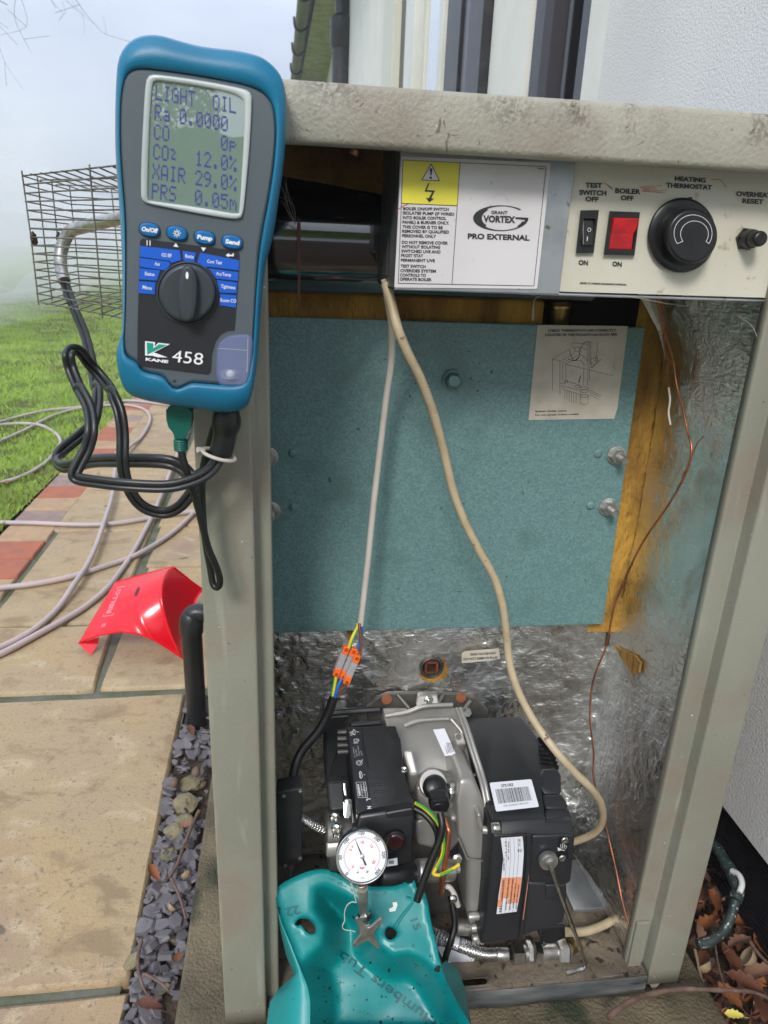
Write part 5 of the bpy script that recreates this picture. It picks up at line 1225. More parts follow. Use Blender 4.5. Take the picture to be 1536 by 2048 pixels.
mb.tube(YP('N', (405, 1380, .035), (425, 1480, .026), (430, 1580, .018), (405, 1680, .010), (375, 1770, .006), (365, 1830, .004)), .0036, 'cable_black', 12, 5); mb.build('black_lead', burner)
mb = MB(); mb.tube(YP('N', (375, 1310, .03), (400, 1320, .028), (430, 1365, .026), (455, 1440, .026)), .003, 'cable_white', 10, 4); c = YP('N', (415, 1388, .024))[0]; mb.lathe(c, (0, -1, 0), [(0, .0055), (.004, .005), (.005, .003)], 'chrome', 16)
c = YP('N', (445, 1125, .03))[0]; mb.lathe(c, (0, -1, .4), [(0, .006), (.004, .006), (.005, .004)], 'chrome', 6); mb.build('earth_lug', burner)

# =================================================================== PIPES, HOSE AND CABLES IN THE CASING
fh = thing('fuel_hose', 'braided steel fuel hose with nickel nuts leading to the isolating valve on the tray', 'fuel hose', tuple(Y(1050, 1905, .03)))
def FP(*p): return YP('P', *p)
mb = MB(); a = FP((60, 745, .075), (150, 785, .060), (250, 840, .050), (370, 880, .042), (450, 898, .038), (515, 897, .036))
def braid(mb, P, r, mt):
    Q = catmull(P, 8); mb.tube(P, r, mt, 14, 8)
    for s_ in (1, -1):
        for ph in range(6):
            pts = []
            for i, p in enumerate(Q):
                for f_ in range(2):
                    p2 = p if f_ == 0 or i == len(Q) - 1 else (p + Q[i + 1]) / 2; T = (Q[min(i + 1, len(Q) - 1)] - Q[max(0, i - 1)]).normalized(); u = T.cross(Vector((0, 0, 1))).normalized(); w = T.cross(u)
                    aa = s_ * (i + f_ * .5) * .8 + ph * 1.047; pts.append(p2 + (u * math.cos(aa) + w * math.sin(aa)) * (r + .0003))
            mb.tube(pts, .0007, 'chrome', 4, 1)
braid(mb, a[2:], .0070, 'steel_dull'); braid(mb, a[:2] + [a[2]], .0070, 'steel_dull'); mb.build('braid', fh)
mb = MB(); P = FP((118, 790, .062), (200, 815, .055), (280, 842, .050), (355, 870, .046)); mb.tube(P, .0088, 'label_white', 20, 6)
Q = catmull(P, 12)
for i in range(2, len(Q) - 2):
    if i % 7 == 5 or 15 < i < 19: continue
    T = (Q[i + 1] - Q[i]).normalized(); mb.lathe(Q[i], T, [(0, .0090), (random.choice((.0005, .0009)), .0090)], 'print_black', 20)
sg = SY(.036)
tg = FP((115, 850, .042), (140, 845, .042), (365, 925, .037), (335, 1005, .037), (300, 1000, .037), (180, 950, .037), (150, 920, .039)); mb.prism(tg, (0, .0006, 0), 'label_white'); sgl = SP(*[(*q('P', p), yv) for p, yv in (((140, 845), .042), ((365, 925), .037), ((335, 1005), .037))])
mb.text('conformes a l E', q('P', (318, 965)), q('P', (205, 930)), 5.0, sgl, 'print_black', .001); mb.text('for Biodiesel B20', q('P', (330, 942)), q('P', (190, 893)), 5.0, sgl, 'print_black', .001); mb.stroke(q('P', (345, 930), (325, 985), (170, 930)), .6, sgl, 'print_black', .001)
mb.build('barcode_sleeve', fh)
mb = MB()
def hexs(a, b, r, mt, ph=0): a, b = Vector(a), Vector(b); L = (b - a).length; mb.lathe(a, b - a, [(0, r * .88), (L * .08, r), (L * .92, r), (L, r * .88)], mt, 6, False, ph=ph)
p = FP((510, 897, .036), (590, 897, .035), (605, 893, .034), (683, 890, .034), (705, 885, .035), (738, 885, .035), (752, 883, .036), (803, 883, .036), (905, 880, .037), (975, 880, .037), (1000, 878, .038), (1030, 862, .040))
mb.cyl(p[0], p[1], .0078, 'steel_dull', 18, bev=.001); hexs(p[2], p[3], .0138, 'chrome', .4); mb.cyl(p[3], p[4], .009, 'steel_dull', 18); hexs(p[4], p[5], .0130, 'steel_dull', .1); mb.cyl(p[5], p[6], .009, 'steel_dull', 18); hexs(p[6], p[7], .0135, 'chrome', .5)
mb.cyl(p[7], p[8], .0095, 'steel_dull', 20); hexs(p[8], p[9], .0145, 'steel_dull', .2); mb.cyl(p[9], p[10], .010, 'steel_dull', 18, r2=.007); mb.build('compression_valve', fh)
mb = MB(); hh = FP((800, 715, .034), (970, 705, .034), (975, 790, .030), (890, 830, .026), (815, 830, .026), (795, 770, .030)); mb.prism(hh, (0, .018, 0), 'black_plastic', .002); mb.lathe(FP((822, 826, .024))[0], (0, -1, 0), [(0, .003), (.0015, .003)], 'chrome', 12); mb.build('lever_handle', fh)
mb = MB(); mb.tube([FP((985, 878, .038))[0]] + FP((1030, 838, .045), (1100, 822, .052), (1250, 818, .06), (1400, 815, .07), (1500, 812, .075)), .0068, 'dirty_pipe', 14, 5); mb.tube(FP((1000, 850, .041), (1050, 835, .046)), .0085, 'brass', 14, 3); mb.build('oil_supply_pipe', fh)
mb = MB(); mb.tube([Z(1395, 1888, -.028), Z(1420, 1882, -.026), Z(1446, 1862, -.018), Z(1462, 1832, -.004), Z(1470, 1800, .010)], .0064, 'frost_pipe', 16, 6)
e = Z(1476, 1782, .016); mb.tube([Z(1470, 1800, .010), e, Z(1472, 1765, .022), Z(1460, 1740, .020), Z(1452, 1728, .015)], .0090, 'frost_pipe', 8, 3)
mb.tube([Z(1479, 1785, .027), Z(1484, 1768, .033), Z(1478, 1750, .035), Z(1464, 1742, .030)], lambda t: .004, 'pipe_white', 8, 4)
mb.tube([Z(1455, 1732, .012), Z(1440, 1705, .005), Z(1420, 1680, -.005), Z(1395, 1655, -.01)], .0078, 'frost_pipe', 16, 5)
mb.build('outside_oil_pipe', label='dark speckled oil pipe with white jointing paste on its elbow outside the casing', cat='pipe')
def cable(name, pts, r, mt, label, cat='cable', k=6, group=None):
    mb = MB(); mb.tube([Y(*p) for p in pts], r, mt, 14, k); return mb, name, label, cat
# white mains flex with stripped cores
wf_ = thing('mains_flex', 'off white flex hanging left of centre, its stripped cores ending in orange connectors', 'cable', tuple(Y(760, 900, .12)))
mb = MB(); mb.tube([Y(*p) for p in [(770, 560, .08), (776, 600, .085), (783, 650, .10), (783, 720, .12), (772, 800, .13), (760, 900, .132), (747, 1010, .130), (737, 1110, .128), (728, 1190, .125), (721, 1251, .122)]], .0034, 'cable_white', 16, 6); mb.build('sheath', wf_)
def TP(*p): return YP('T', *p)
mb = MB(); mb.tube(TP((798, 340, .122), (790, 385, .120), (755, 450, .116), (725, 520, .113), (705, 590, .112)), .0018, 'core_yellow', 10, 5); mb.tube([p + Vector((.0011, -.0006, 0)) for p in TP((790, 385, .120), (758, 450, .116), (728, 520, .113), (708, 590, .112))], .0012, 'core_green', 8, 5); mb.build('earth_core', wf_)
mb = MB(); mb.tube(TP((812, 340, .120), (815, 400, .117), (826, 470, .115), (826, 580, .112), (812, 700, .11), (800, 760, .11)), .0018, 'core_brown', 10, 5); mb.build('live_core', wf_)
mb = MB(); mb.tube(TP((835, 345, .123), (838, 400, .121), (832, 470, .119), (808, 560, .116), (785, 625, .114)), .0018, 'core_blue', 10, 5); mb.build('neutral_core', wf_)
def conn(a, b, c_, d, label):
    # a: top end (px in T), b: bottom end
    t = thing('lever_connector', label, 'connector', tuple(TP((a[0], a[1], c_))[0]), 'clear and orange inline connectors')
    A1, B1 = TP((a[0], a[1], c_))[0], TP((b[0], b[1], d))[0]; ax = (B1 - A1).normalized(); sd_ = ax.cross(Vector((0, 1, 0))).normalized(); L = (B1 - A1).length; w = .0038
    def seg_(t0, t1, mt, name, dy=0, ww=w, th=.0075):
        mb = MB(); P0, P1 = A1 + ax * (L * t0), A1 + ax * (L * t1); mb.prism([P0 - sd_ * ww + Vector((0, dy, 0)), P0 + sd_ * ww + Vector((0, dy, 0)), P1 + sd_ * ww + Vector((0, dy, 0)), P1 - sd_ * ww + Vector((0, dy, 0))], (0, th, 0), mt, .0009)
        return mb, name
    mb, n_ = seg_(.04, .96, 'clear_block', 'body'); mb.build('body', t)
    mb, n_ = seg_(.46, .54, 'steel_dull', 'x', .001, w * .7, .005); mb.build('clamp', t)
    for t0, t1 in ((0, .25), (.74, 1.0)):
        mb, n_ = seg_(t0, t1, 'orange', 'lever', -.0012, w * .96, .006)
        for k in range(3): tt = t0 + .05 + k * .035 if t0 < .5 else t1 - .12 + k * .035; P0 = A1 + ax * (L * tt) + Vector((0, -.0014, 0)); mb.prism([P0 - sd_ * w * .5, P0 + sd_ * w * .5, P0 + sd_ * w * .5 + ax * .0007, P0 - sd_ * w * .5 + ax * .0007], (0, .001, 0), 'red_dark')
        mb.build('lever', t)
conn((690, 580), (570, 885), .112, .108, 'left connector of the three, joining the yellow and green cores')
conn((770, 602), (640, 915), .112, .107, 'middle connector of the three, joining the blue cores')
conn((800, 670), (675, 965), .106, .101, 'right connector of the three, tilted and joining the brown cores')
# black flex from connectors down to the in-line box
bf = thing('burner_flex', 'black flex with coloured cores running down the left of the burner to a black box', 'cable', tuple(Y(590, 1500, .09)))
mb = MB(); mb.tube(TP((575, 885, .110), (562, 960, .108), (548, 1040, .106), (532, 1130, .104)), .0018, 'core_yellow', 10, 5); mb.tube([p + Vector((-.0011, -.0005, 0)) for p in TP((572, 890, .110), (560, 960, .108), (544, 1040, .106), (530, 1120, .104))], .0011, 'core_green', 8, 5); mb.build('earth_core', bf)
mb = MB(); mb.tube(TP((632, 912, .108), (605, 960, .106), (580, 1030, .104), (555, 1130, .103)), .0019, 'core_blue', 10, 5); mb.build('neutral_core', bf)
mb = MB(); mb.tube(TP((678, 960, .104), (655, 990, .104), (612, 1030, .104), (575, 1075, .105), (560, 1110, .105)), .0018, 'core_brown', 10, 5); mb.build('live_core', bf)
mb = MB(); mb.tube([Y(*p) for p in [(668, 1393, .104), (655, 1430, .10), (635, 1465, .095), (605, 1500, .09), (590, 1535, .082), (583, 1585, .072)]], .0052, 'cable_black', 14, 6); mb.build('sheath', bf); mb = MB(); mb.tube([Y(*p) for p in [(583, 1725, .045), (583, 1760, .04), (583, 1800, .035)]], .0045, 'cable_black', 12, 3); mb.build('tail', bf)
mb = MB(); mb.prism([Y(*p, .055) for p in q('M', (65, 985), (150, 965), (310, 940), (312, 1140), (302, 1240), (315, 1360), (312, 1650), (220, 1690), (150, 1712), (85, 1690), (50, 1540), (80, 1420), (45, 1170))], (0, .022, 0), 'black_soft', .002, 2)
for p in ((290, 965), (135, 1015), (290, 1612), (148, 1685)): mb.lathe(Y(*q('M', p), .0545), (0, -1, 0), [(0, .0022), (.0008, .002), (.0004, .001)], 'steel_dull', 12)
mb.build('in_line_box', bf)
mb = MB(); braid(mb, [Y(*q('M', p), yv) for p, yv in (((290, 1230), .07), ((380, 1275), .068), ((520, 1345), .066))], .0045, 'cast_dark')
mb.build('braided_sleeve', label='short checkered braided sleeve between the black box and the pump', cat='sleeve')
# cream flex
mb = MB(); mb.tube([Y(*p) for p in [(772, 570, .07), (781, 600, .06), (795, 655, .05), (815, 705, .05), (842, 760, .06), (868, 830, .075), (888, 905, .085), (906, 980, .09), (928, 1040, .09), (958, 1100, .09), (988, 1155, .09), (1005, 1210, .09), (1013, 1270, .09), (1020, 1330, .085), (1040, 1390, .075), (1070, 1445, .06), (1110, 1500, .04), (1150, 1545, .03), (1185, 1580, .03), (1203, 1610, .04), (1205, 1640, .055), (1190, 1665, .07), (1150, 1683, .085), (1110, 1690, .10)]], .0042, 'cable_cream', 16, 6)
mb.tube(FP((975, 748, .045), (1050, 750, .05), (1130, 738, .055), (1220, 705, .062), (1280, 670, .07), (1320, 640, .08), (1345, 625, .09)), .0052, 'cable_cream', 14, 5)
mb.build('cream_flex', label='cream flex curving from the control cover across the teal panel to the burner', cat='cable')
# hex key
hk = [Y(*q('P', p), yv) for p, yv in (((862, 285), .004), ((900, 390), .0), ((950, 530), -.004), ((1000, 665), -.008), ((1045, 790), -.010), ((1085, 900), -.011), ((1106, 950), -.011), ((1106, 975), -.011), ((1090, 995), -.011), ((1060, 1003), -.012), ((975, 1028), -.016))]
mb = MB(); mb.tube(hk, .0026, 'chrome', 6, 5, smooth=False); mb.build('hex_key', label='long steel hex key hanging from the disc on the burner cover', cat='hex key')

# =================================================================== PRESSURE GAUGE
G0 = Y(724, 1712, -.035); pg = thing('pressure_gauge', 'round white dial pressure gauge on a brass stem with a four armed bleed key', 'gauge', tuple(G0))
gax = (CAM - G0); gax = Vector((gax.x * .2, gax.y, gax.z * .55)).normalized()
gr = .0245
gu = Vector((1, 0, 0)); gu = (gu - gax * gu.dot(gax)).normalized(); gw = -gax.cross(gu) * -1
gw = gax.cross(gu)
if gw.z < 0: gw = -gw
def gpt(a, r, h=.0): return G0 + (gu * math.cos(a) + gw * math.sin(a)) * r + gax * h
mb = MB(); mb.lathe(G0, gax, [(-.016, gr * .6), (-.015, gr * .95), (-.010, gr), (.0015, gr), (.0028, gr * 1.02), (.0036, gr), (.0036, gr * .955), (.0018, gr * .94)], 'black_plastic', 56, cap=False); mb.lathe(G0, gax, [(.0010, gr * 1.015), (.0022, gr * 1.035), (.0034, gr * 1.025), (.0040, gr * .985), (.0036, gr * .955)], 'chrome', 56, cap=False); mb.lathe(G0, gax, [(-.0165, gr * .58), (-.0160, gr * .6)], 'black_plastic', 56); mb.build('case', pg)
mb = MB(); mb.add([gpt(2 * math.pi * i / 56, gr * .96, .0004) for i in range(56)], [list(range(56))], 'gauge_face')
def gs(a0_, a1_, r0, r1, w, mt, h=.0007):
    p, q_ = gpt(a0_, r0, h), gpt(a1_, r1, h); n = (q_ - p).cross(gax).normalized() * w; mb.add([p - n, p + n, q_ + n, q_ - n], [(0, 1, 2, 3)], mt)
for k in range(61):
    a = math.radians(225 - 270 * k / 60); big = k % 10 == 0; gs(a, a, gr * .70, gr * (.78 if big else .74), .00016 if big else .0001, 'print_black')
for k in range(43): a = math.radians(225 - 270 * k / 42); gs(a, a, gr * (.62 if k % 10 == 0 else .65), gr * .69, .0001, 'print_red')
for k in range(60): a, b = math.radians(225 - 270 * k / 60), math.radians(225 - 270 * (k + 1) / 60); gs(a, b, gr * .695, gr * .695, .00009, 'print_red')
def gtext(t, a, r, h, mt, rot=None):
    V, F, w, cap = glyphs(t, .02); s_ = h / cap; c = gpt(a, r, .0008); th = (a - math.pi / 2) if rot is None else rot
    ex = gu * math.cos(th) + gw * math.sin(th); ey = -gu * math.sin(th) + gw * math.cos(th)
    mb.add([c + ex * ((x - w / 2) * s_) + ey * ((y - cap / 2) * s_) for x, y in V], F, mt)
for k, t in enumerate(('0', '50', '100', '150', '200', '250', '300')): gtext(t, math.radians(225 - 45 * k), gr * .86, .0030, 'print_black')
for k, t in enumerate(('0', '5', '7', '10', '15', '20')): gtext(t, math.radians((225, 150, 135, 88, 42, -28)[k]), gr * .52, .0026, 'print_red')
gtext('bar', math.radians(270), gr * .42, .0026, 'print_red', 0); gtext('psi', math.radians(270), gr * .78, .0024, 'print_grey', 0)
for s_ in (-1, 1):
    c = gpt(math.radians(270 + s_ * 18), gr * .60, .0006); mb.lathe(c, gax, [(0, .0014), (.0006, .0012), (.0007, .0003)], 'steel_dull', 16)
mb.build('dial', pg)
mb = MB(); an = math.radians(112); p0_, p1_ = gpt(an, gr * .72, .0018), gpt(an + math.pi, gr * .36, .0018); n = (p0_ - p1_).cross(gax).normalized(); ctr = gpt(0, 0, .0018)
mb.add([p0_ - n * .0001, p0_ + n * .0001, ctr + n * .0008, ctr - n * .0008], [(0, 1, 2, 3)], 'print_black'); mb.add([ctr - n * .0006, ctr + n * .0006, p1_ + n * .0009, p1_ - n * .0009], [(0, 1, 2, 3)], 'print_black')
mb.lathe(gpt(0, 0, .0015), gax, [(0, .0021), (.0012, .0019), (.0015, .0008)], 'steel_dull', 20); mb.build('needle', pg)
mb = MB(); s0_ = gpt(-math.pi / 2, gr * .98, -.006); dn = (Y(729, 1850, -.045) - s0_)
mb.box(s0_.x - .0042, s0_.x + .0042, s0_.y - .004, s0_.y + .004, s0_.z - .0035, s0_.z + .001, 'brass', .0004)
b0_ = s0_ + Vector((0, 0, -.003)); b1_ = Y(728, 1825, -.034); b2_ = Y(734, 1850, -.038)
mb.cyl(b0_, b1_, .0052, 'steel_dull', 24, bev=.0005)
for k in range(4): mb.lathe(b0_.lerp(b1_, .05 + k * .03), b1_ - b0_, [(0, .0054), (.0006, .0058), (.0012, .0054)], 'steel_dull', 20)
mb.lathe(b1_, b2_ - b1_, [(0, .0055), (.001, .0072), (.006, .0072), (.007, .0055)], 'chrome', 6, False); mb.cyl(b1_, Y(726, 1868, -.03), .0052, 'steel_dull', 20)
mb.build('stem', pg)
mb = MB(); kc_ = Y(738, 1865, -.052); kz = (kc_ - b2_).normalized(); mb.cyl(b2_, kc_, .0022, 'steel_dull', 16)
for k in range(4): th = (kc_ - b2_); mb.lathe(b2_ + th * (.2 + .12 * k), th, [(0, .0024), (.0005, .0029), (.001, .0024)], 'chrome', 14)
kp = [(697, 1848), (711, 1836), (738, 1862), (739, 1862), (762, 1838), (766, 1842), (754, 1866), (752, 1868), (760, 1894), (757, 1898), (738, 1879), (712, 1896), (705, 1890), (722, 1870)]
kp = q('O', (668, 828), (685, 826), (738, 888), (755, 896), (775, 885), (845, 826), (860, 835), (858, 850), (800, 925), (798, 945), (838, 1030), (832, 1042), (815, 1040), (758, 985), (742, 985), (665, 1030), (648, 1028), (645, 1012), (700, 945), (705, 920), (668, 845))
mb.prism([Y(*p, -.054) for p in kp], (0, .0028, 0), 'steel_dull', .0007); mb.build('cross_handle', pg)
mb = MB(); mb.tube([Y(*q('O', p), -.036) for p in ((640, 585), (655, 640), (668, 700), (672, 715), (640, 712), (605, 740), (590, 790), (592, 840), (575, 880), (590, 905), (640, 912), (665, 920))], .0005, 'string', 6, 4)
for k in range(3): mb.tube([Y(*q('O', p), -.035) for p in ((632 + 4 * k, 580), (640 + 5 * k, 605), (650 + 4 * k, 625), (640, 600), (634, 588))], .0005, 'string', 6, 4)
mb.build('string', pg)

# =================================================================== TEAL PLUMBING TUB
NT = Vector((0, -.62, .78)).normalized(); PT = Y(700, 1850, -.005)
def onplane(u, v, lift=0):
    d = ray(u, v); p = CAM + d * (NT.dot(PT - CAM) / NT.dot(d)); return p + (p - CAM).normalized() * lift
def sm(a, b, x): t = max(0, min(1, (x - a) / (b - a))); return t * t * (3 - 2 * t)
BOWL = q('O', (370, 610), (400, 590), (470, 580), (600, 640), (720, 720), (790, 780), (830, 860), (840, 1000), (930, 1070), (1040, 1060), (1160, 1110), (1250, 1200), (1400, 1450), (1520, 1750), (330, 1750), (350, 1380), (290, 1150), (300, 1110), (420, 1000), (430, 880), (360, 760))
def dist_in(p, Pq):
    best = 1e9; ins = False
    for i in range(len(Pq)):
        a, b = Pq[i], Pq[i - 1]; dx, dy = b[0] - a[0], b[1] - a[1]; t = max(0, min(1, ((p[0] - a[0]) * dx + (p[1] - a[1]) * dy) / (dx * dx + dy * dy + 1e-9)))
        best = min(best, math.hypot(p[0] - a[0] - dx * t, p[1] - a[1] - dy * t))
        if (a[1] > p[1]) != (b[1] > p[1]) and p[0] < (b[0] - a[0]) * (p[1] - a[1]) / (b[1] - a[1]) + a[0]: ins = not ins
    return best if ins else -best
tub_out = q('O', (103, 640), (118, 610), (180, 565), (250, 530), (350, 491), (430, 480), (500, 490), (570, 528), (620, 565), (680, 595), (760, 604), (860, 605), (950, 600), (1010, 575), (1062, 545), (1085, 570), (1090, 618), (1148, 635), (1168, 690), (1185, 800), (1200, 880), (1222, 960), (1262, 1150), (1312, 1290), (1395, 1440), (1470, 1564), (1560, 1760), (330, 1760), (350, 1564), (352, 1400), (330, 1290), (280, 1170), (215, 1000), (150, 850), (120, 740))
tub_out = chaikin(tub_out, 2)
h1 = [tuple(p) for p in q('O', (238, 868), (262, 835), (300, 824), (340, 832), (372, 862), (390, 905), (380, 935), (350, 940), (315, 915), (292, 880), (278, 872), (262, 880))]; h2 = [tuple(p) for p in q('O', (872, 915), (885, 892), (910, 886), (940, 905), (958, 925), (950, 955), (925, 975), (895, 975), (872, 950))]
h1, h2 = chaikin(h1, 1), chaikin(h2, 1)
V2, F2 = sheet(tub_out, [h1, h2], 7)
def tubf(u, v):
    d = dist_in((u, v), BOWL); e = dist_in((u, v), tub_out)
    depth = .075 * sm(-4, 60, d) if d > -4 else 0
    lip = -.004 * (1 - sm(0, 7, max(0, e)))
    hole_ = min(min(math.hypot(u - a[0], v - a[1]) for a in h1), min(math.hypot(u - a[0], v - a[1]) for a in h2)); rimh = -.0015 * (1 - sm(0, 5, hole_))
    wav = .004 * noise.noise(Vector((u * .012, v * .012, 0)))
    crease = .006 * math.exp(-((u - 540 - (v - 1600) * .12) / 14) ** 2) * 0
    return onplane(u, v, depth + lip + rimh + wav)
mb = MB(); add_sheet(mb, V2, F2, tubf, 'tub', .003)
# folded seam from the right hole up to the rim
mb.tube([onplane(*q('O', p), -.0015) for p in ((945, 890), (985, 820), (1040, 750), (1075, 690), (1088, 620))], .0016, 'tub', 8, 5); mb.prism([onplane(*q('O', p), -.004) for p in ((1022, 680), (1060, 688), (1055, 705), (1020, 698))], (0, .003, 0), 'tub', .001)
tub = mb.build('plumbing_tub', label='flexible teal rubber tub propped in front of the burner with oil specks inside', cat='tub')
# outer walls (left strap wall and right back wall)
mb = MB(); lw = q('O', (120, 745), (150, 850), (215, 1000), (280, 1170), (330, 1290), (352, 1400), (350, 1564), (330, 1760)); lo = q('O', (118, 780), (138, 900), (180, 1080), (238, 1225), (130, 1320), (70, 1410), (48, 1564), (40, 1760))
V = []; F = []
for i, (a, b) in enumerate(zip(lw, lo)):
    for k in range(7):
        t = k / 6; u, v = a[0] * (1 - t) + b[0] * t, a[1] * (1 - t) + b[1] * t; V.append(onplane(u, v, -.004 * math.sin(math.pi * t) + .05 * t * t))
for i in range(7):
    for k in range(6): a = i * 7 + k; F.append((a, a + 7, a + 8, a + 1))
mb.add(V, F, 'tub', True); mb.build('outer_wall', tub); mb = MB()
rw = q('O', (1262, 1150), (1312, 1290), (1395, 1440), (1470, 1564), (1560, 1760)); ro = q('O', (1330, 1125), (1400, 1215), (1440, 1350), (1476, 1564), (1490, 1760)); V = []; F = []
ro = q('O', (1300, 1120), (1385, 1190), (1432, 1320), (1474, 1560), (1590, 1760))
for i, (a, b) in enumerate(zip(rw, ro)):
    for k in range(5): t = k / 4; V.append(onplane(a[0] * (1 - t) + b[0] * t, a[1] * (1 - t) + b[1] * t, .004 + .05 * t))
for i in range(4):
    for k in range(4): a = i * 5 + k; F.append((a, a + 5, a + 6, a + 1))
mb.add(V, F, 'tub', True)
mb.build('outer_wall', tub)
mb = MB()
def tsurf(off=0): return lambda u, v: tubf(u, v)
def ttext(t, a, b, h, bold=.02): mb.text(t, q('O', a), q('O', b), h, tubf, 'tub_mark', .0012, bold=bold)
ttext('22', (270, 735), (172, 760), 17); ttext('15', (1050, 840), (1080, 915), 15)
mb.text('Plumbers Tub', q('O', (1235, 1540)), q('O', (575, 1052)), 20, tubf, 'tub_mark', .0015, bold=.01)
mb.build('embossed_lettering', tub)
mb = MB()
for pp in (((925, 715), (955, 712), (960, 735), (945, 775), (905, 782), (900, 760), (930, 745)),): mb.pf([tuple(p) for p in q('O', *pp)], tubf, 'white_scuff', .0012)
random.seed(9)
for k in range(120):
    u, v = random.uniform(620, 930), random.uniform(1900, 2048)
    if dist_in((u, v), tub_out) < 6: continue
    r_ = abs(random.gauss(0, .9)) + .5; mb.pf(ell(u, v, r_, r_ * random.uniform(.5, 1.4), 7), tubf, 'dark_void', .0012)
for (u, v, r_) in ((873, 1939, 5), (777, 1941, 2.5), (760, 2045, 2.5), (660, 1976, 2), (706, 1640 + 195, 2), (836, 1800, 2.5)): 
    for k in range(5): mb.pf(ell(u + random.uniform(-r_, r_), v + random.uniform(-r_, r_), r_ * .7, r_ * .8, 7), tubf, 'dark_void', .0012 + k * .0001)
mb.build('oil_specks', tub)

# =================================================================== FLUE GAS ANALYSER
an = thing('gas_analyser', 'blue rubber booted handheld gas analyser with a green screen held against the casing lid', 'analyser', tuple(Y(390, 450, -.05)))
ob_ = [(234, 130), (241, 106), (255, 86), (274, 74), (298, 69), (323, 71), (353, 80), (391, 91), (432, 97), (465, 100), (498, 106), (523, 114), (545, 130), (561, 149), (569, 171), (573, 199), (572, 259), (568, 327), (556, 409), (547, 469), (539, 502), (532, 522), (524, 594), (519, 665), (517, 703), (512, 744), (506, 785), (497, 811), (479, 823), (446, 826), (391, 818), (337, 810), (282, 799), (255, 788), (241, 764), (234, 731), (232, 698), (239, 682), (244, 668), (245, 594), (244, 512), (240, 430), (236, 382), (231, 313), (230, 259), (231, 190)]
gr_ = [(244, 175), (252, 149), (266, 138), (290, 136), (364, 145), (446, 159), (501, 171), (528, 185), (545, 204), (551, 231), (553, 272), (547, 341), (536, 409), (525, 464), (518, 512), (512, 594), (508, 665), (504, 717), (498, 758), (484, 772), (432, 770), (381, 765), (370, 773), (353, 780), (339, 773), (331, 757), (320, 751), (282, 744), (274, 724), (252, 714), (247, 698), (250, 621), (251, 512), (250, 430), (246, 382), (240, 300), (240, 218)]
NN = 220; ccx, ccy = 392, 450
RO, RG = resample(chaikin(ob_, 2), ccx, ccy, NN), resample(chaikin(gr_, 2), ccx, ccy, NN)
def scl(P, d): return [(p[0] + (ccx - p[0]) / math.hypot(ccx - p[0], ccy - p[1]) * d, p[1] + (ccy - p[1]) / math.hypot(ccx - p[0], ccy - p[1]) * d) for p in P]
def mixp(P, Q_, t): return [(a[0] * (1 - t) + b[0] * t, a[1] * (1 - t) + b[1] * t) for a, b in zip(P, Q_)]
def LY(P, y):  # y may depend on the pixel
    return [Y(u, v, y(u, v) if callable(y) else y) for u, v in P]
def lip(base): return lambda u, v: base - .004 * sm(690, 745, v - (u - 390) * .13) - .0025 * (1 - sm(120, 175, v - (u - 390) * .13))
mb = MB()
mb.loft([LY(scl(RO, 9), -.016), LY(scl(RO, 2), -.024), LY(RO, -.032), LY(RO, lip(-.056)), LY(scl(RO, 1.5), lip(-.064)), LY(scl(RO, 4.5), lip(-.0705)), LY(mixp(scl(RO, 5), RG, .45), lip(-.074)), LY(mixp(scl(RO, 5), RG, .8), lip(-.0745)), LY(RG, lip(-.0735)), LY(scl(RG, .8), -.066)], 'boot_blue', True, False, True)
mb.build('boot', an)
mb = MB(); mb.loft([LY(RG, -.060), LY(scl(RG, .6), -.0715), LY(scl(RG, 3), -.0738), LY(scl(RG, 8), -.0745)], 'case_grey', False, True, True)
for x, y_ in [(218, 795), (215, 935), (217, 1075), (220, 1215)] + [(1190, 670), (1185, 805), (1175, 960), (1160, 1095), (1148, 1230), (1130, 1360)]:
    c = Y(*q('A', (x, y_)), -.0736); mb.lathe(c, (0, -1, 0), [(0, .0011), (.0005, .0007), (.0006, .0001)], 'knob_grey', 10)
c = Y(349, 762, -.0744); mb.lathe(c, (0, -1, 0), [(0, .0014), (.0003, .001)], 'knob_grey', 10)
face = mb.build('front_case', an)
FYA = -.0750
sf = SY(FYA)
mb = MB()
bz = chaikin(q('A', (335, 440), (355, 405), (400, 395), (700, 435), (1050, 500), (1105, 530), (1112, 580), (1098, 900), (1060, 1310), (1045, 1440), (1005, 1462), (800, 1432), (500, 1375), (345, 1345), (305, 1320), (298, 1270), (302, 1000), (320, 650)), 2)
li = chaikin(q('A', (385, 437), (420, 440), (700, 478), (960, 530), (1040, 570), (1062, 610), (1055, 850), (1020, 1415), (1010, 1422), (700, 1368), (355, 1322), (345, 1315), (352, 1000), (366, 650)), 1)
bc = q('A', (700, 930)); B1, L1_ = resample(bz, *bc, 120), resample(li, *bc, 120)
def sc2(P, d): return [(p[0] + (bc[0] - p[0]) / math.hypot(bc[0] - p[0], bc[1] - p[1]) * d, p[1] + (bc[1] - p[1]) / math.hypot(bc[0] - p[0], bc[1] - p[1]) * d) for p in P]
mb.loft([LY(B1, -.0738), LY(sc2(B1, .5), -.0762), LY(sc2(B1, 2), -.0768), LY(sc2(L1_, -1.5), -.0766), LY(L1_, -.0758), LY(sc2(L1_, .3), -.0749)], 'lcd_bezel', False, False, True); mb.build('screen_bezel', an)
mb = MB(); mb.prism(LY(sc2(L1_, -1), -.0750), (0, .002, 0), 'lcd')
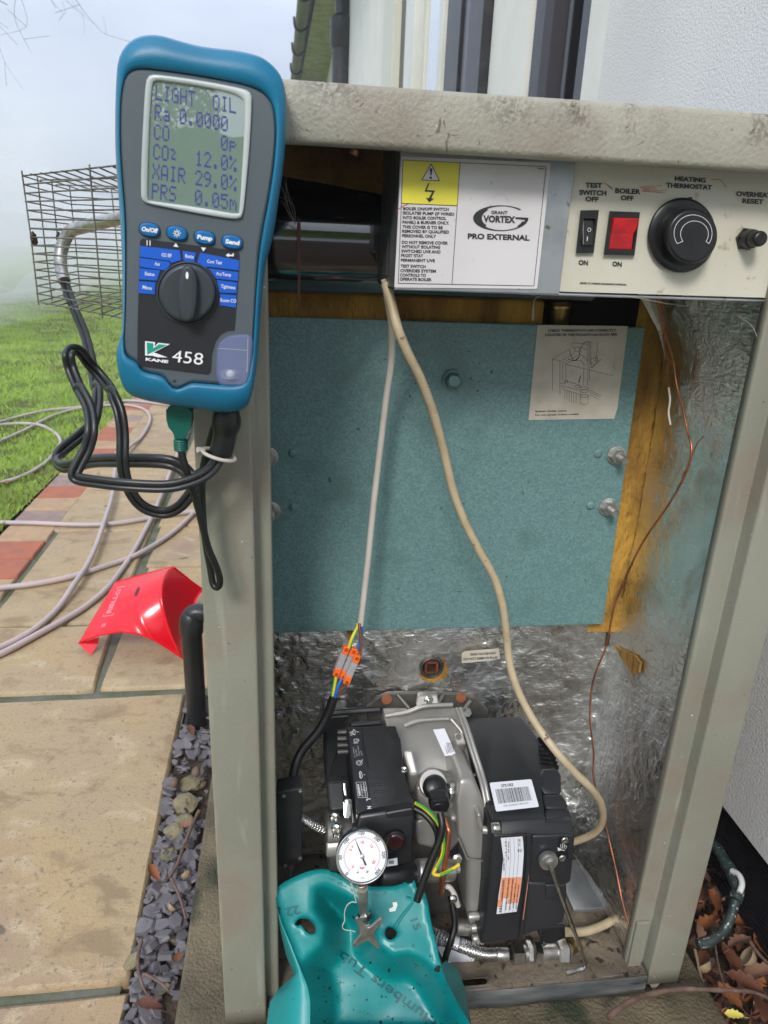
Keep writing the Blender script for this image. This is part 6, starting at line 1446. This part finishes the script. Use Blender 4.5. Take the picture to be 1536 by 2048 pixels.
FONT = {'L': '10000100001000010000100001000011111', 'I': '01110001000010000100001000010001110', 'G': '01110100011000010111100011000101111', 'H': '10001100011000111111100011000110001', 'T': '11111001000010000100001000010000100', 'O': '01110100011000110001100011000101110', 'R': '11110100011000111110101001001010001', 'a': '00000000000111000001011111000101111', '0': '01110100011001110101110011000101110', '.': '00000000000000000000000000110001100', 'C': '01110100011000010000100001000101110', 'p': '00000000001111010001111101000010000', '2': '01110100010000100010001000100011111', '1': '00100011000010000100001000010001110', '%': '11000110010001000100010001001100011', 'X': '10001100010101000100010101000110001', 'A': '01110100011000110001111111000110001', '9': '01110100011000101111000010001001100', 'P': '11110100011000111110100001000010000', 'S': '01111100001000001110000010000111110', '5': '11111100001111000001000011000101110', 'm': '00000000001101010101101011000110001', 's': '00000111000001000100010000111000000', ' ': '0' * 35}
LT = ['LIGHT  OIL', 'Ra 0.0000 ', 'CO      0p', 'COs  12.0%', 'XAIR 29.0%', 'PRS  0.05m']
tl_, tr_, bl_, br_ = q('A', (408, 470), (995, 574), (376, 1306), (1000, 1397))
def lp(u_, v_): return (tl_[0] * (1 - u_) * (1 - v_) + tr_[0] * u_ * (1 - v_) + bl_[0] * (1 - u_) * v_ + br_[0] * u_ * v_, tl_[1] * (1 - u_) * (1 - v_) + tr_[1] * u_ * (1 - v_) + bl_[1] * (1 - u_) * v_ + br_[1] * u_ * v_)
rowp = 1 / 5.79
for r_, t in enumerate(LT):
    for c_, ch in enumerate(t):
        g_ = FONT[ch]
        for k in range(35):
            if g_[k] == '1':
                i, j = k % 5, k // 5; u0, v0 = (c_ + i * .165) / 9.83, rowp * (r_ + j * .113); du, dv = .165 / 9.83 * .98, rowp * .113 * .98
                mb.pf([lp(u0, v0), lp(u0 + du, v0), lp(u0 + du, v0 + dv), lp(u0, v0 + dv)], sf, 'lcd_ink', .0001)
mb.build('screen', an)
# keypad buttons
for (cx, cy), t in (((362, 1535), 'On/Off'), ((563, 1560), '*'), ((765, 1592), 'Pump'), ((967, 1625), 'Send')):
    c = q('A', (cx, cy)); rim_ = [(c[0] + 21 * math.cos(a) ** 1 * (1 if True else 1), c[1]) for a in (0,)]
    L_ = []
    for k in range(32):
        a = 2 * math.pi * k / 32; sx_ = abs(math.cos(a)) ** .7 * (1 if math.cos(a) >= 0 else -1); sy_ = abs(math.sin(a)) ** .8 * (1 if math.sin(a) >= 0 else -1); dx, dy = 20.5 * sx_, 14 * sy_; L_.append((c[0] + dx, c[1] + dy + dx * .14))
    def s3(P, f): return [(c[0] + (p[0] - c[0]) * f, c[1] + (p[1] - c[1]) * f) for p in P]
    mb = MB(); mb.loft([LY(s3(L_, 1.10), -.0743), LY(s3(L_, 1.07), -.0752), LY(s3(L_, 1.0), -.0749)], 'knob_grey', False, False, True)
    mb.loft([LY(s3(L_, 1.0), -.0740), LY(s3(L_, .99), -.0760), LY(s3(L_, .92), -.0769), LY(s3(L_, .75), -.0773)], 'button_blue', False, True, True)
    sb_ = SY(-.0774)
    if t == '*':
        for k in range(8): a = k * math.pi / 4; mb.stroke([(c[0] + 2.6 * math.cos(a), c[1] + 2.6 * math.sin(a)), (c[0] + 7.5 * math.cos(a), c[1] + 7.5 * math.sin(a))], 1.6, sb_, 'print_white')
    else:
        w = {'On/Off': 16, 'Pump': 15, 'Send': 14}[t]; mb.text(t, (c[0] - w, c[1] + 4 - w * .14), (c[0] + w, c[1] + 4 + w * .14), 8.6, sb_, 'print_white', bold=.045)
    mb.build('button', an)
# black badge with blue tabs
def BQ(*p): return q('B', *p)
mb = MB(); mb.prism([Y(*p, FYA + .0002) for p in BQ((310, 172), (1005, 262), (1022, 285), (1015, 420), (1000, 660), (985, 845), (930, 850), (880, 880), (845, 930), (820, 1020), (812, 1150), (790, 1170), (300, 1108), (272, 1090), (275, 800), (282, 560), (292, 190))], (0, .0008, 0), 'badge_black')
for pg_ in (((292, 225), (583, 258), (592, 330), (520, 350), (510, 335), (292, 305)), ((290, 312), (505, 342), (515, 362), (478, 405), (290, 378)), ((288, 388), (440, 405), (415, 480), (287, 470)), ((285, 485), (405, 492), (400, 580), (282, 572)),
           ((603, 262), (703, 275), (690, 342), (612, 335)), ((732, 275), (1018, 332), (1014, 405), (790, 378), (775, 385), (710, 345)), ((795, 390), (1012, 418), (1008, 482), (850, 465)), ((855, 475), (1004, 495), (1000, 572), (875, 568)), ((880, 578), (998, 588), (994, 678), (875, 660))):
    mb.pf(BQ(*pg_), sf, 'print_blue', .0005)
for t, a, b, h in (('O2 Eff', (450, 302), (522, 310), 6.8), ('Aux', (398, 367), (438, 372), 7), ('Status', (326, 440), (397, 447), 7), ('Menu', (310, 540), (378, 548), 7.2), ('Ratio', (622, 311), (684, 319), 7), ('Com Test', (782, 350), (892, 362), 7), ('Prs/Temp', (852, 442), (958, 450), 6.6), ('Tightness', (883, 532), (988, 543), 6.8), ('Room CO', (880, 634), (996, 642), 7)):
    mb.text(t, BQ(a), BQ(b), h, sf, 'print_white', .0009, bold=.01)
for a, b in (((344, 185), (344, 220)), ((366, 188), (366, 222))): mb.stroke(BQ(a, b), 1.8, sf, 'print_white', .0009)
mb.pf(BQ((555, 206), (574, 236), (536, 230)), sf, 'print_white', .0009); mb.pf(BQ((738, 236), (776, 240), (756, 266)), sf, 'print_white', .0009)
mb.pf(BQ((920, 293), (945, 278), (942, 288), (968, 292), (970, 280), (980, 282), (978, 303), (942, 300), (943, 312)), sf, 'print_white', .0009)
mb.pf(BQ((330, 923), (403, 930), (400, 962), (425, 935), (512, 944), (395, 1005), (495, 1042), (420, 1040), (385, 1030), (345, 1028), (330, 1028)), sf, 'print_white', .0009)
mb.pf(BQ((341, 932), (390, 938), (390, 975), (432, 945), (490, 950), (345, 1020)), sf, 'print_green', .0012)
mb.pf(BQ((436, 992), (462, 1008), (470, 1040), (420, 1032), (400, 1012)), sf, 'badge_black', .0011) if False else None
mb.text('KANE', BQ((333, 1063)), BQ((498, 1083)), 5.6, sf, 'print_white', .0009, bold=.05); mb.text('458', BQ((525, 1072)), BQ((750, 1097)), 23, sf, 'print_white', .0009, bold=.0)
mb.build('badge', an)
# dial
mb = MB(); dc = BQ((638, 570)); dr = 61.5
def dl(r, y_): return [Y(dc[0] + r * math.cos(2 * math.pi * k / 64), dc[1] + r * 1.03 * math.sin(2 * math.pi * k / 64), y_) for k in range(64)]
mb.loft([dl(dr, -.0750), dl(dr - .5, -.0762), dl(dr - 3, -.0762), dl(dr - 4, -.0752), dl(dr - 5, -.0752), dl(dr - 6, -.0800), dl(dr - 8, -.0812), dl(dr - 12, -.0815)], 'knob_grey', False, True, True)
def rot_(x, y_, a=math.radians(2)): return (dc[0] + x * math.cos(a) - y_ * math.sin(a), dc[1] + x * math.sin(a) + y_ * math.cos(a))
hb = [rot_(x, y_) for x, y_ in ((-7, -55), (7, -55), (13, -48), (20, -30), (22, 0), (20, 35), (12, 58), (-10, 58), (-17, 35), (-20, 0), (-18, -30), (-13, -48))]; hb = chaikin(hb, 2)
hc_ = rot_(0, 0)
mb.loft([LY(hb, -.081), LY([(hc_[0] + (p[0] - hc_[0]) * .93, hc_[1] + (p[1] - hc_[1]) * .985) for p in hb], -.0865), LY([(hc_[0] + (p[0] - hc_[0]) * .75, hc_[1] + (p[1] - hc_[1]) * .96) for p in hb], -.088), LY([(hc_[0] + (p[0] - hc_[0]) * .4, hc_[1] + (p[1] - hc_[1]) * .9) for p in hb], -.0884)], 'knob_grey', False, True, True)
p_ = BQ((637, 442)); mb.pf(ell(p_[0], p_[1], 3, 7.5, 16), SY(-.0885), 'print_white', .0004)
mb.build('dial', an)
# water trap window
mb = MB(); wt_ = chaikin(BQ((845, 1240), (850, 1000), (870, 930), (930, 885), (1000, 872), (1122, 866), (1112, 1050), (1095, 1200), (1060, 1258), (950, 1256)), 2)
mb.prism([Y(*p, -.0748) for p in wt_], (0, .001, 0), 'trap_blue', .0)
ri = resample(wt_, *BQ((970, 1070)), 60); w2 = [(p[0] * .93 + BQ((970, 1070))[0] * .07, p[1] * .96 + BQ((970, 1070))[1] * .04) for p in ri]
mb.loft([LY(ri, -.0748), LY(w2, -.0785), LY([(p[0] * .88 + BQ((970, 1070))[0] * .12, p[1] * .9 + BQ((970, 1070))[1] * .1) for p in ri], -.0792)], 'clear', False, True, True)
mb.stroke(BQ((865, 975), (1078, 990)), .8, SY(-.0794), 'print_grey'); mb.stroke(BQ((1082, 900), (1075, 1150)), .9, SY(-.0794), 'print_grey')
mb.lathe(Y(*BQ((955, 1190)), -.0755), (0, 0, 1), [(0, .0063), (.004, .0066), (.005, .005), (.006, .003)], 'clear', 24); mb.lathe(Y(*BQ((955, 1165)), -.077), (0, -1, 0), [(0, .003), (.002, .0026), (.003, .0012)], 'print_grey', 16)
mb.build('water_trap', an)
# green thermocouple plug with its own thin lead
tp = thing('thermocouple_plug', 'dark green plug under the analyser with a thin black lead looping down', 'plug', tuple(Y(360, 850, -.045)))
mb = MB(); out = chaikin(q('D', (1060, 160), (1225, 170), (1228, 300), (1190, 365), (1190, 380), (1112, 378), (1112, 345), (1065, 290)), 1); mb.prism([Y(*p, -.052) for p in out], (0, .012, 0), 'plug_green', .0015, 2)
for e_ in range(9): pass
mb.stroke([(q('D', (1142, 240))[0] + 5 * math.cos(a / 8 * 5.5 - .8), q('D', (1142, 240))[1] + 7 * math.sin(a / 8 * 5.5 - .8)) for a in range(9)], 1.0, SY(-.0523), 'plug_green', .0012)
a, b = Y(*q('D', (1155, 370)), -.046), Y(*q('D', (1158, 452)), -.046); mb.cyl(a, b, .0042, 'plug_green', 18)
for k in range(5): mb.lathe(a.lerp(b, .1 + k * .17), b - a, [(0, .0043), (.0006, .0050), (.0016, .0050), (.0022, .0043)], 'plug_green', 18)
mb.build('body', tp)
mb = MB(); mb.tube([Y(*q('D', p), yv) for p, yv in (((1158, 440), -.046), ((1170, 500), -.047), ((1200, 600), -.048), ((1235, 710), -.048), ((1262, 800), -.046), ((1300, 950), -.044), ((1335, 1080), -.042), ((1378, 1180), -.040), ((1405, 1260), -.038), ((1405, 1310), -.037), ((1385, 1328), -.036), ((1362, 1300), -.034), ((1345, 1200), -.032), ((1322, 1080), -.030), ((1305, 950), -.029), ((1296, 820), -.029), ((1293, 680), -.030), ((1300, 560), -.030), ((1325, 460), -.032), ((1360, 330), -.036), ((1395, 235), -.040))], .0027, 'cable_black', 12, 6); mb.build('lead', tp)
# twin probe hose
ph = thing('probe_hose', 'twin black sampling hose looping from under the analyser to the flue guard', 'hose', tuple(Y(450, 850, -.045)))
def twin(pts, r, mt, name, flat=(0, 1, 0)):
    P = [Y(*q(z_, (x, y_)), yv) for z_, x, y_, yv in pts]
    mb = MB(); mb.tube(P, r, mt, 12, 6, off=r * .93, flat=flat); mb.tube(P, r, mt, 12, 6, off=-r * .93, flat=flat); return mb.build(name, ph)
twin([('D', 1450, 215, -.042), ('D', 1440, 300, -.042), ('D', 1425, 420, -.044), ('D', 1390, 520, -.048), ('D', 1320, 600, -.055), ('D', 1200, 655, -.06), ('D', 1050, 682, -.062), ('D', 800, 672, -.06), ('D', 620, 652, -.055), ('D', 500, 632, -.05), ('D', 478, 600, -.048), ('D', 515, 520, -.045), ('D', 560, 430, -.042), ('D', 585, 320, -.04), ('D', 570, 180, -.03), ('D', 510, 60, -.02), ('C', 580, 1750, -.01), ('C', 520, 1600, .0), ('C', 500, 1500, .0), ('C', 535, 1462, .01), ('C', 590, 1480, .02), ('C', 650, 1560, .03), ('C', 730, 1650, .03), ('C', 810, 1750, .02), ('D', 715, 80, .0), ('D', 765, 200, -.01), ('D', 785, 350, -.015), ('D', 785, 500, -.02), ('D', 800, 620, -.02), ('D', 850, 740, -.02), ('D', 930, 820, -.02), ('D', 1050, 850, -.02), ('D', 1150, 810, -.022), ('D', 1240, 700, -.025), ('D', 1330, 560, -.028), ('D', 1390, 400, -.032), ('D', 1420, 260, -.036)], .00245, 'hose_black', 'hose')
twin([('D', 1400, 480, -.025), ('D', 1300, 600, -.018), ('D', 1230, 620, -.016), ('D', 1160, 560, -.014), ('D', 1050, 522, -.012), ('D', 800, 515, .0), ('D', 600, 518, .02), ('D', 480, 545, .04), ('D', 400, 555, .06), ('D', 365, 520, .08), ('D', 400, 450, .10), ('D', 520, 350, .12), ('D', 590, 280, .14), ('D', 620, 170, .16), ('D', 625, 40, .19), ('C', 700, 1750, .23), ('C', 670, 1550, .27), ('C', 620, 1350, .31), ('C', 550, 1180, .34), ('C', 490, 1020, .37), ('C', 450, 880, .39)], .0030, 'hose_black', 'hose')
mb = MB(); mb.tube([Y(*q('C', p), yv) for p, yv in (((470, 960), .375), ((445, 850), .39), ((450, 730), .40), ((510, 600), .40), ((620, 560), .39), ((780, 520), .37), ((880, 500), .36), ((960, 500), .34))], .0075, 'steel_dull', 14, 6); mb.build('probe_tube', ph)
mb = MB(); p = [Y(*q('D', a), -.044) for a in ((1455, 190), (1445, 300), (1430, 400), (1410, 470))]; mb.tube(p, lambda t: .0085 + .0022 * math.sin(math.pi * min(1, t * 2.2)), 'cable_black', 16, 6)
mb.prism([Y(*q('D', a), -.050) for a in ((1390, 190), (1490, 200), (1495, 300), (1350, 290), (1385, 250))], (0, .012, 0), 'black_plastic', .002); mb.build('connector', ph)
mb = MB(); c = Y(*q('D', (1400, 478)), -.046); ax = (p[3] - p[2]).normalized(); u_ = ax.cross(Vector((0, 1, 0))).normalized(); w_ = ax.cross(u_); R_ = .0122
mb.tube([c + (u_ * math.cos(2 * math.pi * k / 20) * R_ + w_ * math.sin(2 * math.pi * k / 20) * R_ * .9) for k in range(21)], .0014, 'cable_white', 8, 2); mb.tube([c + u_ * -R_ * .9, c + u_ * -R_ * 1.25 + Vector((0, -.003, 0))], .0022, 'cable_white', 8, 1); mb.build('cable_tie', ph)

# =================================================================== ON THE PATIO
gh = MB(); zz_ = -.041
def HP(pts, z=None): return [Z(*q('D', p), zz_ if z is None else z) for p in pts]
line1 = HP([(1120, 165), (1000, 150), (820, 132), (640, 152), (480, 177), (300, 195), (120, 235), (-20, 275), (-90, 290), (-60, 300), (20, 285), (150, 278), (260, 290), (340, 330), (385, 380), (370, 440), (300, 520), (200, 588), (100, 632), (0, 662), (-150, 740), (-220, 850), (-120, 905), (0, 912), (200, 915), (450, 925), (640, 925), (800, 910), (950, 885), (1100, 860), (1250, 842), (1330, 845), (1330, 880), (1250, 850), (1220, 872), (1150, 940), (1060, 1010), (960, 1072), (850, 1130), (720, 1175), (560, 1228), (400, 1272), (200, 1308), (0, 1332), (-200, 1370), (-420, 1500), (-400, 1720), (-150, 1800), (-20, 1762), (100, 1705), (300, 1595), (450, 1512), (560, 1440), (680, 1338), (780, 1212), (860, 1090), (930, 960), (985, 850), (1040, 720), (1090, 590), (1140, 470), (1200, 340), (1235, 250)])
line2 = HP([(-150, 1790), (-20, 1722), (130, 1650), (250, 1572), (370, 1460), (480, 1332), (560, 1210), (620, 1080), (670, 930), (712, 800), (730, 690), (745, 570), (790, 490), (835, 440), (900, 370), (950, 290), (958, 228), (915, 185), (820, 162), (650, 163), (480, 187), (350, 225), (250, 272), (150, 325), (0, 392), (-150, 455)])
for i, p in enumerate(line2): p.z += .012 if 4 < i < 14 else 0
mb = MB(); mb.tube(line1, .0074, 'hose_pink', 14, 6); mb.build('garden_hose', label='dusty pink garden hose looping over lawn and flagstones behind the red cover', cat='garden hose')
mb = MB(); mb.tube(line2, .0074, 'hose_pink', 14, 6); mb.build('garden_hose', label='pale pink hose length curving from bottom left up into a tight bend on the path', cat='garden hose')
# red burner cover
rc = thing('red_cover', 'glossy red plastic burner cover lying upturned on the flagstones', 'cover', tuple(Z(280, 1290, -.05)))
KV = {'A': (231, 1163, 1.00), 'B': (347, 1132, .97), 'C': (156, 1286, .885), 'E': (408, 1178, 1.02), 'K': (302, 1208, .865), 'D': (364, 1318, .845), 'G': (425, 1330, .93), 'F': (244, 1266, .86)}
mb = MB()
def face_grid(fn, nu, nv, mt='red_cover', th=.003):
    V = [fn(i / nu, j / nv) for j in range(nv + 1) for i in range(nu + 1)]; F = [(j * (nu + 1) + i, j * (nu + 1) + i + 1, (j + 1) * (nu + 1) + i + 1, (j + 1) * (nu + 1) + i) for j in range(nv) for i in range(nu)]
    n = len(V); B = [v + (v - CAM).normalized() * th for v in V]
    b1_ = [(a, a + 1, n + a + 1, n + a) for a in range(nu)] + [(nv * (nu + 1) + a, nv * (nu + 1) + a + 1, n + nv * (nu + 1) + a + 1, n + nv * (nu + 1) + a) for a in range(nu)] + [(a * (nu + 1), (a + 1) * (nu + 1), n + (a + 1) * (nu + 1), n + a * (nu + 1)) for a in range(nv)] + [(a * (nu + 1) + nu, (a + 1) * (nu + 1) + nu, n + (a + 1) * (nu + 1) + nu, n + a * (nu + 1) + nu) for a in range(nv)]
    mb.add(V + B, F + [tuple(n + k for k in reversed(f)) for f in F] + b1_, mt, True)
topc = [(231, 1163, 1.0), (270, 1152, .99), (310, 1141, .98), (347, 1132, .97)]
midc = [(197, 1218, .935), (240, 1212, .90), (275, 1210, .875), (322, 1196, .875)]
botc = [(156, 1287, .885), (200, 1272, .86), (244, 1265, .845), (281, 1271, .835), (312, 1284, .832), (341, 1303, .835), (364, 1317, .84)]
def crv(P, t):
    x = t * (len(P) - 1); i = min(int(x), len(P) - 2); f_ = x - i; a, b = P[i], P[i + 1]; return tuple(a[k] * (1 - f_) + b[k] * f_ for k in range(3))
def fL(u, v):
    a, m, b = crv(topc, u), crv(midc, u), crv(botc, u)
    p = tuple(a[k] * (1 - v) ** 2 + (2 * m[k] - .5 * a[k] - .5 * b[k]) * 2 * v * (1 - v) + b[k] * v * v for k in range(3)); return Y(*p)
face_grid(fL, 30, 24)
rt0 = [(347, 1132, .97), (365, 1146, .985), (385, 1162, 1.0), (410, 1180, 1.02)]; rt1 = [(364, 1317, .84), (380, 1330, .86), (400, 1340, .90), (430, 1350, .95)]
def fR(u, v):
    e = fL(1, v); a, b = crv(rt0, u), crv(rt1, u); s_ = Y(*tuple(a[k] * (1 - v) + b[k] * v for k in range(3))); s0_ = Y(*tuple(rt0[0][k] * (1 - v) + rt1[0][k] * v for k in range(3))); return s_ + (e - s0_)
face_grid(fR, 12, 24)
mb.prism([Y(156, 1287, .886), Y(199, 1274, .862), Y(196, 1288, .89), Y(182, 1311, .872)], (0, .003, 0), 'red_cover')
mb.build('shell', rc)
mb = MB()
def rsurf(u, v): return Y(u, v, .0) 
def rl(s_, t_): return toward(fL(s_, t_), .0012)
def rquad(s0, t0, s1, t1, mt): mb.add([rl(s0, t0), rl(s1, t0), rl(s1, t1), rl(s0, t1)], [(0, 1, 2, 3)], mt)
V, F, w, cap = glyphs('RIELLO', .03); mb.add([rl(.155 + .07 * (1 - y / cap) * 1.0, .60 - .42 * x / w) for x, y in V], F, 'red_print')
for a, b in (((.12, .64), (.12, .14)), ((.255, .64), (.255, .14))): mb.add([rl(a[0], a[1]), rl(a[0] + .008, a[1]), rl(b[0] + .008, b[1]), rl(b[0], b[1])], [(0, 1, 2, 3)], 'red_print')
for t in (.14, .64): rquad(.12, t, .263, t + .012, 'red_print')
V, F, w, cap = glyphs('RBL', .02); mb.add([rl(.155 + .04 * (1 - y / cap), .84 - .07 * x / w) for x, y in V], F, 'red_print')
mb.add([rl(.60 + .035 * math.cos(a) , .30 + .07 * math.sin(a)) for a in [k * math.pi / 8 for k in range(16)]], [list(range(16))], 'red_dark'); mb.build('lettering', rc)
# black plastic waste pipe
mb = MB(); pbx = Z(394, 1438, -.05); c0_ = Vector((pbx.x, pbx.y, -.06)); ztop = Y(392, 1215, pbx.y).z; rr_ = .0205
mb.lathe(c0_, (0, 0, 1), [(0, rr_ * .9), (ztop - .045 + .06 - .008, rr_ * .9), (ztop - .045 + .06 - .006, rr_ * 1.03), (ztop - .045 + .06 + .012, rr_ * 1.06), (ztop - .045 + .06 + .022, rr_ * 1.0), (ztop + .06 - .012, rr_ * .8), (ztop + .06 - .003, rr_ * .45), (ztop + .06, .001)], 'pvc_black', 32)
mb.tube([c0_ + Vector((0, 0, ztop + .042)), c0_ + Vector((.012, 0, ztop + .05)), c0_ + Vector((.06, 0, ztop + .042)), c0_ + Vector((.13, 0, ztop + .042))], rr_ * .8, 'pvc_black', 20, 4)
mb.build('waste_pipe', label='black plastic pipe with a rounded elbow rising beside the boiler', cat='pipe')

# =================================================================== TREES (bare branches at the top left; bare garden tree behind the camera; hedge and evergreen added there for reflections)
def tree(name, base, h, label, seed, lean=(0, 0), r0=.12, target=None):
    random.seed(seed); root = thing(name, label, 'tree', base, None); mt_ = MB(); mc = MB(); b = Vector(base)
    def grow(p, d, L, r, lev):
        pts = [p]; q_ = p.copy(); dd_ = d.copy()
        for k in range(4): dd_ = (dd_ + Vector((random.gauss(0, .14), random.gauss(0, .14), random.gauss(.02, .08)))).normalized(); q_ = q_ + dd_ * (L / 4); pts.append(q_.copy())
        (mt_ if lev == 0 else mc).tube(pts, lambda t: max(.0025, r * (1 - .55 * t)), 'bark', 6 if lev < 2 else 4, 2 if lev < 2 else 1)
        if lev >= 5: return
        for k in range(3 if lev < 4 else 4):
            a = random.choice(pts[2:]); nd = (dd_ + Vector((random.gauss(0, .6), random.gauss(0, .6), random.gauss(.1, .4)))).normalized(); grow(a, nd, L * random.uniform(.5, .72), r * .48, lev + 1)
    grow(b, (Vector((lean[0], lean[1], 1))).normalized(), h * .42, r0, 0)
    if target:
        for tx in target:
            T = Y(*tx); st_ = b + Vector((lean[0] * h * .4, 0, h * .40)); mid = st_.lerp(T, .55) + Vector((0, 0, .5)); mc.tube([st_, mid, T], lambda t: .012 * (1 - .8 * t), 'bark', 5, 5)
            for k in range(15):
                o_ = mid.lerp(T, random.uniform(.3, 1)); e1 = o_ + Vector((random.gauss(0, .25), random.gauss(0, .25), random.uniform(-.35, .12))); e2 = e1 + Vector((random.gauss(0, .2), random.gauss(0, .2), random.uniform(-.25, .05))); mc.tube([o_, o_.lerp(e1, .5) + Vector((random.gauss(0, .04), 0, random.gauss(0, .04))), e1, e2], lambda t: .0017 * (1 - .6 * t), 'bark', 4, 3)
                mc.tube([e1, e1 + Vector((random.gauss(0, .15), 0, random.uniform(-.2, .1)))], .0013, 'bark', 4, 1)
    mt_.build('trunk', root); mc.build('crown', root); return root
tree('bare_tree', (-6.6, 5.6, -.1), 7.5, 'bare tree whose fine twigs hang into the top left of the sky', 4, (.16, .0), .11, [(15, 10, 5.5), (60, -20, 5.6), (185, -18, 5.8)])
tree('bare_tree', (-1.75, -6.2, -.1), 5, 'bare garden tree standing behind the photographer', 12, (.1, .05), .16)
random.seed(3)
mb = MB(); V = []; F = []; n_ = 90
for i in range(n_ + 1):
    x = -16 + 24 * i / n_; top_ = 1.45 + .35 * noise.noise(Vector((x * .35, 0, 2))) + .25 * noise.noise(Vector((x * 2.2, 0, 2)))
    for k in range(9): t = k / 8; V.append((x, -7 - .5 * math.sin(math.pi * t) + .15 * noise.noise(Vector((x * 3, t * 6, 1))), -.1 + top_ * 1.2 * t))
    V.append((x, -7.9, -.1))
for i in range(n_):
    for k in range(9): a = i * 10 + k; F.append((a, a + 10, a + 11, a + 1))
mb.add(V, F, 'lawn', True); mb.build('hedge', label='unseen evergreen hedge added behind the camera for reflections', cat='hedge')  # added out of view, its height shaped for the screen's reflections

random.seed(8)
ev = thing('reflection_evergreen', 'narrow evergreen shape added behind the camera to darken the screen reflection', 'tree', (-.85, -5.8, -.1))  # unseen mass added to give the analyser screen a dark reflection
mb = MB(); mb.cyl((-.85, -5.8, -.1), (-.85, -5.8, 1.2), .06, 'bark', 10); mb.build('trunk', ev)
mb = MB()
for k in range(5200):
    h = random.random() ** .8; R0 = .52 * (1 - .62 * h) * (1 + .3 * noise.noise(Vector((h * 7, k % 9, 0)))); a = random.uniform(0, math.tau); r_ = R0 * random.random() ** .4
    p = Vector((-.85 + r_ * math.cos(a), -5.8 + r_ * math.sin(a), .05 + 3.0 * h)); s_ = random.uniform(.03, .06); d1 = Vector((random.gauss(0, 1), random.gauss(0, 1), random.gauss(0, 1))).normalized() * s_; d2 = Vector((random.gauss(0, 1), random.gauss(0, 1), random.gauss(0, 1))).normalized() * s_ * .6
    mb.add([p - d1, p + d2, p + d1], [(0, 1, 2)], 'gutter_green')
mb.build('crown', ev)

# =================================================================== HAZE AND FLUE STEAM
def volmat(name, dens, col):
    m = bpy.data.materials.new(name); m.use_nodes = True; n, l = m.node_tree.nodes, m.node_tree.links
    for x in list(n):
        if x.type == 'BSDF_PRINCIPLED': n.remove(x)
    v = n.new('ShaderNodeVolumePrincipled'); v.inputs['Density'].default_value = dens; v.inputs['Color'].default_value = (*col, 1); v.inputs['Anisotropy'].default_value = 0
    out = [x for x in n if x.type == 'OUTPUT_MATERIAL'][0]; l.new(v.outputs['Volume'], out.inputs['Volume']); M[name] = m
volmat('haze', .006, (.93, .95, 1.0))
mb = MB(); mb.box(-62, 15, -13.5, 71, -1.1, 9.5, 'haze'); hz_ = mb.build('haze', label='pale mist thickening over the far lawn', cat='haze', kind='stuff')

volmat('steam', .34, (.97, .98, 1.0))
mb = MB()
for (c, r) in (((-3.3, 6.4, .75), (1.5, 1.5, .80)), ((-5.4, 8.5, 1.1), (2.4, 2.0, 1.25)), ((-4.2, 9.5, .8), (2.6, 2.0, .9)), ((-8.5, 12, 1.7), (3.6, 3, 2.0)), ((-4.6, 12.5, .7), (2.6, 2, .75))):
    bm = bmesh.new(); bmesh.ops.create_icosphere(bm, subdivisions=4, radius=1)
    for v in bm.verts:
        k = 1 + .30 * noise.noise(v.co * 1.6 + Vector(c)) + .12 * noise.noise(v.co * 4 + Vector(c)); v.co = Vector((v.co.x * r[0] * k + c[0], v.co.y * r[1] * k + c[1], max(-.02, v.co.z * r[2] * k + c[2])))
    mb.addbm(bm, 'steam', True)
mb.build('flue_steam', label='white cloud of flue steam drifting over the lawn at the left', cat='steam', kind='stuff')
